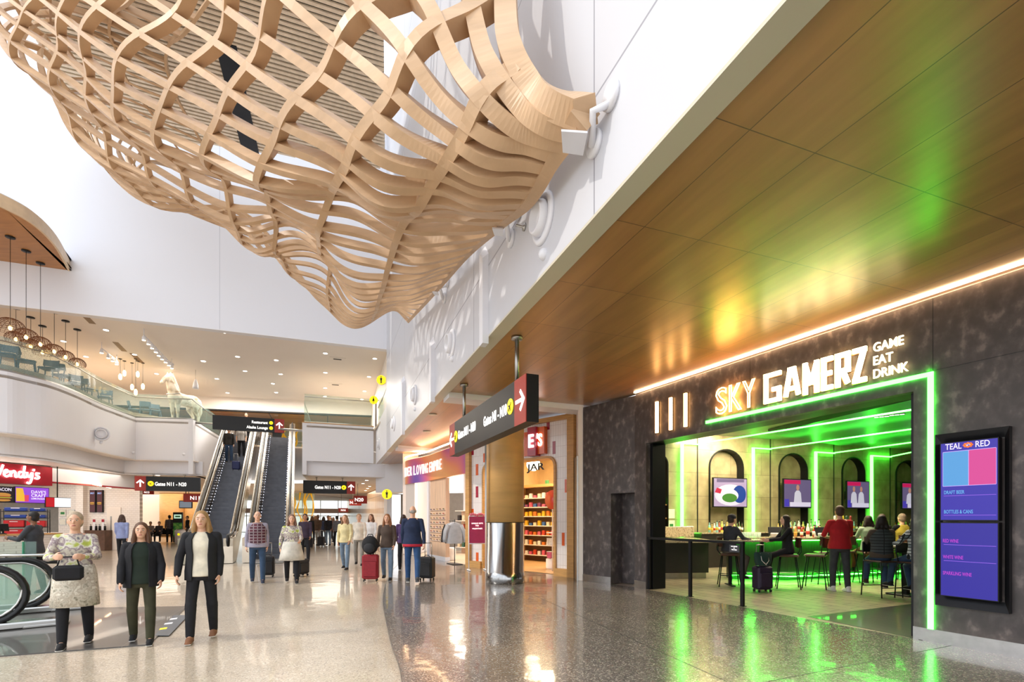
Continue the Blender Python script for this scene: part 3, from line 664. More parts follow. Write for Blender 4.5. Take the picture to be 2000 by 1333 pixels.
m = MB()
for ch, a, b in zip('GAMERZ', xs[:-1], xs[1:]): block(m, SF, ch, a - .5, b - 4.5, 3.545, .51, .078, -.035, -.004)
m.build('letter_return', mat('letter_side', '#c98a48', .5), sg)
for i, (x, n_) in enumerate(((1285, 'leftmost'), (1312, 'middle'), (1341, 'rightmost'))):
    t, _ = SF.px(x, 800); m = MB(); wbox(m, SF, t - .035, t + .035, 3.46, 4.14, -.05, -.01); b = MB(); wbox(b, SF, t - .045, t + .045, 3.45, 4.15, -.012, 0)
    o = thing('light_bar', (0, 0, 0), 0, '%s of the three upright warm light bars on the dark wall beside the sign' % n_, 'light', 'upright light bars')
    m.build('diffuser', M_neon, o); b.build('housing', M_dark, o)
t0, _ = SF.px(1380, 800); t1, _ = SF.px(1818, 800)
st = thing('led_strip', (0, 0, 0), 0, 'bright green light strip running along the bar header and down its right side', 'light')
m = MB(); wbox(m, SF, t1 - .03, t0, 3.435, 3.49, -.03, -.004); m.build('header_strip', M_green, st)
m = MB(); wbox(m, SF, t1 - .035, t1 + .025, .17, 3.49, -.03, -.004); m.build('side_strip', M_green, st)
# menu screens in their frame
scn = thing('menu_display', (0, 0, 0), 0, 'tall double menu screen in a dark frame on the wall beyond the green strip', 'display')
def sbox(mb, x0, y0, x1, y1, d0, d1, z0=None, z1=None, mi=0):
    ta_, za = SF.px(x0, y0); tb_, zb = SF.px(x1, y1)
    if z0 is None: z0, z1 = zb, za
    return wbox(mb, SF, tb_, ta_, z0, z1, d0, d1, mi)
tl, _ = SF.px(1832, 800); tr, _ = SF.px(1977, 800); til, _ = SF.px(1841, 800); tir, _ = SF.px(1964, 800)
za, zb = 2.66, .50; ia, ib = 2.55, .62
m = MB(); fr = [(tl, zb), (tr, zb), (tr, za), (tl, za)]; inn = [(til, ib), (tir, ib), (tir, ia), (til, ia)]
for i in range(4):
    j = (i + 1) % 4; o0, o1, i0, i1 = fr[i], fr[j], inn[i], inn[j]
    m.hexa([SF.P(o0[0], o0[1], 0), SF.P(o1[0], o1[1], 0), SF.P(i1[0], i1[1], 0), SF.P(i0[0], i0[1], 0), SF.P(o0[0], o0[1], -.075), SF.P(o1[0], o1[1], -.075), SF.P(i1[0], i1[1], -.02), SF.P(i0[0], i0[1], -.02)])
m.build('frame', mat('charcoal_frame', '#26272b', .35, .4), scn)
zmid = 1.56
def emis(name, c, s=1.0): return mat(name, [x * .3 for x in lin(c)], .3, emit=c, es=s * .6, var=0)
vio = emis('screen_violet', '#3b2fb4', .8); vio2 = emis('screen_blue_violet', '#3228a8', .75)
for nm, z0, z1, mt in (('upper_screen', zmid + .01, ia - .01, vio), ('lower_screen', ib + .01, zmid - .01, vio2)):
    m = MB(); wbox(m, SF, tir + .02, til - .02, z0, z1, -.115, -.03); m2 = m.build(nm, M_black, scn)
    m = MB(); wbox(m, SF, tir + .03, til - .03, z0 + .01, z1 - .01, -.118, -.114); m.build('glass', mt, m2)
W_ = (til - tir); pt = lambda f, z, d=-.121: SF.P(til - W_ * f, z, d)
def spanel(f0, z0, f1, z1, mtl, name, par, d=-.1205):
    m = MB(); m.hexa([pt(f0, z0, d), pt(f1, z0, d), pt(f1, z0, d + .002), pt(f0, z0, d + .002), pt(f0, z1, d), pt(f1, z1, d), pt(f1, z1, d + .002), pt(f0, z1, d + .002)]); return m.build(name, mtl, par)
spanel(.09, 2.0, .51, 2.42, emis('teal_panel', '#5aa6e6', .85), 'teal_panel', scn); spanel(.51, 2.0, .93, 2.42, emis('pink_panel', '#e0489c', .85), 'red_panel', scn)
m = MB(); pk = emis('screen_white', '#f4ecff', 1.0)
def sw(s, f, z, h, mtl, w=None, bold=.01):
    m = MB(); write(m, s, pt(f, z, -.124), rt, UPV, h, width=w, bold=bold, depth=.001); return m.build('screen_text', mtl, scn)
sw('TEAL', .13, 2.45, .075, pk, .16); sw('RED', .62, 2.45, .075, pk, .13)
cy, mg = emis('screen_cyan', '#6fb6f0', .9), emis('screen_magenta', '#c04ad0', .9)
m = MB(); q = pt(.5, 2.485, -.122)
for a in range(8): m.ball(q + rt * (.035 * math.cos(a * .785)) + UPV * (.022 * math.sin(a * .785)), (.016, .016, .012), 6)
m.build('burst_mark', emis('burst_orange', '#ff7a30', 1.1), scn); sw('VS', .46, 2.468, .035, pk, .055)
sw('DRAFT BEER', .11, 1.90, .045, cy, .2); sw('BOTTLES & CANS', .11, 1.66, .045, cy, .28)
sw('RED WINE', .09, 1.30, .045, mg, .155); sw('WHITE WINE', .09, 1.10, .045, mg, .2); sw('SPARKLING WINE', .09, .90, .045, mg, .28)
for z in (1.875, 1.635, 1.27, 1.07): m = MB(); m.hexa([pt(.1, z), pt(.93, z), pt(.93, z, -.119), pt(.1, z, -.119), pt(.1, z + .006), pt(.93, z + .006), pt(.93, z + .006, -.119), pt(.1, z + .006, -.119)]); m.build('rule_line', emis('screen_violet_line', '#8f5fe0', 1), scn)
m = MB()
for f0, f1, z0, z1 in ((.09, .93, 2.42, 2.425), (.09, .93, 1.995, 2.0), (.085, .09, 2.0, 2.42), (.93, .935, 2.0, 2.42), (.507, .513, 2.0, 2.42)):
    m.hexa([pt(f0, z0, -.123), pt(f1, z0, -.123), pt(f1, z0, -.12), pt(f0, z0, -.12), pt(f0, z1, -.123), pt(f1, z1, -.123), pt(f1, z1, -.12), pt(f0, z1, -.12)])
m.build('panel_outline', emis('screen_pale_line', '#d8b8ff', 1), scn)

# inner walls with arches
ZB = 4.42
plaster = brick_mat('warm_plaster_block', '#b9ad86', '#ada079', '#8d8263', 1.15, .78, .008, .55, rot=(R(90), 0, RA), offset=.5, grain=(2.5, (1, 1, 1), .55), bump=.15)
S1 = atY(1330, 866, 16.3); BB = Wall((S1.x - .937 * 3.2, S1.y - .349 * 3.2), (S1.x + .937 * 17, S1.y + .349 * 17))
arch_px = [(1272, 1304), (1384, 1451), (1520, 1576), (1643, 1688), (1748, 1797)]
arches = []
for x0, x1 in arch_px:
    a, _ = BB.px(x0, 900); b, _ = BB.px(x1, 900); arches.append((a, b))
zs = 3.35     # arch springing
m = MB(); cur = 0
def arcpts(a, b, n=16, top=None):
    c, r = (a + b) / 2, (b - a) / 2; return [(c - r * math.cos(math.pi * i / n), zs + min(r, .62) * math.sin(math.pi * i / n)) for i in range(n + 1)]
for a, b in arches + [(BB.len, None)]:
    wbox(m, BB, cur, a, 0, ZB, 0, .1)
    if b is None: break
    for (p0, q0), (p1, q1) in zip(arcpts(a, b)[:-1], arcpts(a, b)[1:]):
        m.hexa([BB.P(p0, q0, 0), BB.P(p1, q1, 0), BB.P(p1, q1, .1), BB.P(p0, q0, .1), BB.P(p0, ZB, 0), BB.P(p1, ZB, 0), BB.P(p1, ZB, .1), BB.P(p0, ZB, .1)])
    cur = b
struct('wall_bar', m, plaster)
m = MB(); wbox(m, BB, 0, BB.len, 0, ZB, .24, .3); struct('wall_bar_niche_back', m, plaster)
for i, (a, b) in enumerate(arches):
    m = MB(); pts = [(a, 1.0)] + arcpts(a, b) + [(b, 1.0)]
    for (p0, q0), (p1, q1) in zip(pts[:-1], pts[1:]):
        d = Vector((p1 - p0, q1 - q0)); L_ = d.length; nx, nz_ = (-d.y / L_ * .035, d.x / L_ * .035)
        m.hexa([BB.P(p0, q0, -.05), BB.P(p1, q1, -.05), BB.P(p1 - nx, q1 - nz_, -.05), BB.P(p0 - nx, q0 - nz_, -.05), BB.P(p0, q0, .24), BB.P(p1, q1, .24), BB.P(p1 - nx, q1 - nz_, .24), BB.P(p0 - nx, q0 - nz_, .24)])
    struct('trim_arch_%d' % (i + 1), m, M_black)
# left return wall, far wall, and ceiling of the bar
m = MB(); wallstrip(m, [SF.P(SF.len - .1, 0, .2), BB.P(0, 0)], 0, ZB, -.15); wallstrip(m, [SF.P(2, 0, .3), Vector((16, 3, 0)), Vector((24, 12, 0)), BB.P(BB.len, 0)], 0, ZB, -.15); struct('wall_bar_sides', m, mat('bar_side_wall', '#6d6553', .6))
greenceil = ramp_mat('gloss_bar_ceiling', 'noise', [(.3, '#2e332e'), (.7, '#3a3f38')], .3, scale=2)
m = MB(); q = [SF.P(2, 0, .5), SF.P(SF.len, 0, .45), BB.P(0, 0), BB.P(BB.len, 0), Vector((24, 11, 0)), Vector((16, 3, 0))]
m.prism([(p.x, p.y) for p in q], ZB, ZB + .1); struct('ceiling_bar', m, mat('bar_ceiling', '#8a8372', .5))
m = MB(); q = [atZ(1500, 846, 4.3), atZ(1640, 870, 4.3), atZ(1786, 860, 4.3), atZ(1950, 820, 4.3), atZ(1950, 700, 4.3), atZ(1780, 780, 4.3)]
m.prism([(p.x, p.y) for p in q], 4.28, 4.41); struct('ceiling_bar_dropped', m, greenceil)
# green strips: up the pilaster, along the head, out across the ceiling
STR = [((1330, 1045), (1330, 866), (1362, 865.5), (1800, 798)), ((1469, 1040), (1469, 877), (1504, 872), (1800, 836)), ((1591, 1030), (1591, 884), (1628, 878), (1800, 862)), ((1700, 1022), (1700, 889), (1738, 886), (1800, 880))]
SL = ['leftmost', 'between first and second television', 'between second and third television', 'rightmost']
for (b0, b1, b2, b3), nm in zip(STR, SL):
    o = thing('green_light_strip', (0, 0, 0), 0, 'green strip up a bar pilaster and across the ceiling, ' + nm, 'light', 'green strips inside the bar')
    a, z = BB.px(*b1); zt = 4.08; zb_ = 1.08
    m = MB(); wbox(m, BB, a - .05, a + .05, zb_, zt, -.08, -.02); m.build('upright_strip', M_green, o)
    a2, _ = BB.px(*b2); m = MB(); wbox(m, BB, a, a2, zt - .04, zt, -.08, -.02); m.build('head_strip', M_green, o)
    p, q = BB.P(a2, zt, -.05), atZ(b3[0], b3[1], zt); m = MB(); m.tube([p, q], .022, 6, smooth=False); m.build('ceiling_strip', M_green, o)
    m = MB(); wbox(m, BB, a2 - .015, a2 + .015, 1.0, ZB, -.02, .0); m.build('pilaster_edge', M_dark, o)
# televisions
def tv(px0, px1, z1, z0, label, style):
    a, _ = BB.px(px0, 950); b, _ = BB.px(px1, 950); o = thing('television', (0, 0, 0), 0, label, 'television', 'televisions in the arches')
    m = MB(); wbox(m, BB, a, b, z0, z1, -.2, -.14); m.build('bezel', M_black, o)
    m = MB(); wbox(m, BB, (a + b) / 2 - .15, (a + b) / 2 + .15, (z0 + z1) / 2 - .15, (z0 + z1) / 2 + .15, -.14, .24); m.build('wall_mount', M_black, o)
    w_, h_ = b - a, z1 - z0; Pt = lambda u, v, d=-.203: BB.P(a + w_ * u, z0 + h_ * v, d)
    def blob(pts, c, name, s=.9, d=-.204):
        m = MB(); m.slab([Pt(u, v, d) for u, v in pts], BB_n * .0012); m.build(name, emis('tv_' + c.lstrip('#'), c, s), o)
    blob([(.02, .03), (.98, .03), (.98, .97), (.02, .97)], {'stadium': '#b9a6c8', 'news': '#6c5f86'}[style], 'picture', .8)
    el = lambda cx, cy, rx, ry, n=20: [(cx + rx * math.cos(TW * i / n), cy + ry * math.sin(TW * i / n)) for i in range(n)]
    if style == 'stadium':
        blob(el(.5, .42, .46, .36), '#dcd9e8', 'stand_ring', .9, -.206); blob(el(.76, .45, .20, .30), '#2c4a9a', 'blue_stand', .8, -.208); blob(el(.42, .40, .31, .24), '#e6e2ea', 'lower_stand', .9, -.210)
        blob(el(.47, .32, .22, .15), '#4f8a3a', 'pitch', .8, -.212); blob([(.04, .50), (.2, .46), (.24, .6), (.1, .66)], '#c8344e', 'seat_block', .8, -.214); blob([(.1, .84), (.9, .86), (.9, .96), (.1, .96)], '#7a6d92', 'city', .7, -.206)
    else:
        blob([(.02, .82), (.6, .82), (.6, .96), (.02, .96)], '#c81e5a', 'banner', .9, -.206); blob([(.22, .05), (.97, .05), (.97, .2), (.22, .2)], '#d6d0e6', 'caption', .9, -.206)
        xs_ = {'news': (.5,)}.get(style)
        for k, cx in enumerate((.3, .62) if 'third' in label or 'fourth' in label else (.5,)):
            blob([(cx - .14, .2), (cx + .14, .2), (cx + .11, .52), (cx + .05, .6), (cx - .05, .6), (cx - .11, .52)], ('#c9c6d6', '#3d6fb0')[k if 'fourth' in label else 0], 'presenter_jacket', .9, -.208)
            blob(el(cx, .7, .055, .10), '#c08a78', 'presenter_face', .8, -.209)
        blob([(.03, .05), (.19, .05), (.19, .3), (.03, .3)], '#4a3fae', 'logo_block', .9, -.206)
BB_n = Vector((BB.n.x, BB.n.y, 0))
tv(1384.5, 1450.5, 2.97, 1.97, 'television in the first arch showing a stadium from above', 'stadium')
tv(1521, 1575, 3.02, 1.97, 'television in the second arch showing one presenter in white', 'news')
tv(1644, 1688, 3.03, 1.97, 'television in the third arch showing two standing figures', 'news')
tv(1751, 1800, 3.04, 1.97, 'television in the fourth arch showing a figure in blue', 'news')
# left counter with light box, leaflets and frame
granite = ramp_mat('pale_granite', 'noise', [(.35, '#b3a084'), (.5, '#d2c2a2'), (.62, '#8f7c62'), (.7, '#e0d3b6')], .2, scale=14, detail=8, coat=.4)
LCf = Wall((3.76, 13.0), (5.55, 13.75))    # front of the side counter
cz = 1.02
dk2 = mat('counter_front_dark', '#2c2926', .45, var=.2, scale=2)
o = thing('side_counter', (0, 0, 0), 0, 'dark side counter with pale stone top behind the metal railing', 'counter')
m = MB(); m.prism([(3.45, 12.95), (5.2, 13.1), (5.5, 15.9), (3.0, 15.2)], .16, cz - .06); m.build('base', dk2, o)
m = MB(); m.prism([(3.43, 12.80), (5.3, 12.95), (5.6, 15.9), (2.95, 15.2)], cz - .06, cz); m.build('stone_top', granite, o)
m = MB(); m.prism([(3.5, 12.98), (5.15, 13.14), (5.4, 15.8), (3.1, 15.1)], 0, .16); m.build('kick_plate', M_base, o)
bx = thing('light_box', (4.55, 14.9, cz), RA, 'low pale stone plinth on the side counter under the first green strip', 'plinth')
m = MB(); m.bbox((0.1, 0, .17), (1.9, .25, .32), .01); m.build('stone_front', granite, bx)
for i, (x, y, w_, h_, lab) in enumerate(((3.62, 13.35, .20, .30, 'small black framed card standing on the side counter at left'), (3.95, 13.5, .22, .26, 'white leaflet stand on the side counter beside the framed card'))):
    o = thing('counter_card', (x, y, cz), RA - .1, lab, 'card holder'); q = Matrix.Rotation(R(-12), 4, 'X')
    m = MB(); m.bbox((0, 0, h_ / 2), (w_, .012, h_), .003, M=q); m.build('frame', M_black if i == 0 else M_white, o)
    m = MB(); m.box((0, -.008, h_ / 2), (w_ * .84, .003, h_ * .86), M=q); m.build('paper', mat('paper', '#eceadf', .6), o)
    m = MB(); m.box((0, .05, .06), (w_ * .5, .09, .01)); m.build('stand', M_black if i == 0 else M_white, o)
for i, (x, y0, y1, lab) in enumerate(((1311, 995, 1013, 'upper white notice on the plaster wall left of the green strip'), (1311, 1017, 1038, 'lower notice with green mark on the plaster wall'), (1347, 1028, 1043, 'white notice standing under the bar wall near the strip'))):
    t, z1 = BB.px(x, y0); _, z0 = BB.px(x, y1); m = MB(); wbox(m, BB, t - .13, t + .13, z0, z1, -.012, -.002); o = m.build('wall_notice', MATS['paper']); tag(o, lab, 'notice')
    if i == 1: m = MB(); wbox(m, BB, t - .07, t + .07, (z0 + z1) / 2 - .05, (z0 + z1) / 2 + .06, -.015, -.012); m.build('green_mark', mat('notice_green', '#3a8a4a', .5), o)
# shelves with headset and phones in the leftmost arch
for i, (z, lab) in enumerate(((1.62, 'lower pale wall shelf in the leftmost arch with two phones on it'), (2.06, 'upper pale wall shelf in the leftmost arch with a headset on it'))):
    a, b = arches[0]; m = MB(); wbox(m, BB, a + .02, b - .02, z - .04, z, -.0, .3); tag(m.build('wall_shelf', MATS['oak']), lab, 'shelf')
a, b = arches[0]; c = BB.P(a + (b - a) * .45, 2.06, .1)
hs = thing('headset', c, RA, 'black headset on a stand on the upper arch shelf', 'headset')
m = MB(); m.tube([(-.1 * math.cos(math.pi * i / 12), 0, .22 + .12 * math.sin(math.pi * i / 12)) for i in range(13)], .013, 6); m.build('headband', M_black, hs)
for s_ in (-1, 1): m = MB(); m.ball((s_ * .1, 0, .2), (.03, .05, .06)); m.build('ear_cup', M_black, hs)
m = MB(); m.tube([(0, 0, 0), (0, 0, .33)], .008, 6); m.lathe((0, 0, 0), [(.06, 0), (.05, .012)], 12); m.build('stand', M_steel2, hs)
for k in range(2):
    c = BB.P(a + (b - a) * (.35 + .35 * k), 1.62, .12); o = thing('mobile_phone', c, RA, '%s dark phone leaning on the lower arch shelf' % ('left' if k == 0 else 'right'), 'phone')
    m = MB(); m.bbox((0, 0, .09), (.09, .012, .17), .004, M=Matrix.Rotation(R(-15), 4, 'X')); m.build('body', M_black, o); m = MB(); m.box((0, .04, .03), (.06, .06, .01)); m.build('stand', M_dark, o)
c = BB.P(a + (b - a) * .65, 2.06, .08); o = thing('glowing_gadget', c, RA, 'small green glowing gadget beside the headset', 'lamp'); m = MB(); m.bbox((0, 0, .08), (.05, .03, .16), .008); m.build('glow_panel', M_green, o); m = MB(); m.bbox((0, .02, .06), (.08, .03, .12), .008); m.build('back', M_black, o)

# railing at the threshold
rl = thing('metal_railing', (0, 0, 0), 0, 'dark steel railing with square posts closing part of the bar opening', 'railing')
posts = [FL(1271, 1152), FL(1357, 1166), FL(1463, 1184)]
sfT = lambda p: (p.to_2d() - SF.p).dot(SF.u)
ts = [sfT(p) for p in posts]; dd = .06
m = MB(); wbox(m, SF, ts[2] - .03, ts[0] + .05, 1.13, 1.18, dd - .03, dd + .03); m.build('top_rail', M_black, rl)
for t in (ts[0], ts[0] + .11, ts[1], ts[2]):
    m = MB(); wbox(m, SF, t - .03, t + .03, 0.012, 1.13, dd - .025, dd + .025); wbox(m, SF, t - .05, t + .05, .006, .014, dd - .05, dd + .05); m.build('post', M_black, rl)
pl = thing('rail_notice', (0, 0, 0), 0, 'small grey plaque on the railing reading NO DRINKS IN THIS AREA', 'notice')
m = MB(); wbox(m, SF, ts[2] + .03, ts[2] + .24, .98, 1.11, dd - .05, dd - .04); m.build('plate', mat('plaque_grey', '#4a4c52', .4), pl)
m = MB()
for s, z in (('NO DRINKS', 1.075), ('IN', 1.045), ('THIS AREA', 1.015)): write(m, s, SF.P(ts[2] + .135, z, dd - .052), rt, UPV, .018, center=True, depth=.001)
m.build('lettering', M_letter, pl)

# bar stool prototype
leather = mat('brown_leather', '#4a2f22', .45, var=.2, scale=8)
def make_stool():
    o = thing('bar_stool', (0, 0, 0), 0, 'x', 'bar stool', 'bar stools')
    m = MB(); m.bbox((0, 0, .75), (.42, .42, .06), .025); m.build('seat', leather, o)
    m = MB(); rows = []
    for j in range(5):
        z = .93 + .22 * j / 4; rows.append([Vector((.21 * math.sin(a), .24 - .09 * (1 - math.cos(a)) * 2 - .0, z)) for a in [(-1 + 2 * i / 10) * 1.0 for i in range(11)]])
    b = MB(); b.sheet(rows); b.sheet([[p + Vector((0, .03, 0)) for p in r] for r in rows][::-1])
    for r0 in (rows[0], rows[-1]):
        b.sheet([r0, [p + Vector((0, .03, 0)) for p in r0]])
    b.build('backrest', leather, o)
    for x in (-1, 1):
        m = MB(); m.tube([(x * .15, .18, .74), (x * .16, .25, .84), (x * .16, .25, .98)], .013, 6); m.build('back_support', M_black, o)
        for y in (-1, 1): m = MB(); m.tube([(x * .15, y * .15, .73), (x * .235, y * .235, .0)], .013, 6); m.build('leg', M_black, o)
    m = MB(); m.tube([(.205, .205, .27), (-.205, .205, .27), (-.205, -.205, .27), (.205, -.205, .27)], .010, 6, closed=True); m.build('foot_ring', M_black, o)
    return o
stool0 = make_stool(); st_used = []
def stool(x, y, rz, label, z=.006):
    o = stool0 if not st_used else dup(stool0, (0, 0, 0), 0, label)
    o.location = (x, y, z); o.rotation_euler = (0, 0, rz); o['label'] = label; st_used.append(o); return o
def fl(px, py): p = FL(px, py); return p.x, p.y
ST = [(1424, 1146, 1.25, 'brown backed bar stool under the seated man at the left table'), (1539, 1150, -2.0, 'brown bar stool under the long haired woman in black'), (1593, 1150, -2.25, 'empty bar stool with green lit seat beside the woman in black'),
      (1612, 1141, 2.9, 'empty bar stool at the green counter beside the man in red'), (1650, 1137, 3.0, 'bar stool at the green counter partly behind the man in red'), (1696, 1141, 3.0, 'bar stool under the person in pale green'),
      (1722, 1131, 3.0, 'bar stool under the person in a black shirt'), (1762, 1131, 3.0, 'bar stool under the man in a yellow vest')]
STP = []
for x, y, r_, lab in ST: X, Y = fl(x, y); stool(X, Y, r_, lab); STP.append((X, Y))
# near chair of the woman in a quilted vest (black wire frame)
def wire_chair(x, y, rz, label):
    o = thing('counter_chair', (x, y, .006), rz, label, 'chair', 'black framed counter chairs')
    m = MB(); m.bbox((0, 0, .72), (.44, .42, .03), .012); m.build('seat', leather, o)
    m = MB(); m.bbox((0, .23, 1.0), (.46, .025, .20), .01); m.build('backrest', M_black, o)
    for s_ in (-1, 1):
        m = MB(); m.tube([(s_ * .24, -.24, 0), (s_ * .23, -.21, .71), (s_ * .23, .2, .71), (s_ * .24, .24, .0)], .012, 6); m.build('side_frame', M_black, o)
        m = MB(); m.tube([(s_ * .2, .2, .71), (s_ * .21, .24, .95)], .011, 6); m.build('back_support', M_black, o)
    m = MB(); m.tube([(-.24, .235, .2), (.24, .235, .2)], .009, 6); m.tube([(-.24, -.235, .2), (.24, -.235, .2)], .009, 6); m.build('foot_rail', M_black, o); return o
X, Y = fl(1722, 1166); wire_chair(X, Y, math.pi + .15 + math.pi, 'black framed counter chair under the woman in a quilted vest'); CH1 = (X, Y)
X, Y = fl(1790, 1172); wire_chair(X, Y, .2, 'black framed counter chair at the right edge of the bar opening'); CH2 = (X, Y)

# main bar counter with green glowing front
gfront = mat('bar_front_ribbed', '#3b4238', .4, var=.2, scale=3, stretch=(10, 10, 1))
bp = [Vector((5.75, 13.0)), Vector((7.1, 12.75)), Vector((9.3, 13.4)), Vector((13.5, 15.0))]
def strip_poly(pts, w_):
    n = len(pts); out = []
    for i in range(n):
        d = (pts[min(i + 1, n - 1)] - pts[max(i - 1, 0)]).normalized(); out.append(pts[i] + Vector((-d.y, d.x)) * w_)
    return [tuple(p) for p in pts] + [tuple(p) for p in out[::-1]]
bar = thing('bar_counter', (0, 0, 0), 0, 'long bar counter with green lit ribbed front and pale stone top', 'bar counter')
m = MB(); m.prism(strip_poly(bp, .5), .0, 1.05); m.build('front', gfront, bar)
off = [p + Vector((.0, -.22)) for p in bp]
m = MB(); m.prism(strip_poly(off, .85), 1.05, 1.10); m.build('stone_top', granite, bar)
m = MB(); m.tube([(p.x, p.y - .12, 1.03) for p in bp], .012, 6, smooth=False); m.build('green_edge_light', mat('green_led_soft', '#3dff74', .4, emit=(.03, 1, .03), es=30, var=0), bar)
m = MB(); m.tube([(p.x, p.y - .03, .10) for p in bp], .016, 6, smooth=False); m.build('green_base_light', MATS['green_led_soft'], bar)
m = MB(); m.tube([(p.x, p.y - .12, .2) for p in bp], .02, 8); m.build('foot_rail', M_steel2, bar)
bbk = thing('back_bar', (0, 0, 0), 0, 'low back bar cabinet below the arches holding bottles', 'cabinet')
m = MB(); wbox(m, BB, 3.5, BB.len - 3, 0, 1.10, -.62, -.12); m.build('cabinet_body', dk2, bbk); m = MB(); wbox(m, BB, 3.5, BB.len - 3, 1.10, 1.14, -.65, -.11); m.build('counter_top', granite, bbk)
# high table on the left
ht = thing('high_table', (5.55, 11.75, .006), -.1, 'high stone topped table between the seated man and the woman in black', 'table')
m = MB(); m.bbox((0, 0, 1.07), (.95, .75, .045), .01); m.build('table_top', granite, ht)
for x in (-.36, .36): m = MB(); m.box((x, 0, .52), (.07, .07, 1.04)); m.bbox((x, 0, .012), (.1, .5, .024), .005); m.build('leg', M_black, ht)
ht2 = thing('high_table', (8.45, 10.35, .006), .3, 'high dark table at the right edge of the bar opening', 'table')
m = MB(); m.bbox((0, 0, 1.0), (.8, .8, .05), .01); m.build('table_top', granite, ht2)
m = MB(); m.box((-.3, 0, .49), (.1, .1, .98)); m.build('leg', M_black, ht2); m = MB(); m.bbox((-.3, 0, .02), (.5, .5, .03), .01); m.build('foot_plate', M_black, ht2)
# bottles on the back bar and bar top
BC = [('#7fae7a', 'green'), ('#c79a54', 'amber'), ('#e9e9e2', 'clear'), ('#a63c2a', 'red'), ('#8fb7c9', 'pale blue'), ('#d7d26a', 'yellow'), ('#4a3323', 'dark brown')]
def make_bottle(i):
    c, nm = BC[i]; o = thing('bottle', (0, 0, 0), 0, 'x', 'bottle', 'bottles behind the bar')
    m = MB(); hh = .20 + .02 * (i % 3); m.lathe((0, 0, 0), [(.034, 0), (.038, .01), (.038, hh * .75), (.03, hh * .9), (.014, hh), (.013, hh + .07)], 12); m.build('glass_body', mat('bottle_' + nm.replace(' ', '_'), c, .08, var=.05, coat=.5, emit=c, es=.0), o)
    m = MB(); m.lathe((0, 0, hh + .07), [(.015, 0), (.015, .03)], 8); m.build('cap', M_black, o)
    m = MB(); m.lathe((0, 0, .06), [(.0395, 0), (.0395, .08)], 12); m.build('paper_label', mat('bottle_label_%d' % (i % 3), ('#efe9d8', '#d8b04a', '#c23b30')[i % 3], .5), o); return o
protos = [make_bottle(i) for i in range(7)]; used = [0] * 7
rnd = random.Random(3)
def put_bottle(x, y, z, lab, i):
    o = protos[i] if not used[i] else dup(protos[i], (0, 0, 0), 0, lab); used[i] = 1
    o.location = (x, y, z); o.rotation_euler = (0, 0, rnd.random() * 6); o['label'] = lab; s_ = rnd.uniform(.9, 1.25); o.scale = (s_, s_, s_)
where = ['under the stadium television', 'under the second television', 'right of the second television', 'under the third television', 'under the fourth television']
rng = [(1384, 1452, 14), (1520, 1578, 14), (1578, 1600, 6), (1640, 1690, 8), (1748, 1800, 10)]
for (x0, x1, n), wh in zip(rng, where):
    for k in range(n):
        i = rnd.randrange(7); x = x0 + (x1 - x0) * (k + .5) / n; t, _ = BB.px(x, 1000, -.35); p = BB.P(t, 1.14, -.22 if k % 2 else -.45)
        put_bottle(p.x, p.y, 1.14, '%s bottle %s, number %d from the left' % (BC[i][1], wh, k + 1) if False else '%s glass bottle on the back bar %s' % (BC[i][1], wh), i)
for k in range(9):
    f = k / 8; x = 7.25 + f * 1.6; y = 12.95 + f * .5; i = (3, 1, 3, 2, 3, 1, 0, 3, 5)[k]
    put_bottle(x, y, 1.10, '%s bottle on the bar counter beside the taps' % BC[i][1], i)
# glasses
def make_glass():
    m = MB(); m.lathe((0, 0, 0), [(.028, 0), (.033, .005), (.038, .13), (.036, .13), (.031, .012), (.001, .01)], 14); o = m.build('drinking_glass', glass_mat('clear_glass', '#e4f4ea', .35)); return tag(o, 'x', 'glass', 'glasses on the bar')
g0 = make_glass()
for k in range(14):
    o = g0 if k == 0 else dup(g0, (0, 0, 0), 0, ''); o.location = (5.9 + .10 * (k // 2), 13.0 + .12 * (k % 2), 1.10); o['label'] = 'clear upturned drinking glass in the rack on the bar between man and woman'
# beer taps
tap = thing('beer_tap_tower', (8.85, 13.35, 1.1), RA, 'beer tap tower with coloured handles behind the man in red', 'beer tap')
m = MB(); m.bbox((0, 0, .3), (.75, .12, .08), .02); m.lathe((-.25, 0, 0), [(.05, 0), (.03, .03), (.03, .28)], 12); m.lathe((.25, 0, 0), [(.05, 0), (.03, .03), (.03, .28)], 12); m.build('tower', M_steel, tap)
for k, c in enumerate(('#d9d4c8', '#c8902a', '#d8c22a', '#1f3a2a', '#7a2a20')):
    m = MB(); m.lathe((-.3 + .15 * k, -.07, .33), [(.012, 0), (.022, .05), (.03, .2), (.018, .24)], 10); m.build('tap_handle', mat('tap_%d' % k, c, .4), tap)
ts_ = thing('payment_terminal', (6.85, 12.85, 1.1), -.3, 'white and grey till terminal on the bar behind the woman in black', 'till')
m = MB(); m.bbox((0, 0, .17), (.34, .03, .24), .01, M=Matrix.Rotation(R(-20), 4, 'X')); m.build('screen', M_dark, ts_); m = MB(); m.bbox((0, .06, .06), (.26, .2, .12), .02); m.build('base', mat('pale_plastic', '#d4d2cc', .5), ts_)
ts2 = thing('payment_terminal', (8.0, 12.75, 1.1), .2, 'pale till terminal on the bar left of the man in red', 'till')
m = MB(); m.bbox((0, 0, .17), (.34, .03, .24), .01, M=Matrix.Rotation(R(-20), 4, 'X')); m.build('screen', M_dark, ts2); m = MB(); m.bbox((0, .06, .06), (.26, .2, .12), .02); m.build('base', MATS['pale_plastic'], ts2)
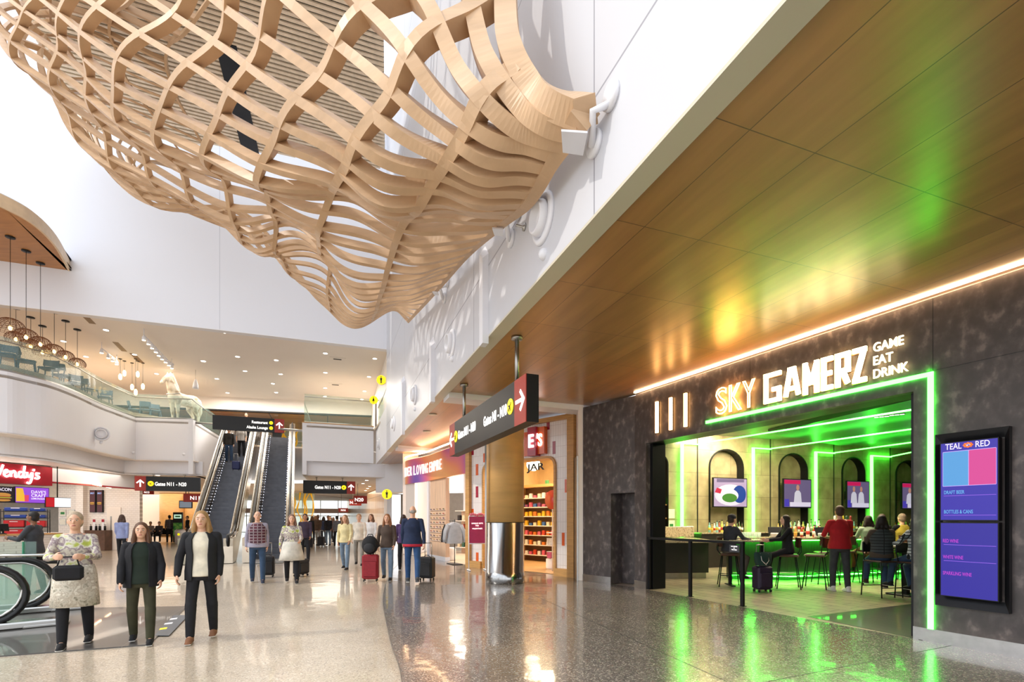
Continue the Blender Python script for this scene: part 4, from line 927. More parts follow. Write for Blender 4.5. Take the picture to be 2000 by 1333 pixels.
# lamps inside the bar: recessed downlights seen in the dropped ceiling plus their light
for i, (x, y) in enumerate(((1712, 816), (1722, 815), (1732, 814), (1742, 812), (1752, 811), (1762, 810))):
    c = atZ(x, y, 4.27); o = thing('downlight', c, 0, 'small bright downlight in the short row on the green bar ceiling', 'light', 'downlights in the bar ceiling')
    m = MB(); m.lathe((0, 0, 0), [(.05, 0), (.05, .012)], 14); m.build('lens', M_lit, o); m = MB(); m.lathe((0, 0, .002), [(.065, 0), (.065, .008)], 14); m.build('ring', M_black, o)
area('bar_downlights', (8.2, 12.2, 4.2), 2.5, 170, WARM, sy=2); area('bar_front_downlights', (6.2, 13.2, 4.3), 2.5, 95, WARM, sy=1.5)
area('bar_back_downlights', (8.5, 15.6, 4.3), 7, 340, WARM, sy=1, direction=(0.1, .3, -1))
for i, x in enumerate((5.9, 8.8, 11.4)): pass
# ================================================================ hanging wayfinding signs
M_plane = mat('pictogram_black', '#15140f', .5)
def arrow(mb, o, right, up, s, ang):
    """arrow pointing along angle (0 = right, 90 = up), centred at o, s = size"""
    ca, sa = math.cos(R(ang)), math.sin(R(ang)); n = right.cross(up)
    def T(x, y): return o + right * (x * ca - y * sa) * s + up * (x * sa + y * ca) * s
    w_ = .075
    def stroke(a, b):
        d = Vector((b[0] - a[0], b[1] - a[1])).normalized(); p = Vector((-d.y, d.x)) * w_
        q = [T(a[0] - p.x, a[1] - p.y), T(b[0] - p.x, b[1] - p.y), T(b[0] + p.x, b[1] + p.y), T(a[0] + p.x, a[1] + p.y)]
        mb.slab(q, n * .008)
    stroke((-.45, 0), (.42, 0)); stroke((.46, -.035), (.05, .4)); stroke((.46, .035), (.05, -.4))
def disc(mb, o, right, up, r, n=28, th=.008):
    nn_ = right.cross(up); mb.slab([o + right * r * math.cos(TW * i / n) + up * r * math.sin(TW * i / n) for i in range(n)], nn_ * th)
def plane_mark(mb, o, right, up, r, ang=45):
    ca, sa = math.cos(R(ang)), math.sin(R(ang)); nn_ = right.cross(up)
    T = lambda x, y: o + right * (x * ca - y * sa) * r + up * (x * sa + y * ca) * r
    for q in ([(-.7, -.07), (.7, -.05), (.78, 0), (.7, .05), (-.7, .07)], [(.2, 0), (-.25, .62), (-.38, .62), (-.12, 0), (-.38, -.62), (-.25, -.62)], [(-.5, 0), (-.72, .26), (-.8, .26), (-.68, 0), (-.8, -.26), (-.72, -.26)]):
        mb.slab([T(*p) for p in q], nn_ * .006)
def hanging_sign(name, label, c0, c1, z1, z0, th, arrow_side, arrow_ang, lines, hangers, ceiling_z, extra=None, box=None):
    """c0, c1: left and right lower ends of the front face in plan"""
    c0, c1 = Vector((c0[0], c0[1], 0)), Vector((c1[0], c1[1], 0)); r_ = (c1 - c0).normalized(); L_ = (c1 - c0).length; back = Vector((-r_.y, r_.x, 0))
    if back.y < 0: back = -back
    o = thing(name, (0, 0, 0), 0, label, 'sign'); H = z1 - z0
    P = lambda t, z, d=0: c0 + r_ * t + back * d + UPV * z
    def slab(t0, t1, za, zb_, d0, d1, nm, mt):
        m = MB(); m.hexa([P(t0, za, d0), P(t1, za, d0), P(t1, za, d1), P(t0, za, d1), P(t0, zb_, d0), P(t1, zb_, d0), P(t1, zb_, d1), P(t0, zb_, d1)]); return m.build(nm, mt, o)
    slab(0, L_, z0, z1, .012, th, 'cabinet', M_signblack)
    aw_ = H * .64; ends = [(0, aw_)] if arrow_side == 'left' else [(L_ - aw_, L_)] if arrow_side == 'right' else [(0, aw_), (L_ - aw_, L_)]
    a0 = ends[0][1] if arrow_side in ('left', 'both') else 0; a1 = ends[-1][0] if arrow_side in ('right', 'both') else L_
    slab(a0, a1, z0, z1, 0, .012, 'black_face', M_signblack)
    for k, (ta_, tb_) in enumerate(ends):
        slab(ta_, tb_, z0, z1, 0, .012, 'red_arrow_panel', M_signred)
        m = MB(); ang = arrow_ang if not isinstance(arrow_ang, tuple) else arrow_ang[k]; arrow(m, P((ta_ + tb_) / 2, (z0 + z1) / 2, -.002), r_, UPV, H * .52, ang); m.build('arrow', M_letter, o)
    for (s, f, zf, hf, anchor, disc_f) in lines:
        h = H * hf; m = MB(); Wp = Wall(c0, c1)
        ta_, tb_ = (Wp.px(q_, 900)[0] for q_ in (f, anchor)); disc_f = Wp.px(disc_f, 900)[0] / L_ if disc_f is not None else None
        t = ta_; w_ = tb_ - ta_; write(m, s, P(t, z0 + H * zf, -.003), r_, UPV, h, width=w_, bold=.012, depth=.004); m.build('lettering', M_letter, o)
        if disc_f is not None:
            q = P(disc_f * L_, z0 + H * zf + h * .5, -.001); m = MB(); disc(m, q, r_, UPV, h * .68 if len(lines) < 2 or arrow_side == 'both' else h * .62); m.build('yellow_disc', M_yellow, o)
            m = MB(); rr_ = h * .6 if len(lines) < 2 or arrow_side == 'both' else h * .5
            if len(lines) < 2 or arrow_side == 'both': plane_mark(m, q + (P(0, 0, -.012) - P(0, 0, 0)), r_, UPV, rr_)
            else: write(m, ('1', '1')[0] + '0', q + (P(0, 0, -.012) - P(0, 0, 0)) - UPV * h * .2, r_, UPV, h * .4, center=True, depth=.003)
            m.build('pictogram', M_plane, o)
    for t in hangers:
        m = MB(); q = P(t * L_, z1, th / 2); m.tube([q, (q.x, q.y, ceiling_z)], .035 if th > .15 else .02, 12); m.build('hanger_pole', M_steel2, o)
        m = MB(); m.lathe((q.x, q.y, ceiling_z - .05), [(.09, 0), (.09, .05)], 16) if th > .15 else m.lathe((q.x, q.y, ceiling_z - .03), [(.06, 0), (.06, .03)], 12); m.build('ceiling_flange', M_steel2, o)
    return o
bl, br = (-1.445, 11.45), (.204, 7.3)
sgn = hanging_sign('gate_sign', 'large black hanging sign with arrows at both ends in front of the column', bl, br, 3.74, 3.03, .21, 'both', (180, 0),
             [('Gates N11 - N20', 895, .40, .26, 929, 890.5), ('Gates N1 - N10', 945, .36, .26, 990, 997)], [.19, .865], ZC)
bx_, by_ = B.x, B.y
def bsign(px0, px1, Y0): a = atY(px0, 1000, Y0); k = (px1 - CX) / F; t = (a.x - k * a.y) / (k * by_ - bx_); return (a.x, a.y), (a.x + bx_ * t, a.y + by_ * t)
c0, c1 = bsign(415, 555, 24.0)
hanging_sign('lounge_sign', 'black hanging sign reading Restaurant and Alaska Lounge above the escalators', c0, c1, 6.62, 5.93, .14, 'right', 90, [('Restaurant', 492, .58, .2, 523, 529.5), ('Alaska Lounge', 481.5, .2, .2, 523, 529.5)], [], 9)
m = MB(); m.tube([atY(381, 826, 24.6), atY(590, 842, 25.2)], .06, 12); tag(m.build('support_pipe', M_steel2), 'horizontal metal pipe carrying the Restaurant sign between the balconies', 'pipe')
c0, c1 = bsign(592, 694, 26.0); hanging_sign('gate_sign', 'hanging sign Gates N11 - N20 with up arrow right, over the central crowd', c0, c1, 3.6, 2.92, .14, 'right', 90, [('Gates N11 - N20', 615, .37, .26, 665.5, 671.5)], [.25, .75], 3.78)
c0, c1 = bsign(263, 391, 23.6); hanging_sign('gate_sign', 'hanging sign Gates N11 - N20 with up arrow left, beside the escalator', c0, c1, 3.62, 2.92, .14, 'left', 90, [('Gates N11 - N20', 302.5, .37, .26, 364, 294.5)], [.27, .75], 3.75)
def gate_plate(px0, px1, py0, py1, Y, text, label, zc, f=.5):
    c0, c1 = bsign(px0, px1, Y); c0, c1 = Vector((*c0, 0)), Vector((*c1, 0)); r_ = (c1 - c0).normalized(); z1 = CH - (py0 - HY) / F * Y; z0 = CH - (py1 - HY) / F * Y; back = Vector((-r_.y, r_.x, 0))
    o = thing('gate_plate', (0, 0, 0), 0, label, 'sign', 'red gate number plates'); P = lambda t, z, d=0: c0 + r_ * t + back * d + UPV * z; L_ = (c1 - c0).length
    m = MB(); m.hexa([P(0, z0), P(L_, z0), P(L_, z0, .12), P(0, z0, .12), P(0, z1), P(L_, z1), P(L_, z1, .12), P(0, z1, .12)]); m.build('red_panel', M_signred, o)
    m = MB(); write(m, text, P(L_ * f, z0 + (z1 - z0) * .28, -.004), r_, UPV, (z1 - z0) * .46, center=True, bold=.012, depth=.004); m.build('lettering', M_letter, o)
    m = MB(); m.tube([P(L_ * .3, z1, .06), P(L_ * .3, zc, .06)], .02, 8); m.build('hanger_pole', M_steel2, o)
gate_plate(358, 391, 965, 981, 27, 'N11', 'red plate N11 hanging below the left gates sign', 3.75, .68)
gate_plate(691, 717, 969, 984, 31, 'N20', 'red plate N20 nearest, right of the central gates sign', 3.78, .4)
gate_plate(682, 706, 976, 988, 37, 'N18', 'dark red plate partly behind the N20 plate', 3.78, .35)
gate_plate(661, 680, 993, 1001, 45, 'N16', 'far red plate N16 above the crowd', 3.78, .5)
gate_plate(273, 300, 958, 966, 30, 'N13', 'lit red plate just under the red arrow of the left gates sign', 3.75, .5)
# round washroom signs
def washroom(px, py, Y, r, woman, label):
    c = atY(px, py, Y); o = thing('washroom_sign', c, 0, label, 'sign', 'round yellow washroom signs'); rr_, uu = Vector((1, 0, 0)), UPV
    m = MB(); disc(m, Vector((0, 0, 0)), rr_, uu, r, th=.05); m.build('yellow_disc', M_yellow, o)
    m = MB(); m.slab([Vector((r * 1.03 * math.cos(TW * i / 28), .002, r * 1.03 * math.sin(TW * i / 28))) for i in range(28)], (0, .04, 0)); m.build('rim', M_steel2, o)
    m = MB(); d = Vector((0, -.055, 0)); disc(m, d + UPV * r * .62, rr_, uu, r * .13)
    if woman: m.slab([d + Vector((x * r, 0, z * r)) for x, z in ((-.32, -.3), (.32, -.3), (.13, .42), (-.13, .42))], (0, -.005, 0)); L2 = ((-.14, -.05), (.05, .14))
    else: m.slab([d + Vector((x * r, 0, z * r)) for x, z in ((-.2, -.1), (.2, -.1), (.25, .42), (-.25, .42))], (0, -.005, 0)); L2 = ((-.18, -.02), (.02, .18))
    for a, b in L2: m.slab([d + Vector((x * r, 0, z * r)) for x, z in ((a, -.75), (b, -.75), (b, -.1), (a, -.1))], (0, -.005, 0))
    m.build('pictogram', M_plane, o); m = MB(); m.tube([(r, .02, 0), (r + .9, .5, 0)], .02, 8); m.build('wall_arm', M_steel2, o)
washroom(745, 743, 22.6, .21, False, 'upper yellow disc with a man figure on the upstairs wall')
washroom(730, 782, 26.2, .21, True, 'yellow disc with a woman figure upstairs below the man disc')
washroom(756, 966, 24.9, .25, False, 'yellow disc with a man figure at ground level beside the shops')

# ================================================================ big column
col = thing('column', (-.17, 12.35, 0), 0, 'thick round column, timber above and polished steel below, under the large sign', 'column'); cr_ = .475
cladding = mat('golden_veneer', '#d3a566', .4, .0, var=.10, scale=1.2, stretch=(1, 1, 5))
mirror = mat('polished_steel', '#a8a8a8', .17, 1, var=.12, scale=5, stretch=(3, 3, .4))
m = MB(); m.lathe((0, 0, 0), [(cr_ - .005, 1.5), (cr_ - .005, 4.5)], 64); m.build('timber_cladding', cladding, col)
m = MB(); m.lathe((0, 0, 0), [(cr_, .0), (cr_ + .012, .01), (cr_ + .012, .28), (cr_, .285), (cr_, 1.495), (cr_ - .004, 1.5)], 64); m.build('steel_cladding', mirror, col)
m = MB(); m.box((-cr_ * .95 - .02, -.3, 2.5), (.04, .05, 2.0)); m.build('cover_strip', M_steel2, col)
m = MB(); m.lathe((0, 0, 1.49), [(cr_ + .004, 0), (cr_ + .004, .012)], 64); m.build('joint_ring', M_black, col)

# ================================================================ sweet shop facade (E'S / JAR)
ES = Wall((1.72, 13.3), (-1.45, 16.3))
tile = brick_mat('white_vertical_tile', '#f1ece9', '#ebe4e1', '#cfc6c2', .085, .30, .005, .2, rot=(R(90), 0, axis_rot(ES.u)), coat=.4, bump=.1)
tl_ = lambda x, y: ES.px(x, y)
shop = thing('sweet_shop_front', (0, 0, 0), 0, 'white tiled shop front with scattered red and orange tiles and an oak rimmed doorway', 'shop front')
dR, dL = ES.px(1087, 1000)[0], ES.px(943, 1000)[0]; D1 = 3.36; r0, r1 = .22, ES.len - .18
m = MB()
wbox(m, ES, r0, dR, .22, 4.3, 0, .25); wbox(m, ES, dL, r1, .22, 4.3, 0, .25); wbox(m, ES, dR, dL, D1, 4.3, 0, .25)
for k in range(5):   # rounded door corners
    a0, a1 = k * R(18), (k + 1) * R(18); rr_ = .3
    for s_, t_ in ((1, dR), (-1, dL)):
        p = [(t_, D1), (t_ + s_ * (rr_ - rr_ * math.cos(a0)), D1 - rr_ + rr_ * math.sin(a0)), (t_ + s_ * (rr_ - rr_ * math.cos(a1)), D1 - rr_ + rr_ * math.sin(a1))]
        m.add([ES.P(*q) for q in p] + [ES.P(q[0], q[1], .25) for q in p], [(0, 1, 2), (5, 4, 3), (1, 4, 5, 2)])
m.build('tiled_wall', tile, shop)
m = MB(); wbox(m, ES, 0, r0, 0, 4.42, -.12, .3); wbox(m, ES, r1, ES.len, 0, 4.42, -.12, .3); wbox(m, ES, r0, r1, 4.3, 4.42, -.12, .3); wbox(m, ES, r0, dR, 0, .22, -.12, .3); wbox(m, ES, dL, r1, 0, .22, -.12, .3)
m.build('oak_frame', M_oak, shop)
m = MB(); pts = [(dR, 0)] + [(dR + .3 - .3 * math.cos(R(18 * k)), D1 - .3 + .3 * math.sin(R(18 * k))) for k in range(6)] + [(dL - .3 + .3 * math.cos(R(18 * k)), D1 - .3 + .3 * math.sin(R(18 * k))) for k in range(5, -1, -1)] + [(dL, 0)]
for (p0, q0), (p1, q1) in zip(pts[:-1], pts[1:]):
    d = Vector((p1 - p0, q1 - q0)).normalized(); nx, nz_ = d.y * .07, -d.x * .07
    m.hexa([ES.P(p0, q0, -.05), ES.P(p1, q1, -.05), ES.P(p1 + nx, q1 + nz_, -.05), ES.P(p0 + nx, q0 + nz_, -.05), ES.P(p0, q0, .35), ES.P(p1, q1, .35), ES.P(p1 + nx, q1 + nz_, .35), ES.P(p0 + nx, q0 + nz_, .35)])
m.build('doorway_rim', M_oak, shop)
M_crim = mat('crimson_tile', '#a3203a', .25, coat=.4); M_oran = mat('orange_tile', '#dd5f22', .25, coat=.4)
z2p = lambda x, y: (760 + x * .4052, 640 + y * .4052)
for (x0, y0, x1, y1, c) in ((862, 472, 875, 535, 1), (862, 602, 875, 665, 0), (847, 733, 860, 796, 1), (862, 862, 875, 925, 0), (833, 990, 846, 1053, 1), (862, 1120, 875, 1183, 0), (760, 458, 774, 492, 0), (788, 550, 802, 610, 0),
                       (418, 660, 430, 713, 1), (418, 767, 430, 820, 0), (396, 875, 408, 920, 1), (419, 1085, 431, 1135, 1), (454, 608, 464, 650, 1), (398, 590, 408, 615, 0)):
    a, b = z2p(x0, y0), z2p(x1, y1); ta_, z1 = ES.px(*a); tb_, z0 = ES.px(*b); m = MB(); wbox(m, ES, min(ta_, tb_), max(ta_, tb_), z0, z1, -.006, 0); m.build('coloured_tile', M_oran if c else M_crim, shop)
so = thing('shop_sign', (0, 0, 0), 0, "red and orange projecting blocks with glowing letters E and 'S above the sweet shop door", 'sign')
esr = Vector((-ES.u.x, -ES.u.y, 0))
for x0, y0, x1, y1, mt, s_, dp_ in ((1030, 836, 1046, 890, M_crim, 'E', .22), (1045, 836, 1063, 886, M_oran, "'S", .14), (1020, 846, 1030, 891, M_oran, '', .1)):
    ta_, z1 = ES.px(x0, y0, -dp_); tb_, z0 = ES.px(x1, y1, -dp_); m = MB(); wbox(m, ES, tb_, ta_, z0, z1, -dp_, -.0); m.build('sign_block', mt, so)
    if s_: m = MB(); write(m, s_, ES.P((ta_ + tb_) / 2, z0 + (z1 - z0) * .3, -dp_ - .02), esr, UPV, (z1 - z0) * .46, width=(ta_ - tb_) * .6, center=True, bold=.02, depth=.01); m.build('glowing_letter', M_lit, so)
m = MB(); ta_, z0 = ES.px(1029, 911, .1); tb_, _ = ES.px(1063, 905, .1); write(m, 'JAR', ES.P(ta_, 3.0, .1), esr, UPV, .21, width=ta_ - tb_, bold=.01); o = m.build('door_lettering', M_dark); tag(o, 'dark letters JAR hung in the top of the sweet shop doorway', 'lettering')
# interior of the sweet shop
m = MB(); m.prism([(1.8, 13.6), (2.1, 15.1), (2.2, 15.8), (5.4, 17.6), (1.2, 21.6), (-1.3, 16.6)], 0, .008); struct('floor_shop', m, brick_mat('pale_oak_floor', '#c8a274', '#bd976a', '#8c6a46', 1.4, .16, .004, .35, grain=(3, (1, 8, 1), .3)))
m = MB(); m.prism([(1.8, 13.6), (2.1, 15.1), (2.2, 15.8), (5.4, 17.6), (1.2, 21.6), (-1.3, 16.6)], 4.1, 4.15); struct('ceiling_shop', m, M_white)
m = MB(); wallstrip(m, [(1.95, 13.5), (2.1, 15.1), (2.2, 15.8), (5.4, 17.6), (1.2, 21.6), (-1.35, 16.5)], 0, 4.12, -.1); struct('wall_shop', m, mat('warm_shop_wall', '#f1d9ae', .5))
area('sweet_shop_lights', (1.6, 17.0, 4.05), 2.2, 190, (1, .80, .5))
area('gift_shop_lights', (-1.2, 20.5, 4.0), 2.5, 170, SOFT)
SH = Wall((1.62, 17.6), (.25, 18.9))
su = thing('display_shelving', (0, 0, 0), 0, 'oak unit of seven shelves full of small packets inside the sweet shop', 'shelving')
m = MB(); wbox(m, SH, 0, SH.len, .0, 2.75, .42, .5); m.build('back_panel', mat('shelf_back', '#6b4a2c', .5), su)
for t in (-.04, SH.len): m = MB(); wbox(m, SH, t, t + .04, 0, 2.85, -.02, .5); m.build('side_panel', M_oak, su)
zsh = [.25, .62, .98, 1.33, 1.68, 2.02, 2.36]
for z in zsh: m = MB(); wbox(m, SH, 0, SH.len, z - .03, z, 0, .44); m.build('shelf', M_cream, su)
m = MB(); wbox(m, SH, 0, SH.len, 2.75, 2.85, -.02, .5); m.build('top_panel', M_oak, su)
PK = ['#c8442e', '#e2b32a', '#d8607c', '#3f7a4a', '#3b66a8', '#e8dcc0', '#7a3e6a', '#e07a2c', '#f0efe8']
pk_m = [mat('packet_%d' % i, c, .45, var=.2, scale=20) for i, c in enumerate(PK)]
pk_p = []
for i in range(9):
    o = thing('sweet_packet', (0, 0, 0), 0, 'x', 'packet', 'packets on the sweet shop shelves'); m = MB(); m.bbox((0, 0, .07), (.13, .09, .14), .01); m.build('carton', pk_m[i], o); m = MB(); m.box((0, -.047, .07), (.08, .004, .07)); m.build('front_label', pk_m[(i + 4) % 9], o); pk_p.append(o)
upk = [0] * 9; RS = axis_rot(SH.u)
on_ = ['bottom', 'second', 'third', 'fourth', 'fifth', 'sixth', 'top']
pal = [[2, 8, 0], [7, 8, 5], [0, 2, 7], [4, 1, 5], [1, 1, 7], [2, 6, 4], [8, 5, 2]]
for k, z in enumerate(zsh):
    for j in range(9):
        i = pal[k][j % 3]; p = SH.P(SH.len * (j + .5) / 9, z, .12)
        lab = '%s packet on the %s shelf of the sweet shop wall unit' % (('red', 'yellow', 'pink', 'green', 'blue', 'cream', 'plum', 'orange', 'white')[i], on_[k])
        o = pk_p[i] if not upk[i] else dup(pk_p[i], (0, 0, 0), 0, lab); upk[i] = 1; o.location = p; o.rotation_euler = (0, 0, RS); o['label'] = lab; o.scale = (1, 1, rnd.uniform(.7, 1.4))
for i, o in enumerate(pk_p):
    if not upk[i]:
        p = SH.P(.1 + .16 * i, 2.85, .12); o.location = p; o.rotation_euler = (0, 0, RS); o['label'] = '%s packet standing on top of the sweet shop wall unit' % ('red', 'yellow', 'pink', 'green', 'blue', 'cream', 'plum', 'orange', 'white')[i]
# right of the doorway: candy stack and swirl disc
cd = thing('candy_stand', (1.35, 15.75, .008), .3, 'round tiered stand of pink sweet boxes right of the sweet shop door', 'display stand')
m = MB(); m.lathe((0, 0, 0), [(.26, 0), (.27, .02), (.27, .30), (.25, .31)], 24); m.build('drum', M_cream, cd)
m = MB(); m.lathe((0, 0, .31), [(.02, 0), (.02, 1.3)], 10); m.build('post', M_steel2, cd)
for k, z in enumerate((.72, 1.12)): m = MB(); m.lathe((0, 0, z), [(.26, 0), (.26, .02)], 24); m.build('tier', M_cream, cd)
for k, (z, c) in enumerate(((.318, 2), (.318, 6), (.745, 2), (.745, 8), (1.145, 2), (1.145, 8))):
    a = k * 2.3 + 2.6; o = thing('sweet_box', (1.35 + .15 * math.cos(a), 15.75 + .15 * math.sin(a), .012 + z), a, '%s sweet box on the %s tier of the round stand' % (('pink', 'plum', 'pink', 'white', 'pink', 'white')[k], ('base', 'base', 'middle', 'middle', 'top', 'top')[k]), 'box', 'boxes on the round stand')
    m = MB(); m.bbox((0, 0, .1), (.17, .15, .2), .012); m.build('carton', pk_m[c], o); m = MB(); m.box((0, 0, .205), (.18, .16, .015)); m.build('lid', pk_m[8], o)
c = ES.at(1080, 977, .9); o = thing('swirl_disc', c, RS, 'giant multicoloured swirl lollipop disc inside the sweet shop door', 'lollipop')
for k, cc in enumerate(('#d8402c', '#2f8a4a', '#e8b82a', '#3a5fae', '#d8402c', '#f0efe8')):
    m = MB(); m.lathe((0, -.01 * k, 0), [(.30 - .05 * k, -.02), (.30 - .05 * k, .02)], 28, M=Matrix.Rotation(R(90), 3, 'X')); m.build('sugar_ring', mat('swirl_%d' % k, cc, .3, coat=.5), o)
m = MB(); m.tube([(0, .02, -.28), (0, .02, -c.z + .01)], .02, 8); m.build('stick', M_cream, o)
m = MB(); m.ball((0, 0, 0), .24, 20); m.tube([(0, 0, .2), (0, 0, .59)], .01, 6); o = m.build('globe_lamp', mat('lit_globe', '#fff6e6', .5, emit='#ffe9c4', es=4, var=0), None, (.75, 17.4, 3.5)); tag(o, 'glowing white globe lamp inside the sweet shop doorway', 'lamp')

# ================================================================ gift shop (TENDER LOVING EMPIRE)
gp = crom([(-1.50, 16.35, 0), (-2.5, 18.2, 0), (-3.45, 20.0, 0), (-4.2, 21.0, 0), (-4.72, 21.9, 0), (-4.78, 22.8, 0)], 8)
gf = ramp_mat('sunset_fascia', 'noise', [(.34, '#7f5fc0'), (.42, '#d0608c'), (.5, '#e88a58'), (.6, '#f0a860')], .35, scale=.35, detail=0, loc=(.9, 0, .3))
fas = thing('gift_shop_fascia', (0, 0, 0), 0, 'curved orange and pink shop band with white TENDER LOVING EMPIRE letters', 'shop sign')
m = MB(); wallstrip(m, gp, 3.1, 4.12, -.12); m.build('band', gf, fas)
m = MB(); wallstrip(m, [p + Vector((.06, .04, 0)) for p in gp], 4.12, 4.16, -.12); m.build('band_cap', M_white, fas)
# letters along the curve
al = [0]
for p, q in zip(gp[:-1], gp[1:]): al.append(al[-1] + (q - p).length)
def on_curve(s_):
    i = max(j for j in range(len(al)) if al[j] <= s_ or j == 0); i = min(i, len(gp) - 2); f = (s_ - al[i]) / (al[i + 1] - al[i]); d = (gp[i + 1] - gp[i]).normalized(); return gp[i] + (gp[i + 1] - gp[i]) * f, d
m = MB(); s_ = 2.30
for ch in reversed('TENDER LOVING EMPIRE'):
    if ch == ' ': s_ += .13; continue
    w_c = .075 if ch == 'I' else .27 if ch == 'M' else .2
    p, d = on_curve(s_); q, _ = on_curve(s_ + w_c); out = Vector((d.y, -d.x, 0)); out = -out if out.dot(p) > 0 else out
    write(m, ch, q + out * .03 + UPV * 3.42, p - q, UPV, .42, width=(p - q).length, bold=.004, depth=.015)
    s_ += w_c + .055
    if s_ > al[-1] - .3: break
m.build('lettering', mat('shop_letter', '#fff4ee', .4, emit='#ffffff', es=.35, var=0), fas)
m = MB(); m.tube([p + Vector((.0, 0, 4.28)) for p in gp[:-6]], .03, 6); tag(m.build('cove_light', M_cove), 'curved warm strip of light above the orange gift shop band', 'light')
GS = Wall((-1.5, 16.4), (-3.42, 20.0)); GS2 = Wall((-3.42, 20.0), (-4.6, 21.8))
m = MB()
m = MB(); wbox(m, GS, -.06, .1, 0, 3.1, 0, .1); struct('trim_gift_shop_post', m, M_steel2)
a, _ = GS.px(868, 1000); b, _ = GS.px(838, 1000)
gwood = mat('whitewashed_plywood', '#d9b79a', .5, var=.14, scale=2, stretch=(6, 6, .5))
sp = thing('sunglasses_display', (0, 0, 0), 0, 'tall pale plywood panel with rows of sunglasses at the gift shop entrance', 'display')
m = MB(); wbox(m, GS, a, b, .16, 3.1, .05, .2); m.build('panel', gwood, sp); m = MB(); wbox(m, GS, a, b + .1, 0, .16, .03, .22); m.build('plinth', M_white, sp)
rowz = [1.95, 1.78, 1.61, 1.44, 1.27, 1.10, .93, .78]
for z in rowz: m = MB(); wbox(m, GS, a + .04, b - .04, z - .045, z - .035, .0, .05); m.build('rail', M_cream, sp)
GC = ['#2f5a4a', '#7a3a2a', '#c9a23a', '#26262a', '#5a3a78', '#b84a3a']
gl_p = []
for i, c in enumerate(GC):
    o = thing('sunglasses', (0, 0, 0), 0, 'x', 'sunglasses', 'sunglasses on the plywood panel')
    for s_ in (-1, 1): m = MB(); m.lathe((s_ * .034, 0, 0), [(.027, -.004), (.027, .004)], 10, M=Matrix.Rotation(R(90), 3, 'X')); m.build('lens', mat('lens_%d' % i, c, .15, coat=.5), o)
    m = MB(); m.tube([(-.065, .02, .012), (-.065, 0, .012), (0, -.004, .006), (.065, 0, .012), (.065, .02, .012)], .004, 5); m.build('frame', mat('frame_%d' % i, GC[(i + 2) % 6], .4), o); gl_p.append(o)
ug = [0] * 6; gi = 0
for r_, z in enumerate(rowz):
    for k in range(5):
        i = (k * 2 + r_ * 3) % 6 if False else gi % 6; gi += 1; p = GS.P(a + (b - a) * (k + .5) / 5, z, .02); lab = 'small sunglasses in row %s of the plywood panel' % ('one', 'two', 'three', 'four', 'five', 'six', 'seven', 'eight')[r_]
        o = gl_p[i] if not ug[i] else dup(gl_p[i], (0, 0, 0), 0, lab); ug[i] = 1; o.location = p; o.rotation_euler = (0, 0, axis_rot(GS.u)); o['label'] = lab
m = MB(); wbox(m, GS, b + .06, b + .26, 0, 3.1, 0, .2); struct('trim_gift_shop_pier', m, M_white)
m = MB(); wallstrip(m, [(-4.15, 21.1), (-4.7, 21.9)], 0, 3.1, -.15); struct('wall_gift_shop_end', m, M_cream)
m = MB(); m.prism([(-1.4, 16.7), (1.0, 21.8), (-2.4, 24.5), (-4.7, 22), (-3.4, 20)], 0, .008); struct('floor_gift_shop', m, mat('pale_resin_floor', '#cfbda4', .35))
m = MB(); m.prism([(-1.4, 16.7), (1.0, 21.8), (-2.4, 24.5), (-4.7, 22), (-3.4, 20)], 4.05, 4.1); struct('ceiling_gift_shop', m, M_white)
m = MB(); wallstrip(m, [(1.0, 21.8), (-2.4, 24.5)], 0, 4.1, -.1); wallstrip(m, [(-1.36, 16.7), (1.0, 21.6)], 0, 4.1, -.04); struct('wall_gift_shop', m, M_white)
GBk = Wall((-.6, 20.9), (-2.6, 22.6))
gs = thing('gift_shelving', (0, 0, 0), 0, 'low pale shelving with goods inside the gift shop behind the clothes rack', 'shelving')
m = MB(); wbox(m, GBk, 0, GBk.len, 0, 1.95, .4, .45); m.build('back_panel', gwood, gs)
for z in (.3, .7, 1.1, 1.5, 1.95): m = MB(); wbox(m, GBk, 0, GBk.len, z - .03, z, 0, .42); m.build('shelf', M_cream, gs)
gr_ = []
for i, c in enumerate(('#3a2a22', '#9a3e2c', '#2f5a4a', '#d8c9a8', '#26262a')):
    m = MB(); m.bbox((0, 0, .12), (.14, .16, .24), .01); o = m.build('gift_item', mat('gift_%d' % i, c, .5, var=.2)); tag(o, 'x', 'gift', 'goods on the gift shop shelves'); gr_.append(o)
first = set()
for k, z in enumerate((.3, .7, 1.1, 1.5)):
    for j in range(9):
        i = (j + 2 * k) % 5; lab = '%s item on the %s gift shop shelf' % (('brown', 'rust', 'green', 'cream', 'black')[i], ('lowest', 'second', 'third', 'top')[k]); o = gr_[i] if i not in first else dup(gr_[i], (0, 0, 0), 0, lab); first.add(i)
        o.location = GBk.P(GBk.len * (j + .5) / 9, z, .15); o.rotation_euler = (0, 0, axis_rot(GBk.u)); o['label'] = lab
m = MB(); m.ball((0, 0, 0), .33, 20); o = thing('pendant_lamp', (-2.3, 19.9, 2.95), 0, 'large glowing paper globe lamp inside the gift shop', 'lamp'); m.build('globe', MATS['lit_globe'], o); m = MB(); m.tube([(0, 0, .3), (0, 0, 1.1)], .008, 6); m.build('cord', M_white, o)
pt_ = thing('potted_plant', GBk.P(.75, 1.95, .18), 0, 'small green plant in a yellow pot on the gift shop shelf', 'plant'); m = MB(); m.lathe((0, 0, 0), [(.09, 0), (.13, .16), (.12, .17)], 14); m.build('pot', mat('yellow_pot', '#e0b92c', .4), pt_)
m = MB()
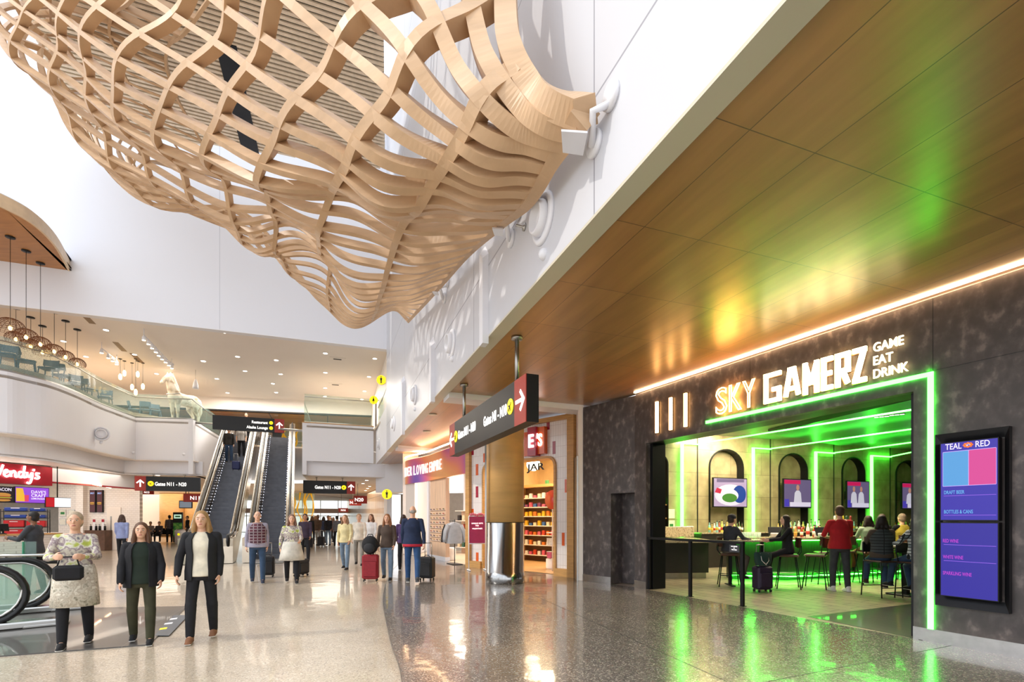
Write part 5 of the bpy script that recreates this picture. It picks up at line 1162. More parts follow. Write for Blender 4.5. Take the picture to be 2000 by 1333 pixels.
for k in range(14): a_ = k * 2.4; m.tube([(0, 0, .15), (.07 * math.cos(a_), .07 * math.sin(a_), .28), (.15 * math.cos(a_), .15 * math.sin(a_), .30 + .02 * (k % 3))], [.006, .022, .004], 5)
m.build('leaves', mat('leaf_green', '#4d7a35', .5), pt_)
# clothes rack
rk = thing('clothes_rack', (*(GS.at(888, 1000, -.05).to_2d()), .006), axis_rot(GS.u), 'black clothes rack at the gift shop entrance', 'clothes rack')
m = MB(); m.tube([(0, 0, 0), (0, 0, 1.55)], .016, 8); m.tube([(-.05, 0, 1.5), (.55, 0, 1.5)], .014, 8); m.build('pole', M_black, rk); m = MB(); m.bbox((0, 0, .012), (.7, .35, .02), .006); m.build('base_plate', M_black, rk)
def garment(mat_, name, label, x, logo=None):
    q = rk.location + Matrix.Rotation(rk.rotation_euler.z, 3, 'Z') @ Vector((x, 0, 0)); o = thing(name, (q.x, q.y, .3), rk.rotation_euler.z + R(70 + 6 * (x > .2)), label, name.replace('_', ' '), 'sweatshirts on the rack')
    m = MB(); prof = [(.0, 1.10, .0), ]
    rows = []
    for z, hw, d in ((.42, .24, .07), (.5, .26, .08), (.7, .25, .08), (.95, .25, .08), (1.05, .23, .07), (1.11, .13, .05), (1.13, .08, .04)):
        rows.append([Vector((hw * math.cos(TW * i / 20), d * math.sin(TW * i / 20), z)) for i in range(21)])
    m.sheet(rows); m.build('torso', mat_, o)
    for s_ in (-1, 1): m = MB(); m.tube([(s_ * .2, 0, 1.06), (s_ * .29, .0, .85), (s_ * .33, -.02, .6), (s_ * .335, -.02, .46)], [.075, .065, .05, .042], 10); m.build('sleeve', mat_, o)
    m = MB(); m.tube([(-.2, 0, 1.08), (0, 0, 1.16), (.2, 0, 1.08)], .012, 6); m.tube([(0, 0, 1.16), (0, 0, 1.2), (.02, 0, 1.22)], .005, 5); m.build('hanger', M_white, o)
    if logo: m = MB(); m.slab([Vector((x_, -.082, z_)) for x_, z_ in ((-.1, .8), (.1, .8), (.08, .87), (.03, .84), (0, .92), (-.05, .86), (-.09, .88))], (0, -.004, 0)); m.build('chest_print', M_dark, o)
garment(mat('grey_fleece', '#b3b3b6', .8, var=.1), 'sweatshirt', 'grey sweatshirt with a dark chest print, frontmost on the rack', -.04, True)
garment(MATS['grey_fleece'], 'sweatshirt', 'second grey sweatshirt behind the printed one', .10)
garment(mat('black_fleece', '#1e1d20', .8, var=.1), 'sweatshirt', 'black sweatshirt at the back of the rack', .26)
bar_ = thing('barrel_stool', (*(GS.at(879, 1000, .35).to_2d()), .008), 0, 'pale ribbed drum standing behind the clothes rack', 'drum'); m = MB(); m.lathe((0, 0, 0), [(.2, 0), (.22, .05), (.215, .15), (.225, .25), (.215, .35), (.22, .44), (.2, .46)], 20); m.build('drum_body', M_cream, bar_); m = MB(); m.lathe((0, 0, .46), [(.19, 0), (.19, .02)], 20); m.build('drum_lid', M_white, bar_)
# pink poster stand
ps = thing('poster_stand', (*(atY(932, 1000, 15.15).to_2d()), .006), .3, 'white framed pink poster stand reading UNIQUE GIFTS FOR VALENTINE\'S left of the column', 'sign stand')
m = MB()
for s_ in (-1, 1): m.tube([(s_ * .26, 0, 0), (s_ * .26, 0, 1.66)], .016, 6)
for z in (.82, 1.66): m.tube([(-.26, 0, z), (.26, 0, z)], .016, 6)
m.build('frame', M_white, ps); m = MB(); m.bbox((-.26, 0, .02), (.06, .4, .03), .01); m.bbox((.26, 0, .02), (.06, .4, .03), .01); m.build('foot', M_white, ps)
m = MB(); m.box((0, 0, 1.24), (.5, .012, .82)); m.build('poster', mat('raspberry_poster', '#b8386a', .5, var=.1), ps)
m = MB()
for s, z in (('UNIQUE GIFTS', 1.42), ('FOR', 1.35), ("VALENTINE'S", 1.26)): write(m, s, (0, -.01, z), (1, 0, 0), (0, 0, 1), .04, center=True, bold=.008, depth=.002)
m.build('lettering', M_letter, ps)
m = MB()
for k in range(7): m.ball((-.2 + .066 * k, 0, 1.70 + .02 * math.sin(k * 1.7)), (.05, .03, .05), 8)
m.build('flower_topper', mat('pink_paper', '#e0788c', .6), ps)
# ================================================================ escalators up to the lounge
M_step = mat('escalator_step', '#5d5f66', .45, .6, var=.12, scale=4)
M_bal = mat('escalator_steel', '#b7aa98', .2, 1, var=.15, scale=2, stretch=(1, 1, .4))
ED = Vector((-.395, .919)).normalized(); EN = Vector((ED.y, -ED.x))       # along, and to the right
ez = ZM; RUN = 10.6; S0 = 1.0
def make_escalator(c, label):
    o = thing('escalator', (c[0], c[1], .006), math.atan2(ED.y, ED.x), label, 'escalator', 'escalators to the upper level')
    # local x = along, y = left
    def prof(s_):
        t = (s_ - S0) / RUN; return 0 if t <= 0 else ez if t >= 1 else ez * t
    hw = .52
    m = MB(); ns = 33
    for k in range(ns):
        x0 = S0 + RUN * k / ns; z0 = ez * (k + .0) / ns; z1 = ez * (k + 1) / ns; dx = RUN / ns
        m.box((x0 + dx / 2, 0, (z0 + z1) / 2 + .0), (dx + .01, hw * 2, z1 - z0 + .0)) if False else m.hexa([(x0, -hw, z0 - .05), (x0 + dx, -hw, z0 - .05), (x0 + dx, hw, z0 - .05), (x0, hw, z0 - .05), (x0, -hw, z1), (x0 + dx, -hw, z1), (x0 + dx, hw, z1), (x0, hw, z1)])
    m.build('steps', M_step, o)
    m = MB(); m.box((S0 / 2 - .3, 0, .01), (S0 + 1.2, hw * 2, .02)); m.build('landing_plate', M_steel2, o); m = MB(); m.box((S0 + RUN + .7, 0, ez + .01), (1.4, hw * 2, .02)); m.build('landing_plate', M_steel2, o)
    pth = [(-.35, .62), (-.48, .80), (-.35, .97), (-.1, 1.0), (S0 - .3, 1.0), (S0 + .5, 1.0 + .25)] + [(S0 + RUN * t, ez * t + 1.0) for t in (.1, .3, .5, .7, .9, .97)] + [(S0 + RUN + .4, ez + 1.0), (S0 + RUN + 1.2, ez + 1.0), (S0 + RUN + 1.45, ez + .9), (S0 + RUN + 1.5, ez + .7)]
    for sd in (-1, 1):
        y = sd * (hw + .16); th = .15
        low = [(-.4, 0), (S0 - .2, 0), (S0 + RUN, ez - .25), (S0 + RUN + 1.4, ez)]
        up = [(-.35, .6), (-.35, .88), (S0 - .2, .9), (S0 + .45, 1.08), (S0 + RUN - .1, ez + .9), (S0 + RUN + 1.35, ez + .9)]
        poly = low + up[::-1]; m = MB(); n = len(poly)
        vs = [(x, y - th, z) for x, z in poly] + [(x, y + th, z) for x, z in poly]
        m.add(vs, [tuple(range(n)), tuple(range(2 * n - 1, n - 1, -1))] + [(i, n + i, n + (i + 1) % n, (i + 1) % n) for i in range(n)]); m.build('balustrade', M_bal, o)
        for yy in (-.10, .10):
            m = MB(); m.tube([(x, y + yy, z - .03) for x, z in pth[4:-2]], .02, 6); m.build('deck_moulding', M_steel, o)
        m = MB(); m.tube([(x, y, z) for x, z in crom([Vector((a, b, 0)) for a, b in pth], 4) and [(p.x, p.y) for p in crom([Vector((a, b, 0)) for a, b in pth], 4)]], .05, 8); m.build('handrail', M_rubber, o)
        m = MB()
        m.tube([(S0 + RUN * t, sd * (hw - .01), ez * t + .12 + .0) for t in (0, 1)], .03, 6); m.build('skirt_brush', M_black, o)
        m = MB(); 
        for k in range(46): x = S0 + RUN * (k + .5) / 46; m.box((x, sd * (hw - .045), ez * (k + .5) / 46 + .16), (.05, .012, .03))
        tag(m.build('skirt_light', mat('skirt_led', '#ffffff', .5, emit='#e8ecff', es=2.5, var=0), o), kind='stuff')
    return o
EC = Vector((-9.05, 18.4)); E2 = EC - EN * 1.95
es1 = make_escalator((EC.x, EC.y), 'right hand escalator with empty dark steps rising to the lounge level')
es2 = make_escalator((E2.x, E2.y), 'left hand escalator with two riders near the top')
# filler truss below the escalators
m = MB()
for c in (EC, E2):
    P_ = lambda s_, y, z: (*(c + ED * s_ + EN * y), z)
    m.hexa([P_(2, -.66, .0), P_(11.6, -.66, 5.4), P_(11.6, .66, 5.4), P_(2, .66, .0), P_(2, -.66, .35), P_(11.6, -.66, 6.0), P_(11.6, .66, 6.0), P_(2, .66, .35)])
struct('trim_escalator_truss', m, M_cream)
# directory board at the top of the escalators
c = atY(541, 856, 33.5); o = thing('directory_board', (c.x, c.y, ZM), RA, 'narrow black direction board with yellow dots at the top of the escalators', 'sign'); m = MB(); m.bbox((0, 0, 1.1), (.55, .12, 2.2), .01); m.build('panel', M_signblack, o)
for k, z in enumerate((1.95, 1.75, 1.35, 1.15)):
    m = MB(); m.slab([Vector((-.17 + (.34 if k > 1 else 0) + .055 * math.cos(TW * i / 16), -.061, z + .055 * math.sin(TW * i / 16))) for i in range(16)], (0, -.004, 0)); m.build('dot', M_yellow if k != 2 else M_signred, o)
    m = MB(); m.box((.06 - (.1 if k > 1 else 0), -.062, z), (.26, .004, .035)); m.build('text_bar', M_letter, o)
# coloured stripes panel and yellow art glass
for i, k in enumerate(range(7)):
    c = atY(433 + 2.6 * k, 850, 33); m = MB(); m.box((0, 0, .9), (.06, .06, 1.8)); o = m.build('striped_post', mat('stripe_red' if k % 2 == 0 else 'stripe_pale', '#7d2430' if k % 2 == 0 else '#c9b8c4', .5), None, (c.x, c.y, ZM)); tag(o, '%s upright slat of the striped screen behind the left escalator top' % ('dark red' if k % 2 == 0 else 'pale'), 'screen slat', 'slats of the striped screen')
art = mat('amber_glass_line', '#d09a1c', .3, emit='#e0a820', es=.25)
def art_glass(name, px0, px1, Y, z0, z1, label, n=5):
    a, b = atY(px0, 1000, Y), atY(px1, 1000, Y); W_ = Wall((a.x, a.y), (b.x, b.y + .3)); o = thing(name, (0, 0, 0), 0, label, 'art glass')
    m = MB(); wbox(m, W_, 0, W_.len, z0, z1, 0, .02); m.build('pane', glass_mat('pale_art_glass', '#d9ecd8', .35), o)
    r_ = random.Random(int(px0))
    for k in range(n):
        m = MB(); t = W_.len * (k + .5) / n; pts = []
        for j in range(6): pts.append(W_.P(t + r_.uniform(-.2, .2), z0 + (z1 - z0) * j / 5, -.05))
        m.tube(crom(pts, 3), [.025 + .05 * abs(math.sin(j * .7 + k)) for j in range(16)], 6); m.build('amber_branch', art, o)
    for z in (z0, (z0 + z1) / 2, z1): m = MB(); wbox(m, W_, 0, W_.len, z - .05, z + .05, -.06, .05); m.build('mullion', MATS['white_frame'], o)
    return o
art_glass('art_window', 544, 592, 36, ZM, 8.1, 'upper window with amber branch pattern behind the escalator landing')
art_glass('art_window', 571, 611, 40, 0, 3.7, 'ground level window with amber branch pattern right of the escalators')
# glass balustrades of the upper floor
gl = glass_mat('rail_glass', '#bcd9cf', .13, pattern=False); glp = glass_mat('patterned_rail_glass', '#a9c8cc', .12, pattern=True)
def glass_rail(pts, z, h, label, mt, every=1, parent=None):
    o = thing('glass_railing', (0, 0, 0), 0, label, 'railing', 'glass railings upstairs')
    for i in range(0, len(pts) - 1, every):
        q = pts[i:i + every + 1]; m = MB(); wallstrip(m, [(p.x, p.y) for p in q], z, z + h, .014)
        m.build('glass_panel', mt, o)
    m = MB(); m.tube([(p.x, p.y, z + h - .14) for p in pts], .022, 6); m.build('handrail', M_steel2, o)
    m = MB(); m.tube([(p.x, p.y, z + .03) for p in pts], .025, 6); m.build('bottom_channel', M_steel2, o); return o
inn = [p + Vector((-.12, .1, 0)) for p in par]
glass_rail(inn, 6.46, 1.12, 'curved patterned glass railing in front of the upstairs restaurant', glp, 5)
glass_rail([inn[-1], corner + Vector((-.15, .1, 0))], 6.46, 1.12, 'short straight patterned glass railing before the horse statue', glp)
glass_rail([corner + Vector((-.12, .1, 0)), (corner + esc_l) / 2 + Vector((-.12, 0, 0)), esc_l + Vector((-.12, 0, 0))], 6.46, 1.12, 'glass railing beside the left escalator', gl)
rbp = [Vector((-10.5, 25.05, 0)), Vector((-8.9, 25.65, 0)), Vector((-7.4, 26.2, 0))]
glass_rail(rbp, 6.46, 1.45, 'glass railing on top of the white box right of the escalators', gl)
glass_rail([Vector((-10.5, 25.05, 0)), Vector((-12.4, 30.6, 0))], 6.46, 1.1, 'glass railing along the right side of the escalator well', gl)
glass_rail([AW2.P(AW2.len, 0, .1), AW2.P(.2, 0, .1)], 6.46, 1.1, 'glass railing on the low end of the atrium wall', gl)

# ================================================================ wooden soffit with pendants, restaurant upstairs
pts = [atZ(-60, 380, 10.4), atZ(0, 404, 10.4), atZ(61, 437, 10.4), atZ(105, 480, 10.4), atZ(134, 531, 10.4)]
cv = crom(pts, 6); back_ = [BWALL.P(BWALL.px(140, 532)[0], 0, 0), BWALL.P(BWALL.len, 0, 0)]
m = MB(); m.prism([(p.x, p.y) for p in cv] + [(p.x, p.y) for p in back_], 10.4, 10.5); struct('ceiling_restaurant_wood', m, mat('warm_wood_soffit', '#b27a45', .4, var=.12, scale=1.5, stretch=(1, 6, 1)))
m = MB(); wallstrip(m, [(p.x, p.y) for p in cv], 10.38, 10.75, -.06); struct('trim_restaurant_fascia', m, mat('pale_wood_edge', '#dcc2a0', .4))
m = MB(); m.prism([(p.x, p.y) for p in cv] + [(p.x, p.y) for p in back_], 10.75, 10.8); struct('ceiling_restaurant_top', m, M_white)
M_wire = mat('bronze_wire', '#6e4326', .45, .4); M_bulb = mat('filament_bulb', '#ffd9a0', .4, emit='#ffb45a', es=14, var=0)
def wire_lamp(c, r, ztop, label, first=[None]):
    """domed wire pendant; c is the centre of the dome"""
    o = thing('wire_pendant', c, 0, label, 'pendant lamp', 'wire dome pendants')
    m = MB()
    for i in range(20):
        a = TW * i / 20; m.tube([(r * math.sin(t) * math.cos(a + t * .3), r * math.sin(t) * math.sin(a + t * .3), r * .8 * math.cos(t)) for t in [.12 + 1.9 * k / 8 for k in range(9)]], .0055, 4)
    for k in range(9):
        t = .2 + 1.8 * k / 8; m.tube([(r * math.sin(t) * math.cos(TW * i / 20), r * math.sin(t) * math.sin(TW * i / 20), r * .8 * math.cos(t)) for i in range(20)], .0055, 4, closed=True)
    m.build('wire_shade', M_wire, o)
    m = MB(); m.ball((0, 0, -.02), (.05, .05, .07), 10); m.build('bulb', M_bulb, o)
    m = MB(); m.tube([(0, 0, .03), (0, 0, ztop - c.z)], .008, 5); m.build('cord', M_black, o)
    m = MB(); m.lathe((0, 0, ztop - c.z - .03), [(.12, 0), (.12, .03)], 16); m.build('canopy', M_black, o); return o
for i, (dx, dy, lx, ly, r) in enumerate(((19, 463, 20, 640, .36), (49, 490, 51, 658, .32), (77, 514, 79, 672, .30))):
    p = atZ(dx, dy, 10.4); wire_lamp(atY(lx, ly, p.y), r, 10.4, ('leftmost', 'second', 'third')[i] + ' large wire dome lamp hanging on a long cord from the wooden soffit')
for i, (dx, dy, lx, ly, r) in enumerate(((28, 602, 31, 662, .30), (54, 620, 60, 676, .30), (80, 637, 83, 688, .30), (102, 610, 106, 686, .29), (125, 627, 128, 697, .27), (147, 644, 151, 711, .27))):
    p = atZ(dx, dy, ZU); wire_lamp(atY(lx, ly, p.y), r, ZU, ('first', 'second', 'third', 'fourth', 'fifth', 'sixth')[i] + ' wire dome lamp from the left under the low restaurant ceiling')
for i, (x, y) in enumerate(((235, 737), (243, 730), (258, 757), (265, 767), (269, 732), (279, 756))):
    Y = 22.8 + .3 * (i % 3); c = atY(x, y, Y); o = thing('bulb_pendant', c, 0, 'slim glass bulb pendant, number %s from the left over the restaurant bar' % ('one', 'two', 'three', 'four', 'five', 'six')[i], 'pendant lamp', 'glass bulb pendants')
    m = MB(); m.lathe((0, 0, -.13), [(.03, 0), (.065, .05), (.07, .2), (.03, .28)], 12); m.build('glass_tube', mat('amber_glow', '#ffdf9c', .3, emit='#ffcf78', es=4, var=0), o)
    m = MB(); m.tube([(0, 0, .14), (0, 0, ZU - c.z)], .007, 5); m.build('cord', M_black, o); m = MB(); m.lathe((0, 0, ZU - c.z - .02), [(.07, 0), (.07, .02)], 12); m.build('canopy', M_black, o)
for i, (x, y) in enumerate(((333, 704), (382, 751))):
    c = atY(x, y, 23.5 + i); o = thing('cone_pendant', c, 0, ('white cone pendant lamp above the horse statue', 'lower white cone pendant lamp right of the horse head')[i], 'pendant lamp', 'white cone pendants')
    m = MB(); m.lathe((0, 0, -.22), [(.14, 0), (.12, .15), (.06, .42), (.02, .46)], 16); m.build('shade', M_white, o); m = MB(); m.tube([(0, 0, .2), (0, 0, ZU - c.z)], .007, 5); m.build('cord', M_steel2, o)
for g, (lst, nm) in enumerate((([(281, 665), (290, 673), (297, 681), (304.5, 688.5), (310, 695.5), (316.5, 702.5), (323.5, 708.5), (330, 714.5), (335.5, 720)], 'long row'), ([(198.5, 690), (211.5, 700), (220, 706), (228, 712.5)], 'short row'))):
    zz = ZU - .45; P_ = [atZ(x, y, zz) for x, y in lst]
    o = thing('lighting_track', (0, 0, 0), 0, '%s of white spotlights on a ceiling track over the restaurant' % nm, 'track light', 'track lights')
    m = MB(); m.tube([P_[0] + UPV * .2, P_[-1] + UPV * .2], .02, 6); m.build('track', M_white, o)
    m = MB(); m.tube([P_[0] + UPV * .2, P_[0] + UPV * .45], .012, 6); m.tube([P_[-1] + UPV * .2, P_[-1] + UPV * .45], .012, 6); m.build('drop_rod', M_white, o)
    for p in P_:
        m = MB(); m.lathe(p, [(.07, 0), (.06, .12), (.02, .2)], 12); h_ = m.build('spot_head', M_white, o); m = MB(); m.lathe(p - UPV * .01, [(.06, 0), (.06, .01)], 12); m.build('lens', mat('spot_glow', '#fff2dc', .4, emit='#ffe6bf', es=11, var=0), h_)
# recessed downlights of the upper ceiling
z6 = lambda x, y: (380 + x * .2251, 560 + y * .2251)
dl = [z6(*q) for q in ((258, 398), (647, 441), (373, 609), (709, 640), (1135, 580), (1564, 626), (76, 649), (438, 734), (747, 761), (1135, 748), (1514, 784), (194, 801), (679, 843), (1133, 881), (1474, 909), (286, 923), (708, 920), (1131, 954), (1452, 980))] + [(207, 645), (168, 697), (263, 693), (306, 730.5), (397, 705.5), (124, 667)]
d0_ = None
for k, (x, y) in enumerate(dl):
    c = atZ(x, y, ZU - .005)
    if d0_ is None:
        d0_ = thing('downlight', c, 0, 'small round recessed downlight in the cream upper ceiling', 'light', 'downlights in the upper ceiling')
        m = MB(); m.lathe((0, 0, -.01), [(.09, 0), (.09, .012)], 16); m.build('lens', mat('downlight_lens', '#ffffff', .4, emit='#fff4e2', es=7, var=0), d0_); m = MB(); m.lathe((0, 0, -.006), [(.12, 0), (.12, .01)], 16); m.build('ring', M_white, d0_)
    else: dup(d0_, c, 0, 'small round recessed downlight in the cream upper ceiling')
for i, (x, y, lab) in enumerate(((172, 624, 'first slot air grille on the cream upper ceiling'), (234, 678, 'second slot air grille on the cream upper ceiling'), (267, 700, 'third slot air grille on the cream upper ceiling'))):
    p = atZ(x - 9, y - 9, ZU - .01); q = atZ(x + 9, y + 9, ZU - .01); d = (q - p).normalized(); nn_ = Vector((-d.y, d.x, 0)) * .1; m = MB(); m.slab([p - nn_, q - nn_, q + nn_, p + nn_], (0, 0, .01)); o = m.build('slot_grille', mat('grille_tan', '#8d7358', .5)); tag(o, lab, 'air grille')
for i, (x, y, lab) in enumerate(((659, 702, 'square ceiling speaker plate nearest the front of the upper ceiling'), (655, 752, 'square ceiling speaker plate deeper in the upper ceiling'))):
    c = atZ(x, y, ZU - .012); m = MB(); m.box((0, 0, 0), (.7, .5, .012), RA); o = m.build('ceiling_plate', M_cream, None, c); tag(o, lab, 'ceiling plate'); m = MB(); m.box((0, 0, -.01), (.35, .12, .012), RA); m.build('slot', M_dark, o)
# upstairs dining chairs
m = MB(); m.prism([(p.x - .35, p.y + .35) for p in par] + [(-13.0, 26.6), (-14.5, 28.2), (-20, 29.5), (-45, 26), (-45, 16)], ZM, ZM + .45) if False else m.prism([(p.x - .4, p.y + .35) for p in par] + [(-17.9, 24.9), (-18.3, 28.2), (-45, 28), (-45, 16)], ZM, ZM + .45); struct('floor_restaurant_platform', m, MATS['upper_floor'])
M_blue = mat('blue_grey_chair', '#3f5566', .5, var=.15)
def dining_chair(x, y, rz, label, s_=1):
    o = thing('dining_chair', (x, y, ZM + .45), rz, label, 'chair', 'chairs of the upstairs restaurant')
    m = MB(); m.bbox((0, 0, .46), (.5, .5, .07), .03); m.build('seat', M_blue, o)
    m = MB(); rows = [[Vector((.26 * math.sin(a), .22 - .14 * (1 - math.cos(a)) + dd_, z)) for a in [(-1.2 + 2.4 * i / 10) for i in range(11)]] for z, dd_ in ((.62, 0), (.72, .02), (.86, .05))]; m.sheet(rows); m.sheet([[p + Vector((0, .04, 0)) for p in r] for r in rows][::-1]); m.sheet([rows[-1], [p + Vector((0, .04, 0)) for p in rows[-1]]]); m.sheet([[p + Vector((0, .04, 0)) for p in rows[0]], rows[0]]); m.build('backrest', M_blue, o)
    for a, b in ((-1, -1), (1, -1), (1, 1), (-1, 1)):
        m = MB(); m.tube([(a * .2, b * .2, .44), (a * .24, b * .24, 0)], .02, 6); m.build('leg', M_blue, o)
        if b > 0: m = MB(); m.tube([(a * .2, .2, .46), (a * .22, .16, .66)], .02, 6); m.build('arm_post', M_blue, o)
    return o
ch0 = None
for k, (x, y, Y, rz, lab) in enumerate(((15, 690, 17.0, .6, 'blue grey chair nearest the left edge behind the curved glass'), (52, 700, 17.7, 2.4, 'second blue grey chair from the left behind the curved glass'), (95, 715, 18.6, .3, 'blue grey chair beside the wire lamps, third from the left'), (122, 722, 19.5, 3.2, 'blue grey chair below the fourth wire lamp'),
                               (150, 735, 20.6, .9, 'blue grey chair below the fifth wire lamp'), (175, 748, 21.6, 2.8, 'blue grey chair below the sixth wire lamp'), (205, 765, 23.0, .4, 'blue grey chair near the bend of the glass railing'), (262, 790, 25.6, 2.2, 'left of the three chairs behind the straight glass'), (285, 792, 25.7, 3.6, 'middle of the three chairs behind the straight glass'), (303, 795, 25.9, .8, 'right of the three chairs behind the straight glass'))):
    p = atY(x, y, Y); dining_chair(p.x, p.y, rz, lab)
for k, (x, Y, lab) in enumerate(((32, 18.4, 'round dining table between the two leftmost upstairs chairs'), (108, 20.9, 'round dining table between the middle upstairs chairs'), (275, 27.0, 'round dining table behind the straight glass railing'))):
    p = atY(x, 700, Y); o = thing('dining_table', (p.x, p.y, ZM + .45), 0, lab, 'table', 'tables of the upstairs restaurant'); m = MB(); m.lathe((0, 0, .72), [(.42, 0), (.43, .03)], 24); m.build('table_top', M_oak, o); m = MB(); m.lathe((0, 0, 0), [(.25, 0), (.04, .04), (.03, .72)], 14); m.build('pedestal', M_black, o)

# ================================================================ horse statue
hc = atY(357, 820, 25.4); horse = thing('horse_statue', (hc.x + .05, hc.y, ZM + .14), R(-102), 'white carved horse statue standing upstairs behind the glass railing', 'statue')
M_plaster = ramp_mat('weathered_plaster', 'noise', [(.35, '#a08c74'), (.5, '#d8cdbb'), (.7, '#eee6d8')], .7, scale=3, bump=.2)
HM = MB()
def cap(mb, pts, rr, n=12):
    """capsule chain: overlapping closed pieces meant for a voxel remesh"""
    for (p, q), (a, b) in zip(zip(pts[:-1], pts[1:]), zip(rr[:-1], rr[1:])):
        p, q = Vector(p), Vector(q); d = q - p; L_ = d.length
        if L_ < 1e-5: continue
        t = d / L_; prof = []
        for k in range(5): an = math.pi / 2 * (1 - k / 4); prof.append((a * math.cos(an), -a * math.sin(an)))
        for k in range(1, 5): an = math.pi / 2 * k / 4; prof.append((b * math.cos(an), L_ + b * math.sin(an)))
        prof[0] = (1e-3, prof[0][1]); prof[-1] = (1e-3, prof[-1][1])
        mb.lathe(p, prof, n, M=t.to_track_quat('Z', 'Y').to_matrix())
    return mb
# local: +x is the direction the horse faces
cap(HM, [(-.55, 0, 1.25), (-.1, 0, 1.22), (.5, 0, 1.25)], [.34, .31, .33]); cap(HM, [(.5, 0, 1.3), (.72, 0, 1.75), (.86, 0, 2.12)], [.30, .22, .15])
cap(HM, [(.84, 0, 2.2), (1.08, 0, 2.02), (1.24, 0, 1.82)], [.15, .115, .085]); HM.ball((1.26, 0, 1.80), (.085, .075, .09)); 
for s_ in (-1, 1):
    cap(HM, [(.86, s_ * .08, 2.3), (.85, s_ * .10, 2.44)], [.05, .015]); HM.ball((1.0, s_ * .115, 2.13), (.035, .02, .03), 8)
    cap(HM, [(.5, s_ * .17, 1.15), (.52, s_ * .16, .68), (.50, s_ * .16, .34), (.52, s_ * .16, .08)], [.18, .095, .06, .055]); HM.ball((.55, s_ * .16, .05), (.09, .075, .06))
    cap(HM, [(-.6, s_ * .18, 1.2), (-.5, s_ * .18, .82), (-.74, s_ * .17, .50), (-.70, s_ * .17, .08)], [.24, .13, .07, .055]); HM.ball((-.67, s_ * .17, .05), (.09, .075, .06))
ho = HM.build('body', M_plaster, horse); md = ho.modifiers.new('r', 'REMESH'); md.mode = 'VOXEL'; md.voxel_size = .025; sm_ = ho.modifiers.new('s', 'SMOOTH'); sm_.iterations = 4
REMESH = [ho]
m = MB(); 
for k in range(9): t = k / 8; m.ball((.42 + .38 * t - .12, 0, 1.62 + .72 * t), (.10, .05, .12), 8)
m.build('mane', M_plaster, horse)
m = MB(); m.tube([(-.85, 0, 1.42), (-1.02, 0, 1.2), (-1.05, 0, .8), (-1.0, 0, .5)], [.05, .09, .08, .02], 10); m.build('tail', M_plaster, horse)
m = MB(); m.tube([(.60 + .12 * math.cos(a) * 0 + .22 * math.cos(a), .34 * math.sin(a), 1.42 - .08 * math.cos(a)) for a in [TW * i / 24 for i in range(24)]], .025, 6, closed=True); m.build('chest_strap', M_steel2, horse)
m = MB(); m.bbox((-.1, 0, -.07), (1.7, .7, .14), .01); m.build('base_plate', M_cream, horse)

# ================================================================ burger counter at the left
M_red = mat('burger_red', '#a01428', .4, var=.06)
WS = Wall((-19.05, 20.4), (-19.75, 17.6))
fw = thing('burger_sign', (0, 0, 0), 0, "red sign box with glowing white script Wendy's at the far left", 'sign')
m = MB(); wbox(m, WS, 0, WS.len, 2.93, 3.70, -.15, .35); m.build('red_box', M_red, fw)
# script lettering built from tubes
def tubes_text(parent, strokes, o, right, up, s_, r, mt, name):
    m = MB()
    for st in strokes:
        m.tube([o + right * (x * s_) + up * (y * s_) for x, y in [(p.x, p.y) for p in crom([Vector((a, b, 0)) for a, b in st], 4)]], r, 6)
    return m.build(name, mt, parent)
wr = Vector((WS.p - WS.q)).normalized(); wr = Vector((wr.x, wr.y, 0))
SC = [[(0, .9), (.12, .3), (.25, .05), (.4, .6), (.52, .1), (.7, .5), (.85, 1.0)],
      [(.9, .3), (1.15, .45), (1.1, .6), (.95, .5), (.92, .2), (1.1, .05), (1.3, .2)],
      [(1.35, .55), (1.38, .05)], [(1.38, .3), (1.55, .55), (1.68, .45), (1.7, .08), (1.85, .12)],
      [(2.2, .5), (1.98, .5), (1.92, .2), (2.08, .05), (2.25, .3)], [(2.35, 1.05), (2.27, .4), (2.3, .08), (2.45, .12)],
      [(2.5, .55), (2.55, .2), (2.7, .15), (2.85, .5)], [(2.9, .55), (2.85, 0), (2.7, -.4), (2.5, -.35)], [(3.02, .85), (2.98, .68)],
      [(3.42, .5), (3.2, .5), (3.2, .33), (3.4, .2), (3.3, .03), (3.08, .08)]]
k_ = 1.6 / 3.5; ta_, _ = WS.px(79, 930, -.2)
o_ = WS.P(ta_ + 1.6, 3.17, -.2)
tubes_text(fw, SC, o_, wr, UPV, k_ * 1.0, .036, M_lit, 'script_lettering')
bw = Wall((-19.0, 25.0), (-26, 25.0)); subway = brick_mat('white_subway_tile', '#ece4dd', '#e6ddd5', '#c9bfb6', .2, .1, .006, .2, rot=(R(90), 0, 0), offset=.5, coat=.5, bump=.15)
m = MB(); wbox(m, bw, -.2, 3.9, 0, 3.75, 0, .2); wbox(m, bw, 3.9, 9, 0, .9, 0, .2); struct('wall_burger_tile', m, subway)
m = MB(); c_ = bw.px(164, 1000)[0]; wbox(m, bw, c_ - .17, c_ + .17, 0, 3.6, -.25, 0); struct('trim_tile_pier', m, subway)
m = MB(); wbox(m, bw, 3.9, 9, 2.4, 3.75, 0, .2); wbox(m, bw, 3.5, 10, 0, 3.75, 3.2, 3.3); struct('wall_kitchen', m, mat('kitchen_wall', '#d8cfc2', .5))
m = MB(); wallstrip(m, [(-19.05, 20.45), (-18.9, 22.3), (-19.0, 24.9)], 3.12, 3.75, .2); struct('wall_burger_fascia', m, M_white)
m = MB(); wallstrip(m, [(-19.03, 20.45), (-18.88, 22.3), (-18.98, 24.9)], 3.06, 3.12, .24); struct('trim_red_edge', m, M_red)
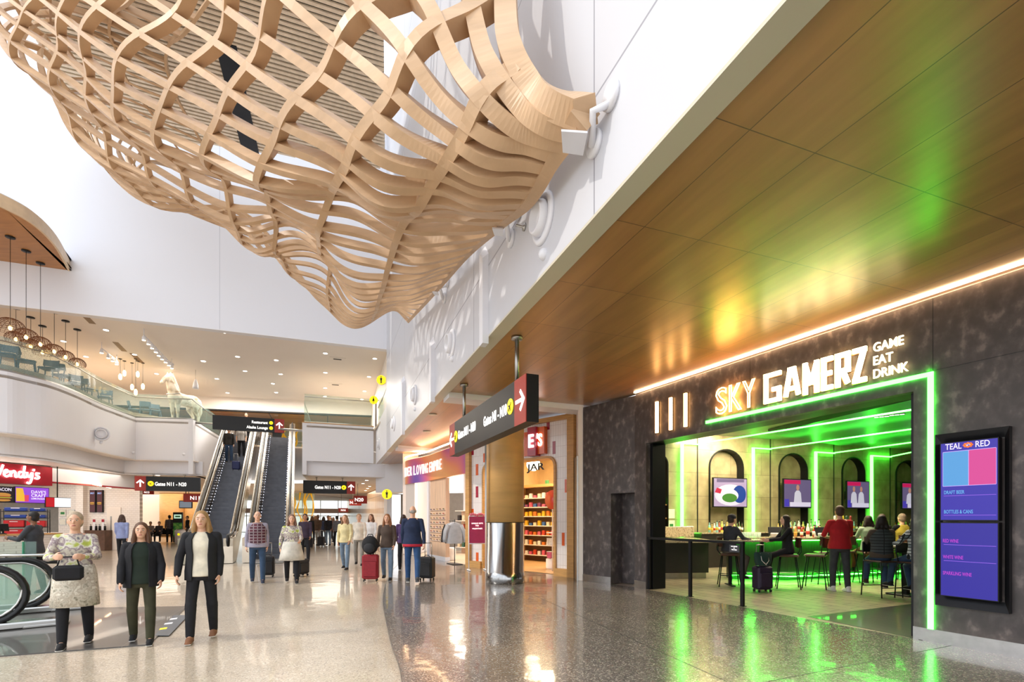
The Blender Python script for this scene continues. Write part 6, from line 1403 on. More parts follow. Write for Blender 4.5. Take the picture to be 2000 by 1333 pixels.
m = MB(); m.tube([atZ(182, 946, 3.1), atZ(216, 953.5, 3.1)], .03, 6); tag(m.build('slim_light', M_cove), 'slim warm light fitting under the red edge of the burger counter band', 'light')
# hinged door in tile wall
td, _ = bw.px(223, 1000); m = MB(); wbox(m, bw, td - .35, td + .35, 0, 2.15, -.03, 0); d_ = struct('door_3', m, M_cream); m = MB(); wbox(m, bw, td + .1, td + .16, .9, 1.7, -.05, -.03); m.build('door_handle', M_steel2, d_)
# menu boards
def menu(px0, px1, z0, z1, label, kind):
    a, _ = WS.px(px0, 960, -.1); b, _ = WS.px(px1, 960, -.1); t0_, t1_ = min(a, b), max(a, b); o = thing('menu_board', (0, 0, 0), 0, label, 'screen', 'screens at the burger counter')
    m = MB(); wbox(m, WS, t0_, t1_, z0, z1, -.1, -.02); m.build('bezel', M_black, o); m = MB(); wbox(m, WS, t0_ + .02, t1_ - .02, z0 + .02, z1 - .02, -.106, -.1)
    m.build('picture', emis('menu_' + kind, {'violet': '#9a4fe0', 'dark': '#241c22', 'white': '#f4fbff'}[kind], .9), o)
    P_ = lambda f, g, d=-.112: WS.P(t1_ - (t1_ - t0_) * f, z0 + (z1 - z0) * g, d)
    if kind == 'violet':
        for s, g in (("DAVE'S", .62), ('CRAFT', .40), ('LEMONADES', .24)): m = MB(); write(m, s, P_(.46, g), wr, UPV, .12 if g > .3 else .07, width=(t1_ - t0_) * .44, bold=.01, depth=.003); m.build('lettering', pk, o)
        m = MB(); m.hexa([P_(.03, .1), P_(.3, .1), P_(.3, .1, -.107), P_(.03, .1, -.107), P_(.03, .9), P_(.22, .9), P_(.22, .9, -.107), P_(.03, .9, -.107)]); m.build('yellow_block', emis('menu_yellow', '#f2c040', .9), o)
        m = MB(); m.hexa([P_(.27, .1, -.114), P_(.38, .1, -.114), P_(.38, .1, -.108), P_(.27, .1, -.108), P_(.26, .5, -.114), P_(.39, .5, -.114), P_(.39, .5, -.108), P_(.26, .5, -.108)]); m.build('drink_cup', emis('menu_pink', '#e0486a', .9), o)
    if kind == 'dark':
        m = MB(); write(m, 'BACON', P_(.35, .72), wr, UPV, .12, width=(t1_ - t0_) * .55, bold=.01, depth=.003); m.build('lettering', pk, o)
        burger(o, P_(.55, .32, -.13), wr, .30)
    if kind == 'white':
        m = MB(); m.hexa([P_(0.02, .04), P_(.32, .04), P_(.32, .04, -.107), P_(.02, .04, -.107), P_(.02, .96), P_(.32, .96), P_(.32, .96, -.107), P_(.02, .96, -.107)]); m.build('red_block', emis('menu_red', '#d0202c', .8), o)
    return o
def burger(par_, c, r_, s_):
    for dz, h, col_, w2 in ((-.36, .16, '#d89a4a', .9), (-.18, .1, '#6a3320', 1.0), (-.06, .06, '#e8c040', 1.02), (.02, .07, '#4f9a3a', 1.05), (.10, .08, '#c83428', .9), (.30, .28, '#d89a4a', .95)):
        m = MB(); q = Matrix((r_, Vector((0, 0, 1)).cross(r_), UPV)).transposed(); m.ball(c + UPV * dz * s_, (s_ * w2, .008, h * s_), 16, q=q); m.build('burger_layer', emis('burger_' + col_.lstrip('#'), col_, .7), par_)
menu(-28, 27, 2.2, 2.82, 'dark menu screen with a burger picture under the red sign', 'dark'); menu(29, 96, 2.2, 2.84, "violet menu screen reading DAVE'S CRAFT under the red sign", 'violet')
p = atY(113, 982, 20.6); o = thing('order_screen', p, axis_rot(wr), 'white and red order screen right of the violet menu screen', 'screen'); m = MB(); m.bbox((0, 0, 0), (.95, .06, .42), .01); m.build('bezel', M_black, o); m = MB(); m.box((.16, -.035, 0), (.6, .01, .38)); m.build('white_half', emis('menu_white', '#f4fbff', 1), o); m = MB(); m.box((-.3, -.035, 0), (.3, .01, .38)); m.build('red_half', emis('menu_red2', '#d0202c', .8), o); m = MB(); m.tube([(0, .03, .1), (0, .03, 3.75 - p.z)], .02, 6); m.build('hanger_pole', M_black, o)
for i, x in enumerate((180.5, 194.5)):
    t, _ = bw.px(x, 1000, -.1); o = thing('promo_screen', (0, 0, 0), 0, '%s upright promotional screen with a burger picture on the tiled wall' % ('left' if i == 0 else 'right'), 'screen', 'upright burger screens'); t = t
    m = MB(); wbox(m, bw, t - .14, t + .14, 1.9, 3.02, -.1, 0); m.build('bezel', M_black, o); m = MB(); wbox(m, bw, t - .125, t + .125, 1.92, 3.0, -.105, -.1); m.build('picture', emis('promo_maroon', '#5a2226', .6), o)
    cc = bw.P(t, 2.35, -.12); burger(o, cc, Vector((1, 0, 0)), .12); m = MB(); write(m, 'SPICY', bw.P(t, 2.82, -.11), (1, 0, 0), UPV, .08, width=.2, center=True, bold=.01, depth=.003); m.build('lettering', emis('promo_blue', '#a8c8ff', 1), o)
m = MB(); t, _ = bw.px(188, 1000, -.4); wbox(m, bw, t - .5, t + .5, 0, 1.0, -.5, 0); o = m.build('condiment_cabinet', mat('brown_cabinet', '#5b4030', .5, var=.3, scale=4)); tag(o, 'brown cabinet under the upright burger screens', 'cabinet')
for i, dx in enumerate((-.22, .22)):
    c_ = bw.P(t + dx, 1.0, -.25); o = thing('menu_holder', c_, 0, '%s red and white table card on the brown cabinet' % ('left' if i else 'right'), 'card'); m = MB(); m.bbox((0, 0, .28), (.13, .03, .56), .008); m.build('card', M_white, o); m = MB(); m.box((0, -.018, .48), (.13, .006, .14)); m.build('red_top', M_red, o)
    for j in (-1, 1): o = thing('sauce_dispenser', c_ + Vector((j * .13, -.05, 0)), 0, 'black sauce pump %s the %s table card' % ('left of' if j < 0 else 'right of', 'left' if i else 'right'), 'dispenser', 'sauce pumps'); m = MB(); m.lathe((0, 0, 0), [(.05, 0), (.05, .2), (.03, .22)], 12); m.build('body', M_black, o); m = MB(); m.tube([(0, 0, .22), (0, 0, .3), (0, -.06, .3)], .01, 6); m.build('pump', M_black, o)
for i, (x, y, w2, h2, lab) in enumerate(((123, 1003, .34, .36, 'framed green and white licence on the tile wall'), (140, 1003, .34, .36, 'framed white notice right of the green licence'), (123, 1020, .34, .34, 'lower framed notice under the green licence'))):
    t, z = bw.px(x, y); m = MB(); wbox(m, bw, t - w2 / 2, t + w2 / 2, z - h2 / 2, z + h2 / 2, -.02, 0); o = m.build('wall_notice', M_steel2); tag(o, lab, 'notice'); m = MB(); wbox(m, bw, t - w2 * .43, t + w2 * .43, z - h2 * .43, z + h2 * .43, -.024, -.02); m.build('paper', MATS['paper'], o)
    if i == 0: m = MB(); wbox(m, bw, t - .1, t + .1, z - .06, z + .06, -.028, -.024); m.build('green_panel', MATS['notice_green'], o)
# counter and kitchen goods
co = thing('burger_counter', (0, 0, 0), 0, 'tiled burger counter with a wooden top behind the glass barrier', 'counter')
CW = Wall((-19.3, 21.2), (-20.4, 17.0)); m = MB(); wbox(m, CW, 0, CW.len, 0, .92, 0, .6); m.build('tiled_front', subway, co); m = MB(); wbox(m, CW, -.03, CW.len, .92, .97, -.04, .64); m.build('wooden_top', M_oak, co)
for i, (x, lab) in enumerate(((6, 'black till screen at the left end of the burger counter'),)):
    p = CW.at(x, 1040, .3); o = thing('till', (p.x, p.y, .97), 1.2, lab, 'till'); m = MB(); m.bbox((0, 0, .28), (.4, .05, .3), .01, M=Matrix.Rotation(R(-15), 4, 'X')); m.build('screen', M_black, o); m = MB(); m.lathe((0, 0, 0), [(.12, 0), (.1, .03), (.03, .05), (.03, .2)], 14); m.build('stand', M_black, o)
rkx = thing('kitchen_rack', (-21.6, 22.0, 0), .6, 'black wire rack with blue and red bins behind the burger counter', 'rack')
for a in (-1, 1):
    for b in (-1, 1): m = MB(); m.tube([(a * .75, b * .25, 0), (a * .75, b * .25, 2.0)], .018, 6); m.build('post', M_black, rkx)
for z in (.8, 1.2, 1.6, 1.9): m = MB(); m.bbox((0, 0, z), (1.5, .5, .025), .008); m.build('wire_shelf', M_black, rkx)
for k, (z, c_, x, w2, h2) in enumerate(((1.915, '#1f3f9a', -.3, .7, .16), (1.915, '#1f3f9a', .4, .5, .14), (1.615, '#1f3f9a', -.3, .7, .14), (1.615, '#1f3f9a', .42, .5, .14), (1.215, '#c01a22', -.35, .66, .3), (1.215, '#c01a22', .36, .62, .28), (.815, '#c01a22', -.35, .66, .3))):
    q = Vector((-21.6, 22.0, z)) + Matrix.Rotation(.6, 3, 'Z') @ Vector((x, 0, 0)); o = thing('storage_bin', q, .6, '%s bin at the %s on the %s shelf of the kitchen rack' % ('blue' if '1f' in c_ else 'red', 'left' if x < 0 else 'right', {1.915: 'top', 1.615: 'second', 1.215: 'third', .815: 'lowest'}[z]), 'bin', 'bins on the kitchen rack')
    m = MB(); m.bbox((0, 0, h2 / 2), (w2, .42, h2), .02); m.build('bin_body', mat('bin_' + c_.lstrip('#'), c_, .45), o); m = MB(); m.bbox((0, -.215, h2 * .8), (w2 * .4, .02, .03), .005); m.build('bin_handle', M_white, o)
m = MB(); m.bbox((0, 0, .75), (1.6, .8, 1.5), .03); o = m.build('kitchen_machine', M_steel2, None, (-23.2, 27.2, 0)); tag(o, 'steel kitchen machine behind the opening in the tile wall', 'appliance'); m = MB(); m.bbox((-.2, -.42, 1.15), (.9, .04, .4), .02); m.build('dark_door', M_black, o); m = MB(); m.bbox((.4, -.42, .5), (.3, .04, .3), .02); m.build('control_panel', M_dark, o)
o = thing('fry_hood', (-21.0, 26.2, 1.5), 0, 'angled steel chutes beside the rack in the kitchen opening', 'appliance')
for k in range(3): m = MB(); m.bbox((-.3 + .35 * k, 0, .35), (.12, .4, .6), .01, M=Matrix.Rotation(R(30), 4, 'Y')); m.build('chute', M_steel2, o)
m = MB(); m.bbox((0, 0, -.75), (1.3, .6, 1.5), .02); m.build('cabinet_body', M_steel2, o)

# ================================================================ escalator going down in the left foreground
def down_loop(c, label, big):
    ax = Vector((-1.3, -1.05)).normalized(); o = thing('escalator_balustrade', (c[0], c[1], .006), math.atan2(ax.y, ax.x), label, 'escalator', 'balustrades of the down escalator')
    r = .40; zc = .50
    path = [(3.2, 0, zc + r - .0)] + [(.9, 0, zc + r)] + [(r * math.sin(-a) * 1.0 + .0, 0, zc + r * math.cos(a)) for a in [math.pi * i / 12 for i in range(13)]] + [(.9, 0, zc - r), (3.2, 0, zc - r - .35)]
    m = MB(); m.tube(path, .045, 10); m.build('handrail', M_rubber, o)
    m = MB(); m.tube([(x * 1 + (0.045 if x < 0 else 0), y, z + (-.05 if z > zc else .05)) for x, y, z in path], .022, 8); m.build('guide_rail', M_steel, o)
    gp_ = [(3.2, zc + r - .07), (0, zc + r - .07)] + [((r - .07) * -math.sin(a), zc + (r - .07) * math.cos(a)) for a in [math.pi * i / 10 for i in range(11)]] + [(.9, zc - r + .06), (3.2, zc - r - .25)]
    n = len(gp_); m = MB(); m.add([(x, -.008, z) for x, z in gp_] + [(x, .008, z) for x, z in gp_], [tuple(range(n)), tuple(range(2 * n - 1, n - 1, -1))] + [(i, n + i, n + (i + 1) % n, (i + 1) % n) for i in range(n)]); m.build('glass_panel', glass_mat('escalator_glass', '#b5d4c4', .3), o)
    m = MB(); m.bbox((1.2, 0, .05), (4.0, .28, .1), .02); m.build('skirt', M_steel, o)
    m = MB(); m.bbox((-.62, .0, .02), (.5, .3, .04), .01); m.build('comb_plate', M_steel2, o)
    m = MB(); m.bbox((-.62, .0, .043), (.3, .2, .012), .003); m.build('black_inset', M_rubber, o)
    return o
down_loop((-7.42, 7.0), 'nearer glass balustrade loop with black handrail at the left edge', True)
down_loop((-8.22, 8.3), 'farther glass balustrade loop with black handrail at the left edge', False)
o = thing('glass_barrier', (0, 0, 0), 0, 'low green edged glass barrier with steel rail behind the left handrails', 'barrier')
p0, p1 = FL(-60, 1172), FL(70, 1168); ww = Wall((p0.x, p0.y), (p1.x, p1.y))
m = MB(); wbox(m, ww, 0, ww.len, .06, 1.13, 0, .02); m.build('glass_panel', gl, o); m = MB(); wbox(m, ww, ww.len * .8, ww.len * .8 + .02, .06, 1.13, -.02, .04); m.build('glass_edge', mat('glass_edge_green', '#2f8a68', .2), o)
m = MB(); m.tube([ww.P(0, .86, -.06), ww.P(ww.len + .55, .86, -.06)], .03, 8); m.build('steel_rail', M_steel, o); m = MB(); m.tube([ww.P(0, .72, -.1), ww.P(ww.len + .55, .72, -.1)], .035, 8); m.build('black_rail', M_rubber, o)
for t in (.4, ww.len * .55, ww.len + .5): m = MB(); m.box(ww.P(t, .43, -.03), (.05, .05, .86)); m.build('post', M_steel2, o)
# floor sticker
q = [FL(300, 1262 - 25), FL(345, 1200), FL(366, 1200), FL(322, 1240)]
m = MB(); m.slab([FL(301, 1243), FL(330, 1243), FL(368, 1203), FL(340, 1203)], (0, 0, .0065)); o = m.build('floor_sticker', mat('slate_sticker', '#46525f', .35)); tag(o, 'slate blue floor sticker with white and yellow marks on the dark stone', 'sticker')
for k, (x, y, w2) in enumerate(((318, 1232, 14), (328, 1222, 16), (338, 1213, 14))): a_, b_ = FL(x - w2 / 2, y), FL(x + w2 / 2, y - 2); m = MB(); m.slab([a_, b_, FL(x + w2 / 2 + 2, y - 5), FL(x - w2 / 2 + 2, y - 3)], (0, 0, .0085)); m.build('marking', M_white if k else M_yellow, o)
# gates area: advertising pillar, bins, bench
p = atY(348, 1040, 33); o = thing('charging_kiosk', (p.x, p.y, 0), RA, 'dark and green advertising kiosk standing in the left gate area', 'kiosk'); m = MB(); m.bbox((0, 0, 1.0), (.55, .2, 2.0), .02); m.build('cabinet_body', M_dark, o)
m = MB(); m.box((0, -.105, .85), (.5, .01, .9)); m.build('green_picture', ramp_mat('kiosk_green', 'noise', [(.35, '#14532a'), (.5, '#2f9a4a'), (.65, '#8ad06a')], .3, scale=5), o); m = MB(); m.box((0, -.105, 1.72), (.42, .01, .26)); m.build('white_screen', emis('kiosk_white', '#d8ffe0', .8), o); m = MB(); m.box((0, -.112, 1.72), (.28, .01, .1)); m.build('green_mark', MATS['notice_green'], o)
p = atY(352, 1060, 31); o = thing('waste_bin', (p.x, p.y, 0), 0, 'white waste bin with yellow mark in front of the green kiosk', 'bin'); m = MB(); m.lathe((0, 0, 0), [(.28, 0), (.3, .8), (.27, .85)], 18); m.build('bin_body', M_white, o); m = MB(); m.lathe((0, 0, .85), [(.27, 0), (.2, .06)], 18); m.build('lid', M_steel2, o); m = MB(); m.box((.1, -.3, .6), (.12, .02, .12)); m.build('yellow_mark', M_yellow, o)
p = atY(318, 1058, 33.5); o = thing('gate_bench', (p.x, p.y, 0), RA, 'black metal seat row in the left gate area', 'bench')
m = MB(); m.bbox((0, 0, .42), (2.2, .5, .06), .02); m.build('seat', M_black, o); m = MB(); m.bbox((0, .26, .7), (2.2, .05, .45), .02); m.build('backrest', M_black, o)
for x in (-.9, .9): m = MB(); m.box((x, 0, .2), (.05, .4, .4)); m.build('leg', M_steel2, o)
p = atY(363, 986, 32); o = thing('gate_monitor', p, RA - .2, 'small dark monitor hanging below the N11 plate', 'screen'); m = MB(); m.bbox((0, 0, 0), (.8, .08, .5), .02); m.build('bezel', M_black, o); m = MB(); m.box((0, -.045, 0), (.7, .01, .4)); m.build('picture', emis('monitor_grey', '#9aa4b0', .6), o); m = MB(); m.tube([(0, 0, .2), (0, 0, 3.75 - p.z)], .025, 6); m.build('hanger_pole', M_black, o)
# downlights in the low concourse ceilings
dl3 = [(716, 939), (709, 945), (722, 950.5), (718, 954.5), (714, 958.5)]
for k, (x, y) in enumerate(dl3): dup(d0_, atZ(x, y, 3.775), 0, 'small downlight in the low concourse ceiling right of the central sign', 'downlights in the concourse ceiling')
for k, (x, y) in enumerate(((308, 929), (400, 953))): dup(d0_, atZ(x, y, 3.745), 0, 'small downlight in the low ceiling %s the left gates sign' % ('behind' if k == 0 else 'right of'))
for k, (x, y) in enumerate(((834, 843), (845, 810))):
    c_ = atZ(x, y, ZC - .005); m = MB(); m.lathe((0, 0, -.01), [(.13, 0), (.13, .012)], 18); o = m.build('ceiling_speaker', M_soffit, None, c_); tag(o, '%s round flush speaker in the wooden ceiling above the gift shop' % ('nearer' if k else 'farther'), 'speaker')
# low wall sensors on the balcony
for i, (x, y, Y, lab) in enumerate(((198, 865, 20.6, 'small round sensor below the nozzle on the curved balcony'), (261, 885, 23.4, 'small round sensor at the bend of the balcony front'), (359, 888, 23.85, 'small round sensor near the balcony corner'))):
    c_ = atY(x, y, Y); m = MB(); m.lathe((0, 0, 0), [(.07, 0), (.07, .02)], 14, M=Matrix.Rotation(R(90), 3, 'X')); o = m.build('wall_sensor', M_white, None, c_); tag(o, lab, 'sensor')
# ================================================================ people
SK = {'light': mat('skin_light', '#d9a98c', .5, var=.05), 'tan': mat('skin_tan', '#b5805f', .5, var=.05), 'brown': mat('skin_brown', '#7d5238', .5, var=.05)}
M_sclera = mat('eye_white', '#d9d2c8', .3); M_eye = mat('eye', '#1c1512', .2); M_lip = mat('lip', '#a65a50', .5); M_sole = mat('white_sole', '#dedad2', .6)
def cloth(name, c, var=.15, scale=9): return mat('cloth_' + name, c, .85, var=var, scale=scale, bump=.05)
def person(x, y, yaw, h, label, top, bottom, hair, skin='light', legs=((12, 4), (-10, 10)), arms=((12, 6, 20), (-14, 6, 20)), z=0, lean=0, sit=None, longhair=0, shoe=None, shoe_c='#1c1b1d', vox=.012, jacket_len=0, skirt=None, vest=None, hood=None, short_sleeve=False, fat=1.0, hat=None, bald=False, band=None, headturn=0, group=None, cat='person'):
    k = h / 1.75; o = thing('person', (x, y, z), yaw, label, cat, group)
    V = lambda *a: Vector(a) * k
    hipz = .93 * k if sit is None else sit + .10
    hip = [Vector((s * .09 * k, 0, hipz)) for s in (-1, 1)]; J = {}
    for i, (s, (th, kn)) in enumerate(zip((-1, 1), legs)):
        a, b = R(th), R(kn); ab = .05 * s if sit is None else .12 * s
        knee = hip[i] + Vector((ab * k, math.sin(a), -math.cos(a)) if False else (ab * .5 * k, math.sin(a) * .43 * k, -math.cos(a) * .43 * k))
        ank = knee + Vector((0, math.sin(a - b) * .42 * k, -math.cos(a - b) * .42 * k)); J['k%d' % i] = knee; J['a%d' % i] = ank
    if sit is None:
        dz = min(J['a0'].z, J['a1'].z) - .08 * k
        for kk in ('k0', 'k1', 'a0', 'a1'): J[kk].z -= dz
        for v in hip: v.z -= dz
        hipz -= dz
    pel = Vector((0, 0, hipz + .03 * k)); L = Matrix.Rotation(R(-lean), 3, 'X')
    T = lambda *a: pel + L @ V(*a)
    waist, chest, shc, neck, hd = T(0, 0, .17), T(0, .0, .37), T(0, -.01, .47), T(0, 0, .55), T(0, .02, .69)
    sh = [T(s * .175 * (1 if fat < 1.2 else 1.08), -.01, .47) for s in (-1, 1)]
    el, wr_, hdr = [], [], []
    for i, (s, (fw_, ab, eb)) in enumerate(zip((-1, 1), arms)):
        d = Vector((s * math.sin(R(ab)), math.sin(R(fw_)) * math.cos(R(ab)), -math.cos(R(fw_)) * math.cos(R(ab)))); e = sh[i] + d * .29 * k
        d2 = Vector((s * math.sin(R(ab)) * .4 - s * (.25 if eb < 55 else .62) * math.sin(R(min(eb, 90))), math.sin(R(fw_ + eb)), -math.cos(R(fw_ + eb)))).normalized(); el.append(e); wr_.append(e + d2 * .245 * k); hdr.append(d2)
    def tor(secs, off=0, g=0, n=26):
        out = []
        for z_, a_, b_ in secs:
            f_ = fat if z_ < .4 else 1; out.append([T((a_ * f_ + off) * math.cos(t_), (b_ * f_ + off) * math.sin(t_) - (.01 if z_ > .4 else 0), z_) for t_ in ([TW * i / n for i in range(n)] if not g else [R(90 + g) + (TW - 2 * R(g)) * i / n for i in range(n + 1)])])
        return out
    # --- skin
    m = MB(); q = Matrix.Rotation(R(headturn), 3, 'Z')
    H = lambda a, b, c: hd + q @ V(a, b, c)
    m.ball(hd + V(0, 0, .015), (.074 * k, .092 * k, .105 * k), 16, q=q); m.ball(H(0, .03, -.055), (.052 * k, .058 * k, .06 * k), 12, q=q); m.ball(H(0, .095, -.005), (.013 * k, .02 * k, .024 * k), 8, q=q)
    for s in (-1, 1): m.ball(H(s * .076, -.005, 0), (.012 * k, .02 * k, .032 * k), 8, q=q)
    cap(m, [hd + V(0, -.02, -.04), neck, shc], [.055 * k, .056 * k, .06 * k])
    m.loft(tor([(-.12, .13, .09), (-.03, .158, .105), (.10, .142, .10), (.2, .135, .095), (.33, .158, .105), (.43, .165, .10), (.49, .13, .075), (.53, .06, .05)]))
    fr_ = .0092 * k if vox < .011 else .0105 * k
    for i, s in enumerate((-1, 1)):
        cap(m, [shc, sh[i], el[i], wr_[i]], [.08 * k, .052 * k, .040 * k, .026 * k])
        cap(m, [pel, hip[i], J['k%d' % i], J['a%d' % i]], [.09 * k, .076 * k * fat, .052 * k, .036 * k])
        cap(m, [J['a%d' % i], J['a%d' % i] + V(0, .12, -.045)], [.034 * k, .022 * k])
        d = hdr[i]; pn = Vector((-s, 0, 0)) - d * Vector((-s, 0, 0)).dot(d); pn.normalize(); l = d.cross(pn).normalized(); l = l if l.y >= 0 or abs(l.y) < .1 else -l
        w_ = wr_[i]
        for f in (-1, 0, 1): cap(m, [w_ + l * f * .012 * k, w_ + d * .078 * k + l * f * .022 * k], [.017 * k, .014 * k], 8)
        for f, ln in zip((1.5, .5, -.5, -1.5), (.066, .076, .070, .054)):
            b0 = w_ + d * .082 * k + l * f * .0195 * k; c1, c2 = R(24 - 4 * f), R(58 - 5 * f); m1 = b0 + (d * math.cos(c1) + pn * math.sin(c1)) * ln * .52 * k; cap(m, [b0 - d * .02 * k, b0, m1, m1 + (d * math.cos(c2) + pn * math.sin(c2)) * ln * .48 * k], [fr_] * 3 + [fr_ * .85], 8)
        t0_ = w_ + d * .022 * k + l * .024 * k; t1_ = t0_ + (l * .62 + d * .66 + pn * .42).normalized() * .042 * k; cap(m, [t0_, t1_, t1_ + (d * .85 + pn * .45 + l * .1).normalized() * .032 * k], [fr_ * 1.35, fr_ * 1.15, fr_], 8)
    b = m.build('body', SK[skin], o); md = b.modifiers.new('r', 'REMESH'); md.mode = 'VOXEL'; md.voxel_size = vox * .8; s1 = b.modifiers.new('s', 'SMOOTH'); s1.iterations = 1; REMESH.append(b)
    if vox < .016:
        for s in (-1, 1): m = MB(); m.ball(H(s * .030, .076, .017), (.013 * k, .011 * k, .009 * k), 8, q=q); e_ = m.build('eye', M_sclera, o); m = MB(); m.ball(H(s * .030, .083, .017), (.0065 * k, .006 * k, .0065 * k), 8, q=q); m.build('iris', M_eye, e_); m = MB(); cap(m, [H(s * .016, .085, .036), H(s * .030, .086, .041), H(s * .046, .072, .037)], [.004 * k, .0045 * k, .003 * k], 6); m.build('eyebrow', mat('hair_' + hair.lstrip('#'), hair, .6, var=.25, scale=30, stretch=(3, 3, .5)), o)
        m = MB(); m.ball(H(0, .083, -.052), (.023 * k, .010 * k, .007 * k), 8, q=q); m.build('mouth', M_lip, o)
    def rm(mb, name, mt, vx=None, it=3):
        c_ = mb.build(name, mt, o); md = c_.modifiers.new('r', 'REMESH'); md.mode = 'VOXEL'; md.voxel_size = vx or vox; s2 = c_.modifiers.new('s', 'SMOOTH'); s2.iterations = it; REMESH.append(c_); return c_
    # --- hair
    hc_ = mat('hair_' + hair.lstrip('#'), hair, .6, var=.25, scale=30, stretch=(3, 3, .5))
    m = MB()
    if not bald:
        m.ball(H(0, -.022, .045), (.088 * k, .098 * k, .095 * k), 14, q=q); m.ball(H(0, -.04, -.01), (.085 * k, .075 * k, .09 * k), 12, q=q)
        if longhair:
            for s in (-1, 0, 1): cap(m, [H(s * .055, -.04, 0), H(s * .08, -.045, -.12), H(s * .085, -.04 + .03 * abs(s), -.12 - longhair)], [.045 * k, .05 * k, .028 * k])
            for s in (-1, 1): cap(m, [H(s * .07, .0, .03), H(s * .085, .01, -.08), H(s * .095, .03, -.1 - longhair * .8)], [.028 * k, .03 * k, .022 * k])
        rm(m, 'hair', hc_, .011)
    else:
        for s in (-1, 1): m.ball(H(s * .066, -.03, -.0), (.018 * k, .05 * k, .04 * k), 10, q=q)
        m.ball(H(0, -.08, -.01), (.06 * k, .02 * k, .045 * k), 10, q=q); rm(m, 'hair', hc_, .009)
    if hat: m = MB(); m.ball(H(0, -.012, .055), (.094 * k, .106 * k, .085 * k), 14, q=q); rm(m, 'hat', cloth('hat_' + hat.lstrip('#'), hat), .011)
    # --- trousers
    ex = .016 * k; m = MB(); m.loft(tor([(-.13, .125, .095), (-.07, .158, .112), (-.02, .160, .110), (.06, .150, .104), (.12, .138, .098)], .004))
    for i in (0, 1):
        ank = J['a%d' % i]; kn_ = J['k%d' % i]; cap(m, [hip[i] + V(0, 0, .01), kn_, kn_ + (ank - kn_) * .95], [.078 * k * fat + .008 * k, .056 * k + ex, .042 * k + ex])
    rm(m, 'trousers', bottom)
    # --- shoes
    for i in (0, 1):
        a = J['a%d' % i]; m = MB(); fl_ = V(0, .0, -.05); cap(m, [a + V(0, -.02, .0), a + V(0, -.015, -.03), a + V(0, .07, -.036), a + V(0, .135, -.046)], [.05 * k, .048 * k, .045 * k, .034 * k]); m.bbox(a + V(0, .05, -.062), (.085 * k, .25 * k, .034 * k), .012); s_ = rm(m, 'shoe', cloth('shoe_' + shoe_c.lstrip('#'), shoe_c), .009, 2)
        m = MB(); m.bbox(a + V(0, .048, -.073), (.08 * k, .25 * k, .014 * k), .006); m.build('sole', M_sole, s_)
    # --- top
    m = MB(); m.loft(tor([(-.075 - jacket_len, .188, .134), (0, .186, .132), (.10, .165, .12), (.2, .152, .11), (.33, .172, .12), (.43, .178, .112), (.50, .135, .085), (.535, .075, .064)]))
    for i in (0, 1):
        e_ = wr_[i] if not short_sleeve else el[i]; cap(m, [sh[i] * .6 + shc * .4, sh[i], el[i], el[i] + (e_ - el[i]) * .93], [.064 * k, .060 * k, .050 * k, .040 * k])
    rm(m, 'top', top)
    if skirt:
        col_, ln, wd_ = skirt; m = MB(); rows = []
        for zz, r_ in ((.12, .17), (0, .195), (-ln * .5, .20 + wd_ * .5), (-ln, .205 + wd_)): rows.append([pel + V(r_ * fat * math.cos(TW * i / 24) * (1.0 + .03 * math.sin(i * 2.6)), r_ * fat * .78 * math.sin(TW * i / 24), zz) for i in range(25)])
        m.sheet(rows); s_ = m.build('tunic_skirt', col_, o); so_ = s_.modifiers.new('t', 'SOLIDIFY'); so_.thickness = .008; REMESH.append(s_)
    if vest:    # an outer layer over the torso without sleeves, open at the front when wide
        m = MB(); off = L @ V(0, -.012 if vest[1] == 'closed' else -.035, 0)
        if vest[1] == 'closed': m.loft(tor([(-.05, .178, .13), (.05, .172, .126), (.2, .165, .12), (.33, .184, .13), (.43, .186, .122), (.505, .135, .088), (.53, .08, .066)], .004)); rm(m, 'waistcoat', vest[0])
        else:
            ss = [(-.12, .19, .14), (0, .19, .138), (.12, .178, .13), (.22, .172, .126), (.33, .188, .132), (.43, .192, .124), (.505, .142, .092), (.53, .095, .075)]
            A_, B_ = tor(ss, .016, 30), tor(ss, -.004, 30); m.sheet(A_); m.sheet([r_[::-1] for r_ in B_]); m.sheet([[a_[0], b_[0]] for a_, b_ in zip(A_, B_)]); m.sheet([[b_[-1], a_[-1]] for a_, b_ in zip(A_, B_)]); m.sheet([B_[0], A_[0]]); m.sheet([A_[-1], B_[-1]]); m.build('open_jacket', vest[0], o)
        if vest[1] != 'closed':
            m = MB()
            for i in (0, 1): cap(m, [sh[i] * .75 + shc * .25, sh[i], el[i], el[i] + (wr_[i] - el[i]) * .95], [.066 * k, .066 * k, .056 * k, .047 * k])
            rm(m, 'jacket_sleeves', vest[0])
    if band: m = MB(); rows = tor([(-.115, .182, .132), (-.055, .184, .134)], .004); m.sheet([r_ + [r_[0]] for r_ in rows]); b_ = m.build('waist_band', band, o); so_ = b_.modifiers.new('t', 'SOLIDIFY'); so_.thickness = .01; REMESH.append(b_)
    o['wr'] = [*(Matrix.Rotation(yaw, 3, 'Z') @ (wr_[1] + hdr[1] * .08 * k) + Vector((x, y, z)))]; o['wl'] = [*(Matrix.Rotation(yaw, 3, 'Z') @ (wr_[0] + hdr[0] * .08 * k) + Vector((x, y, z)))]
    return o
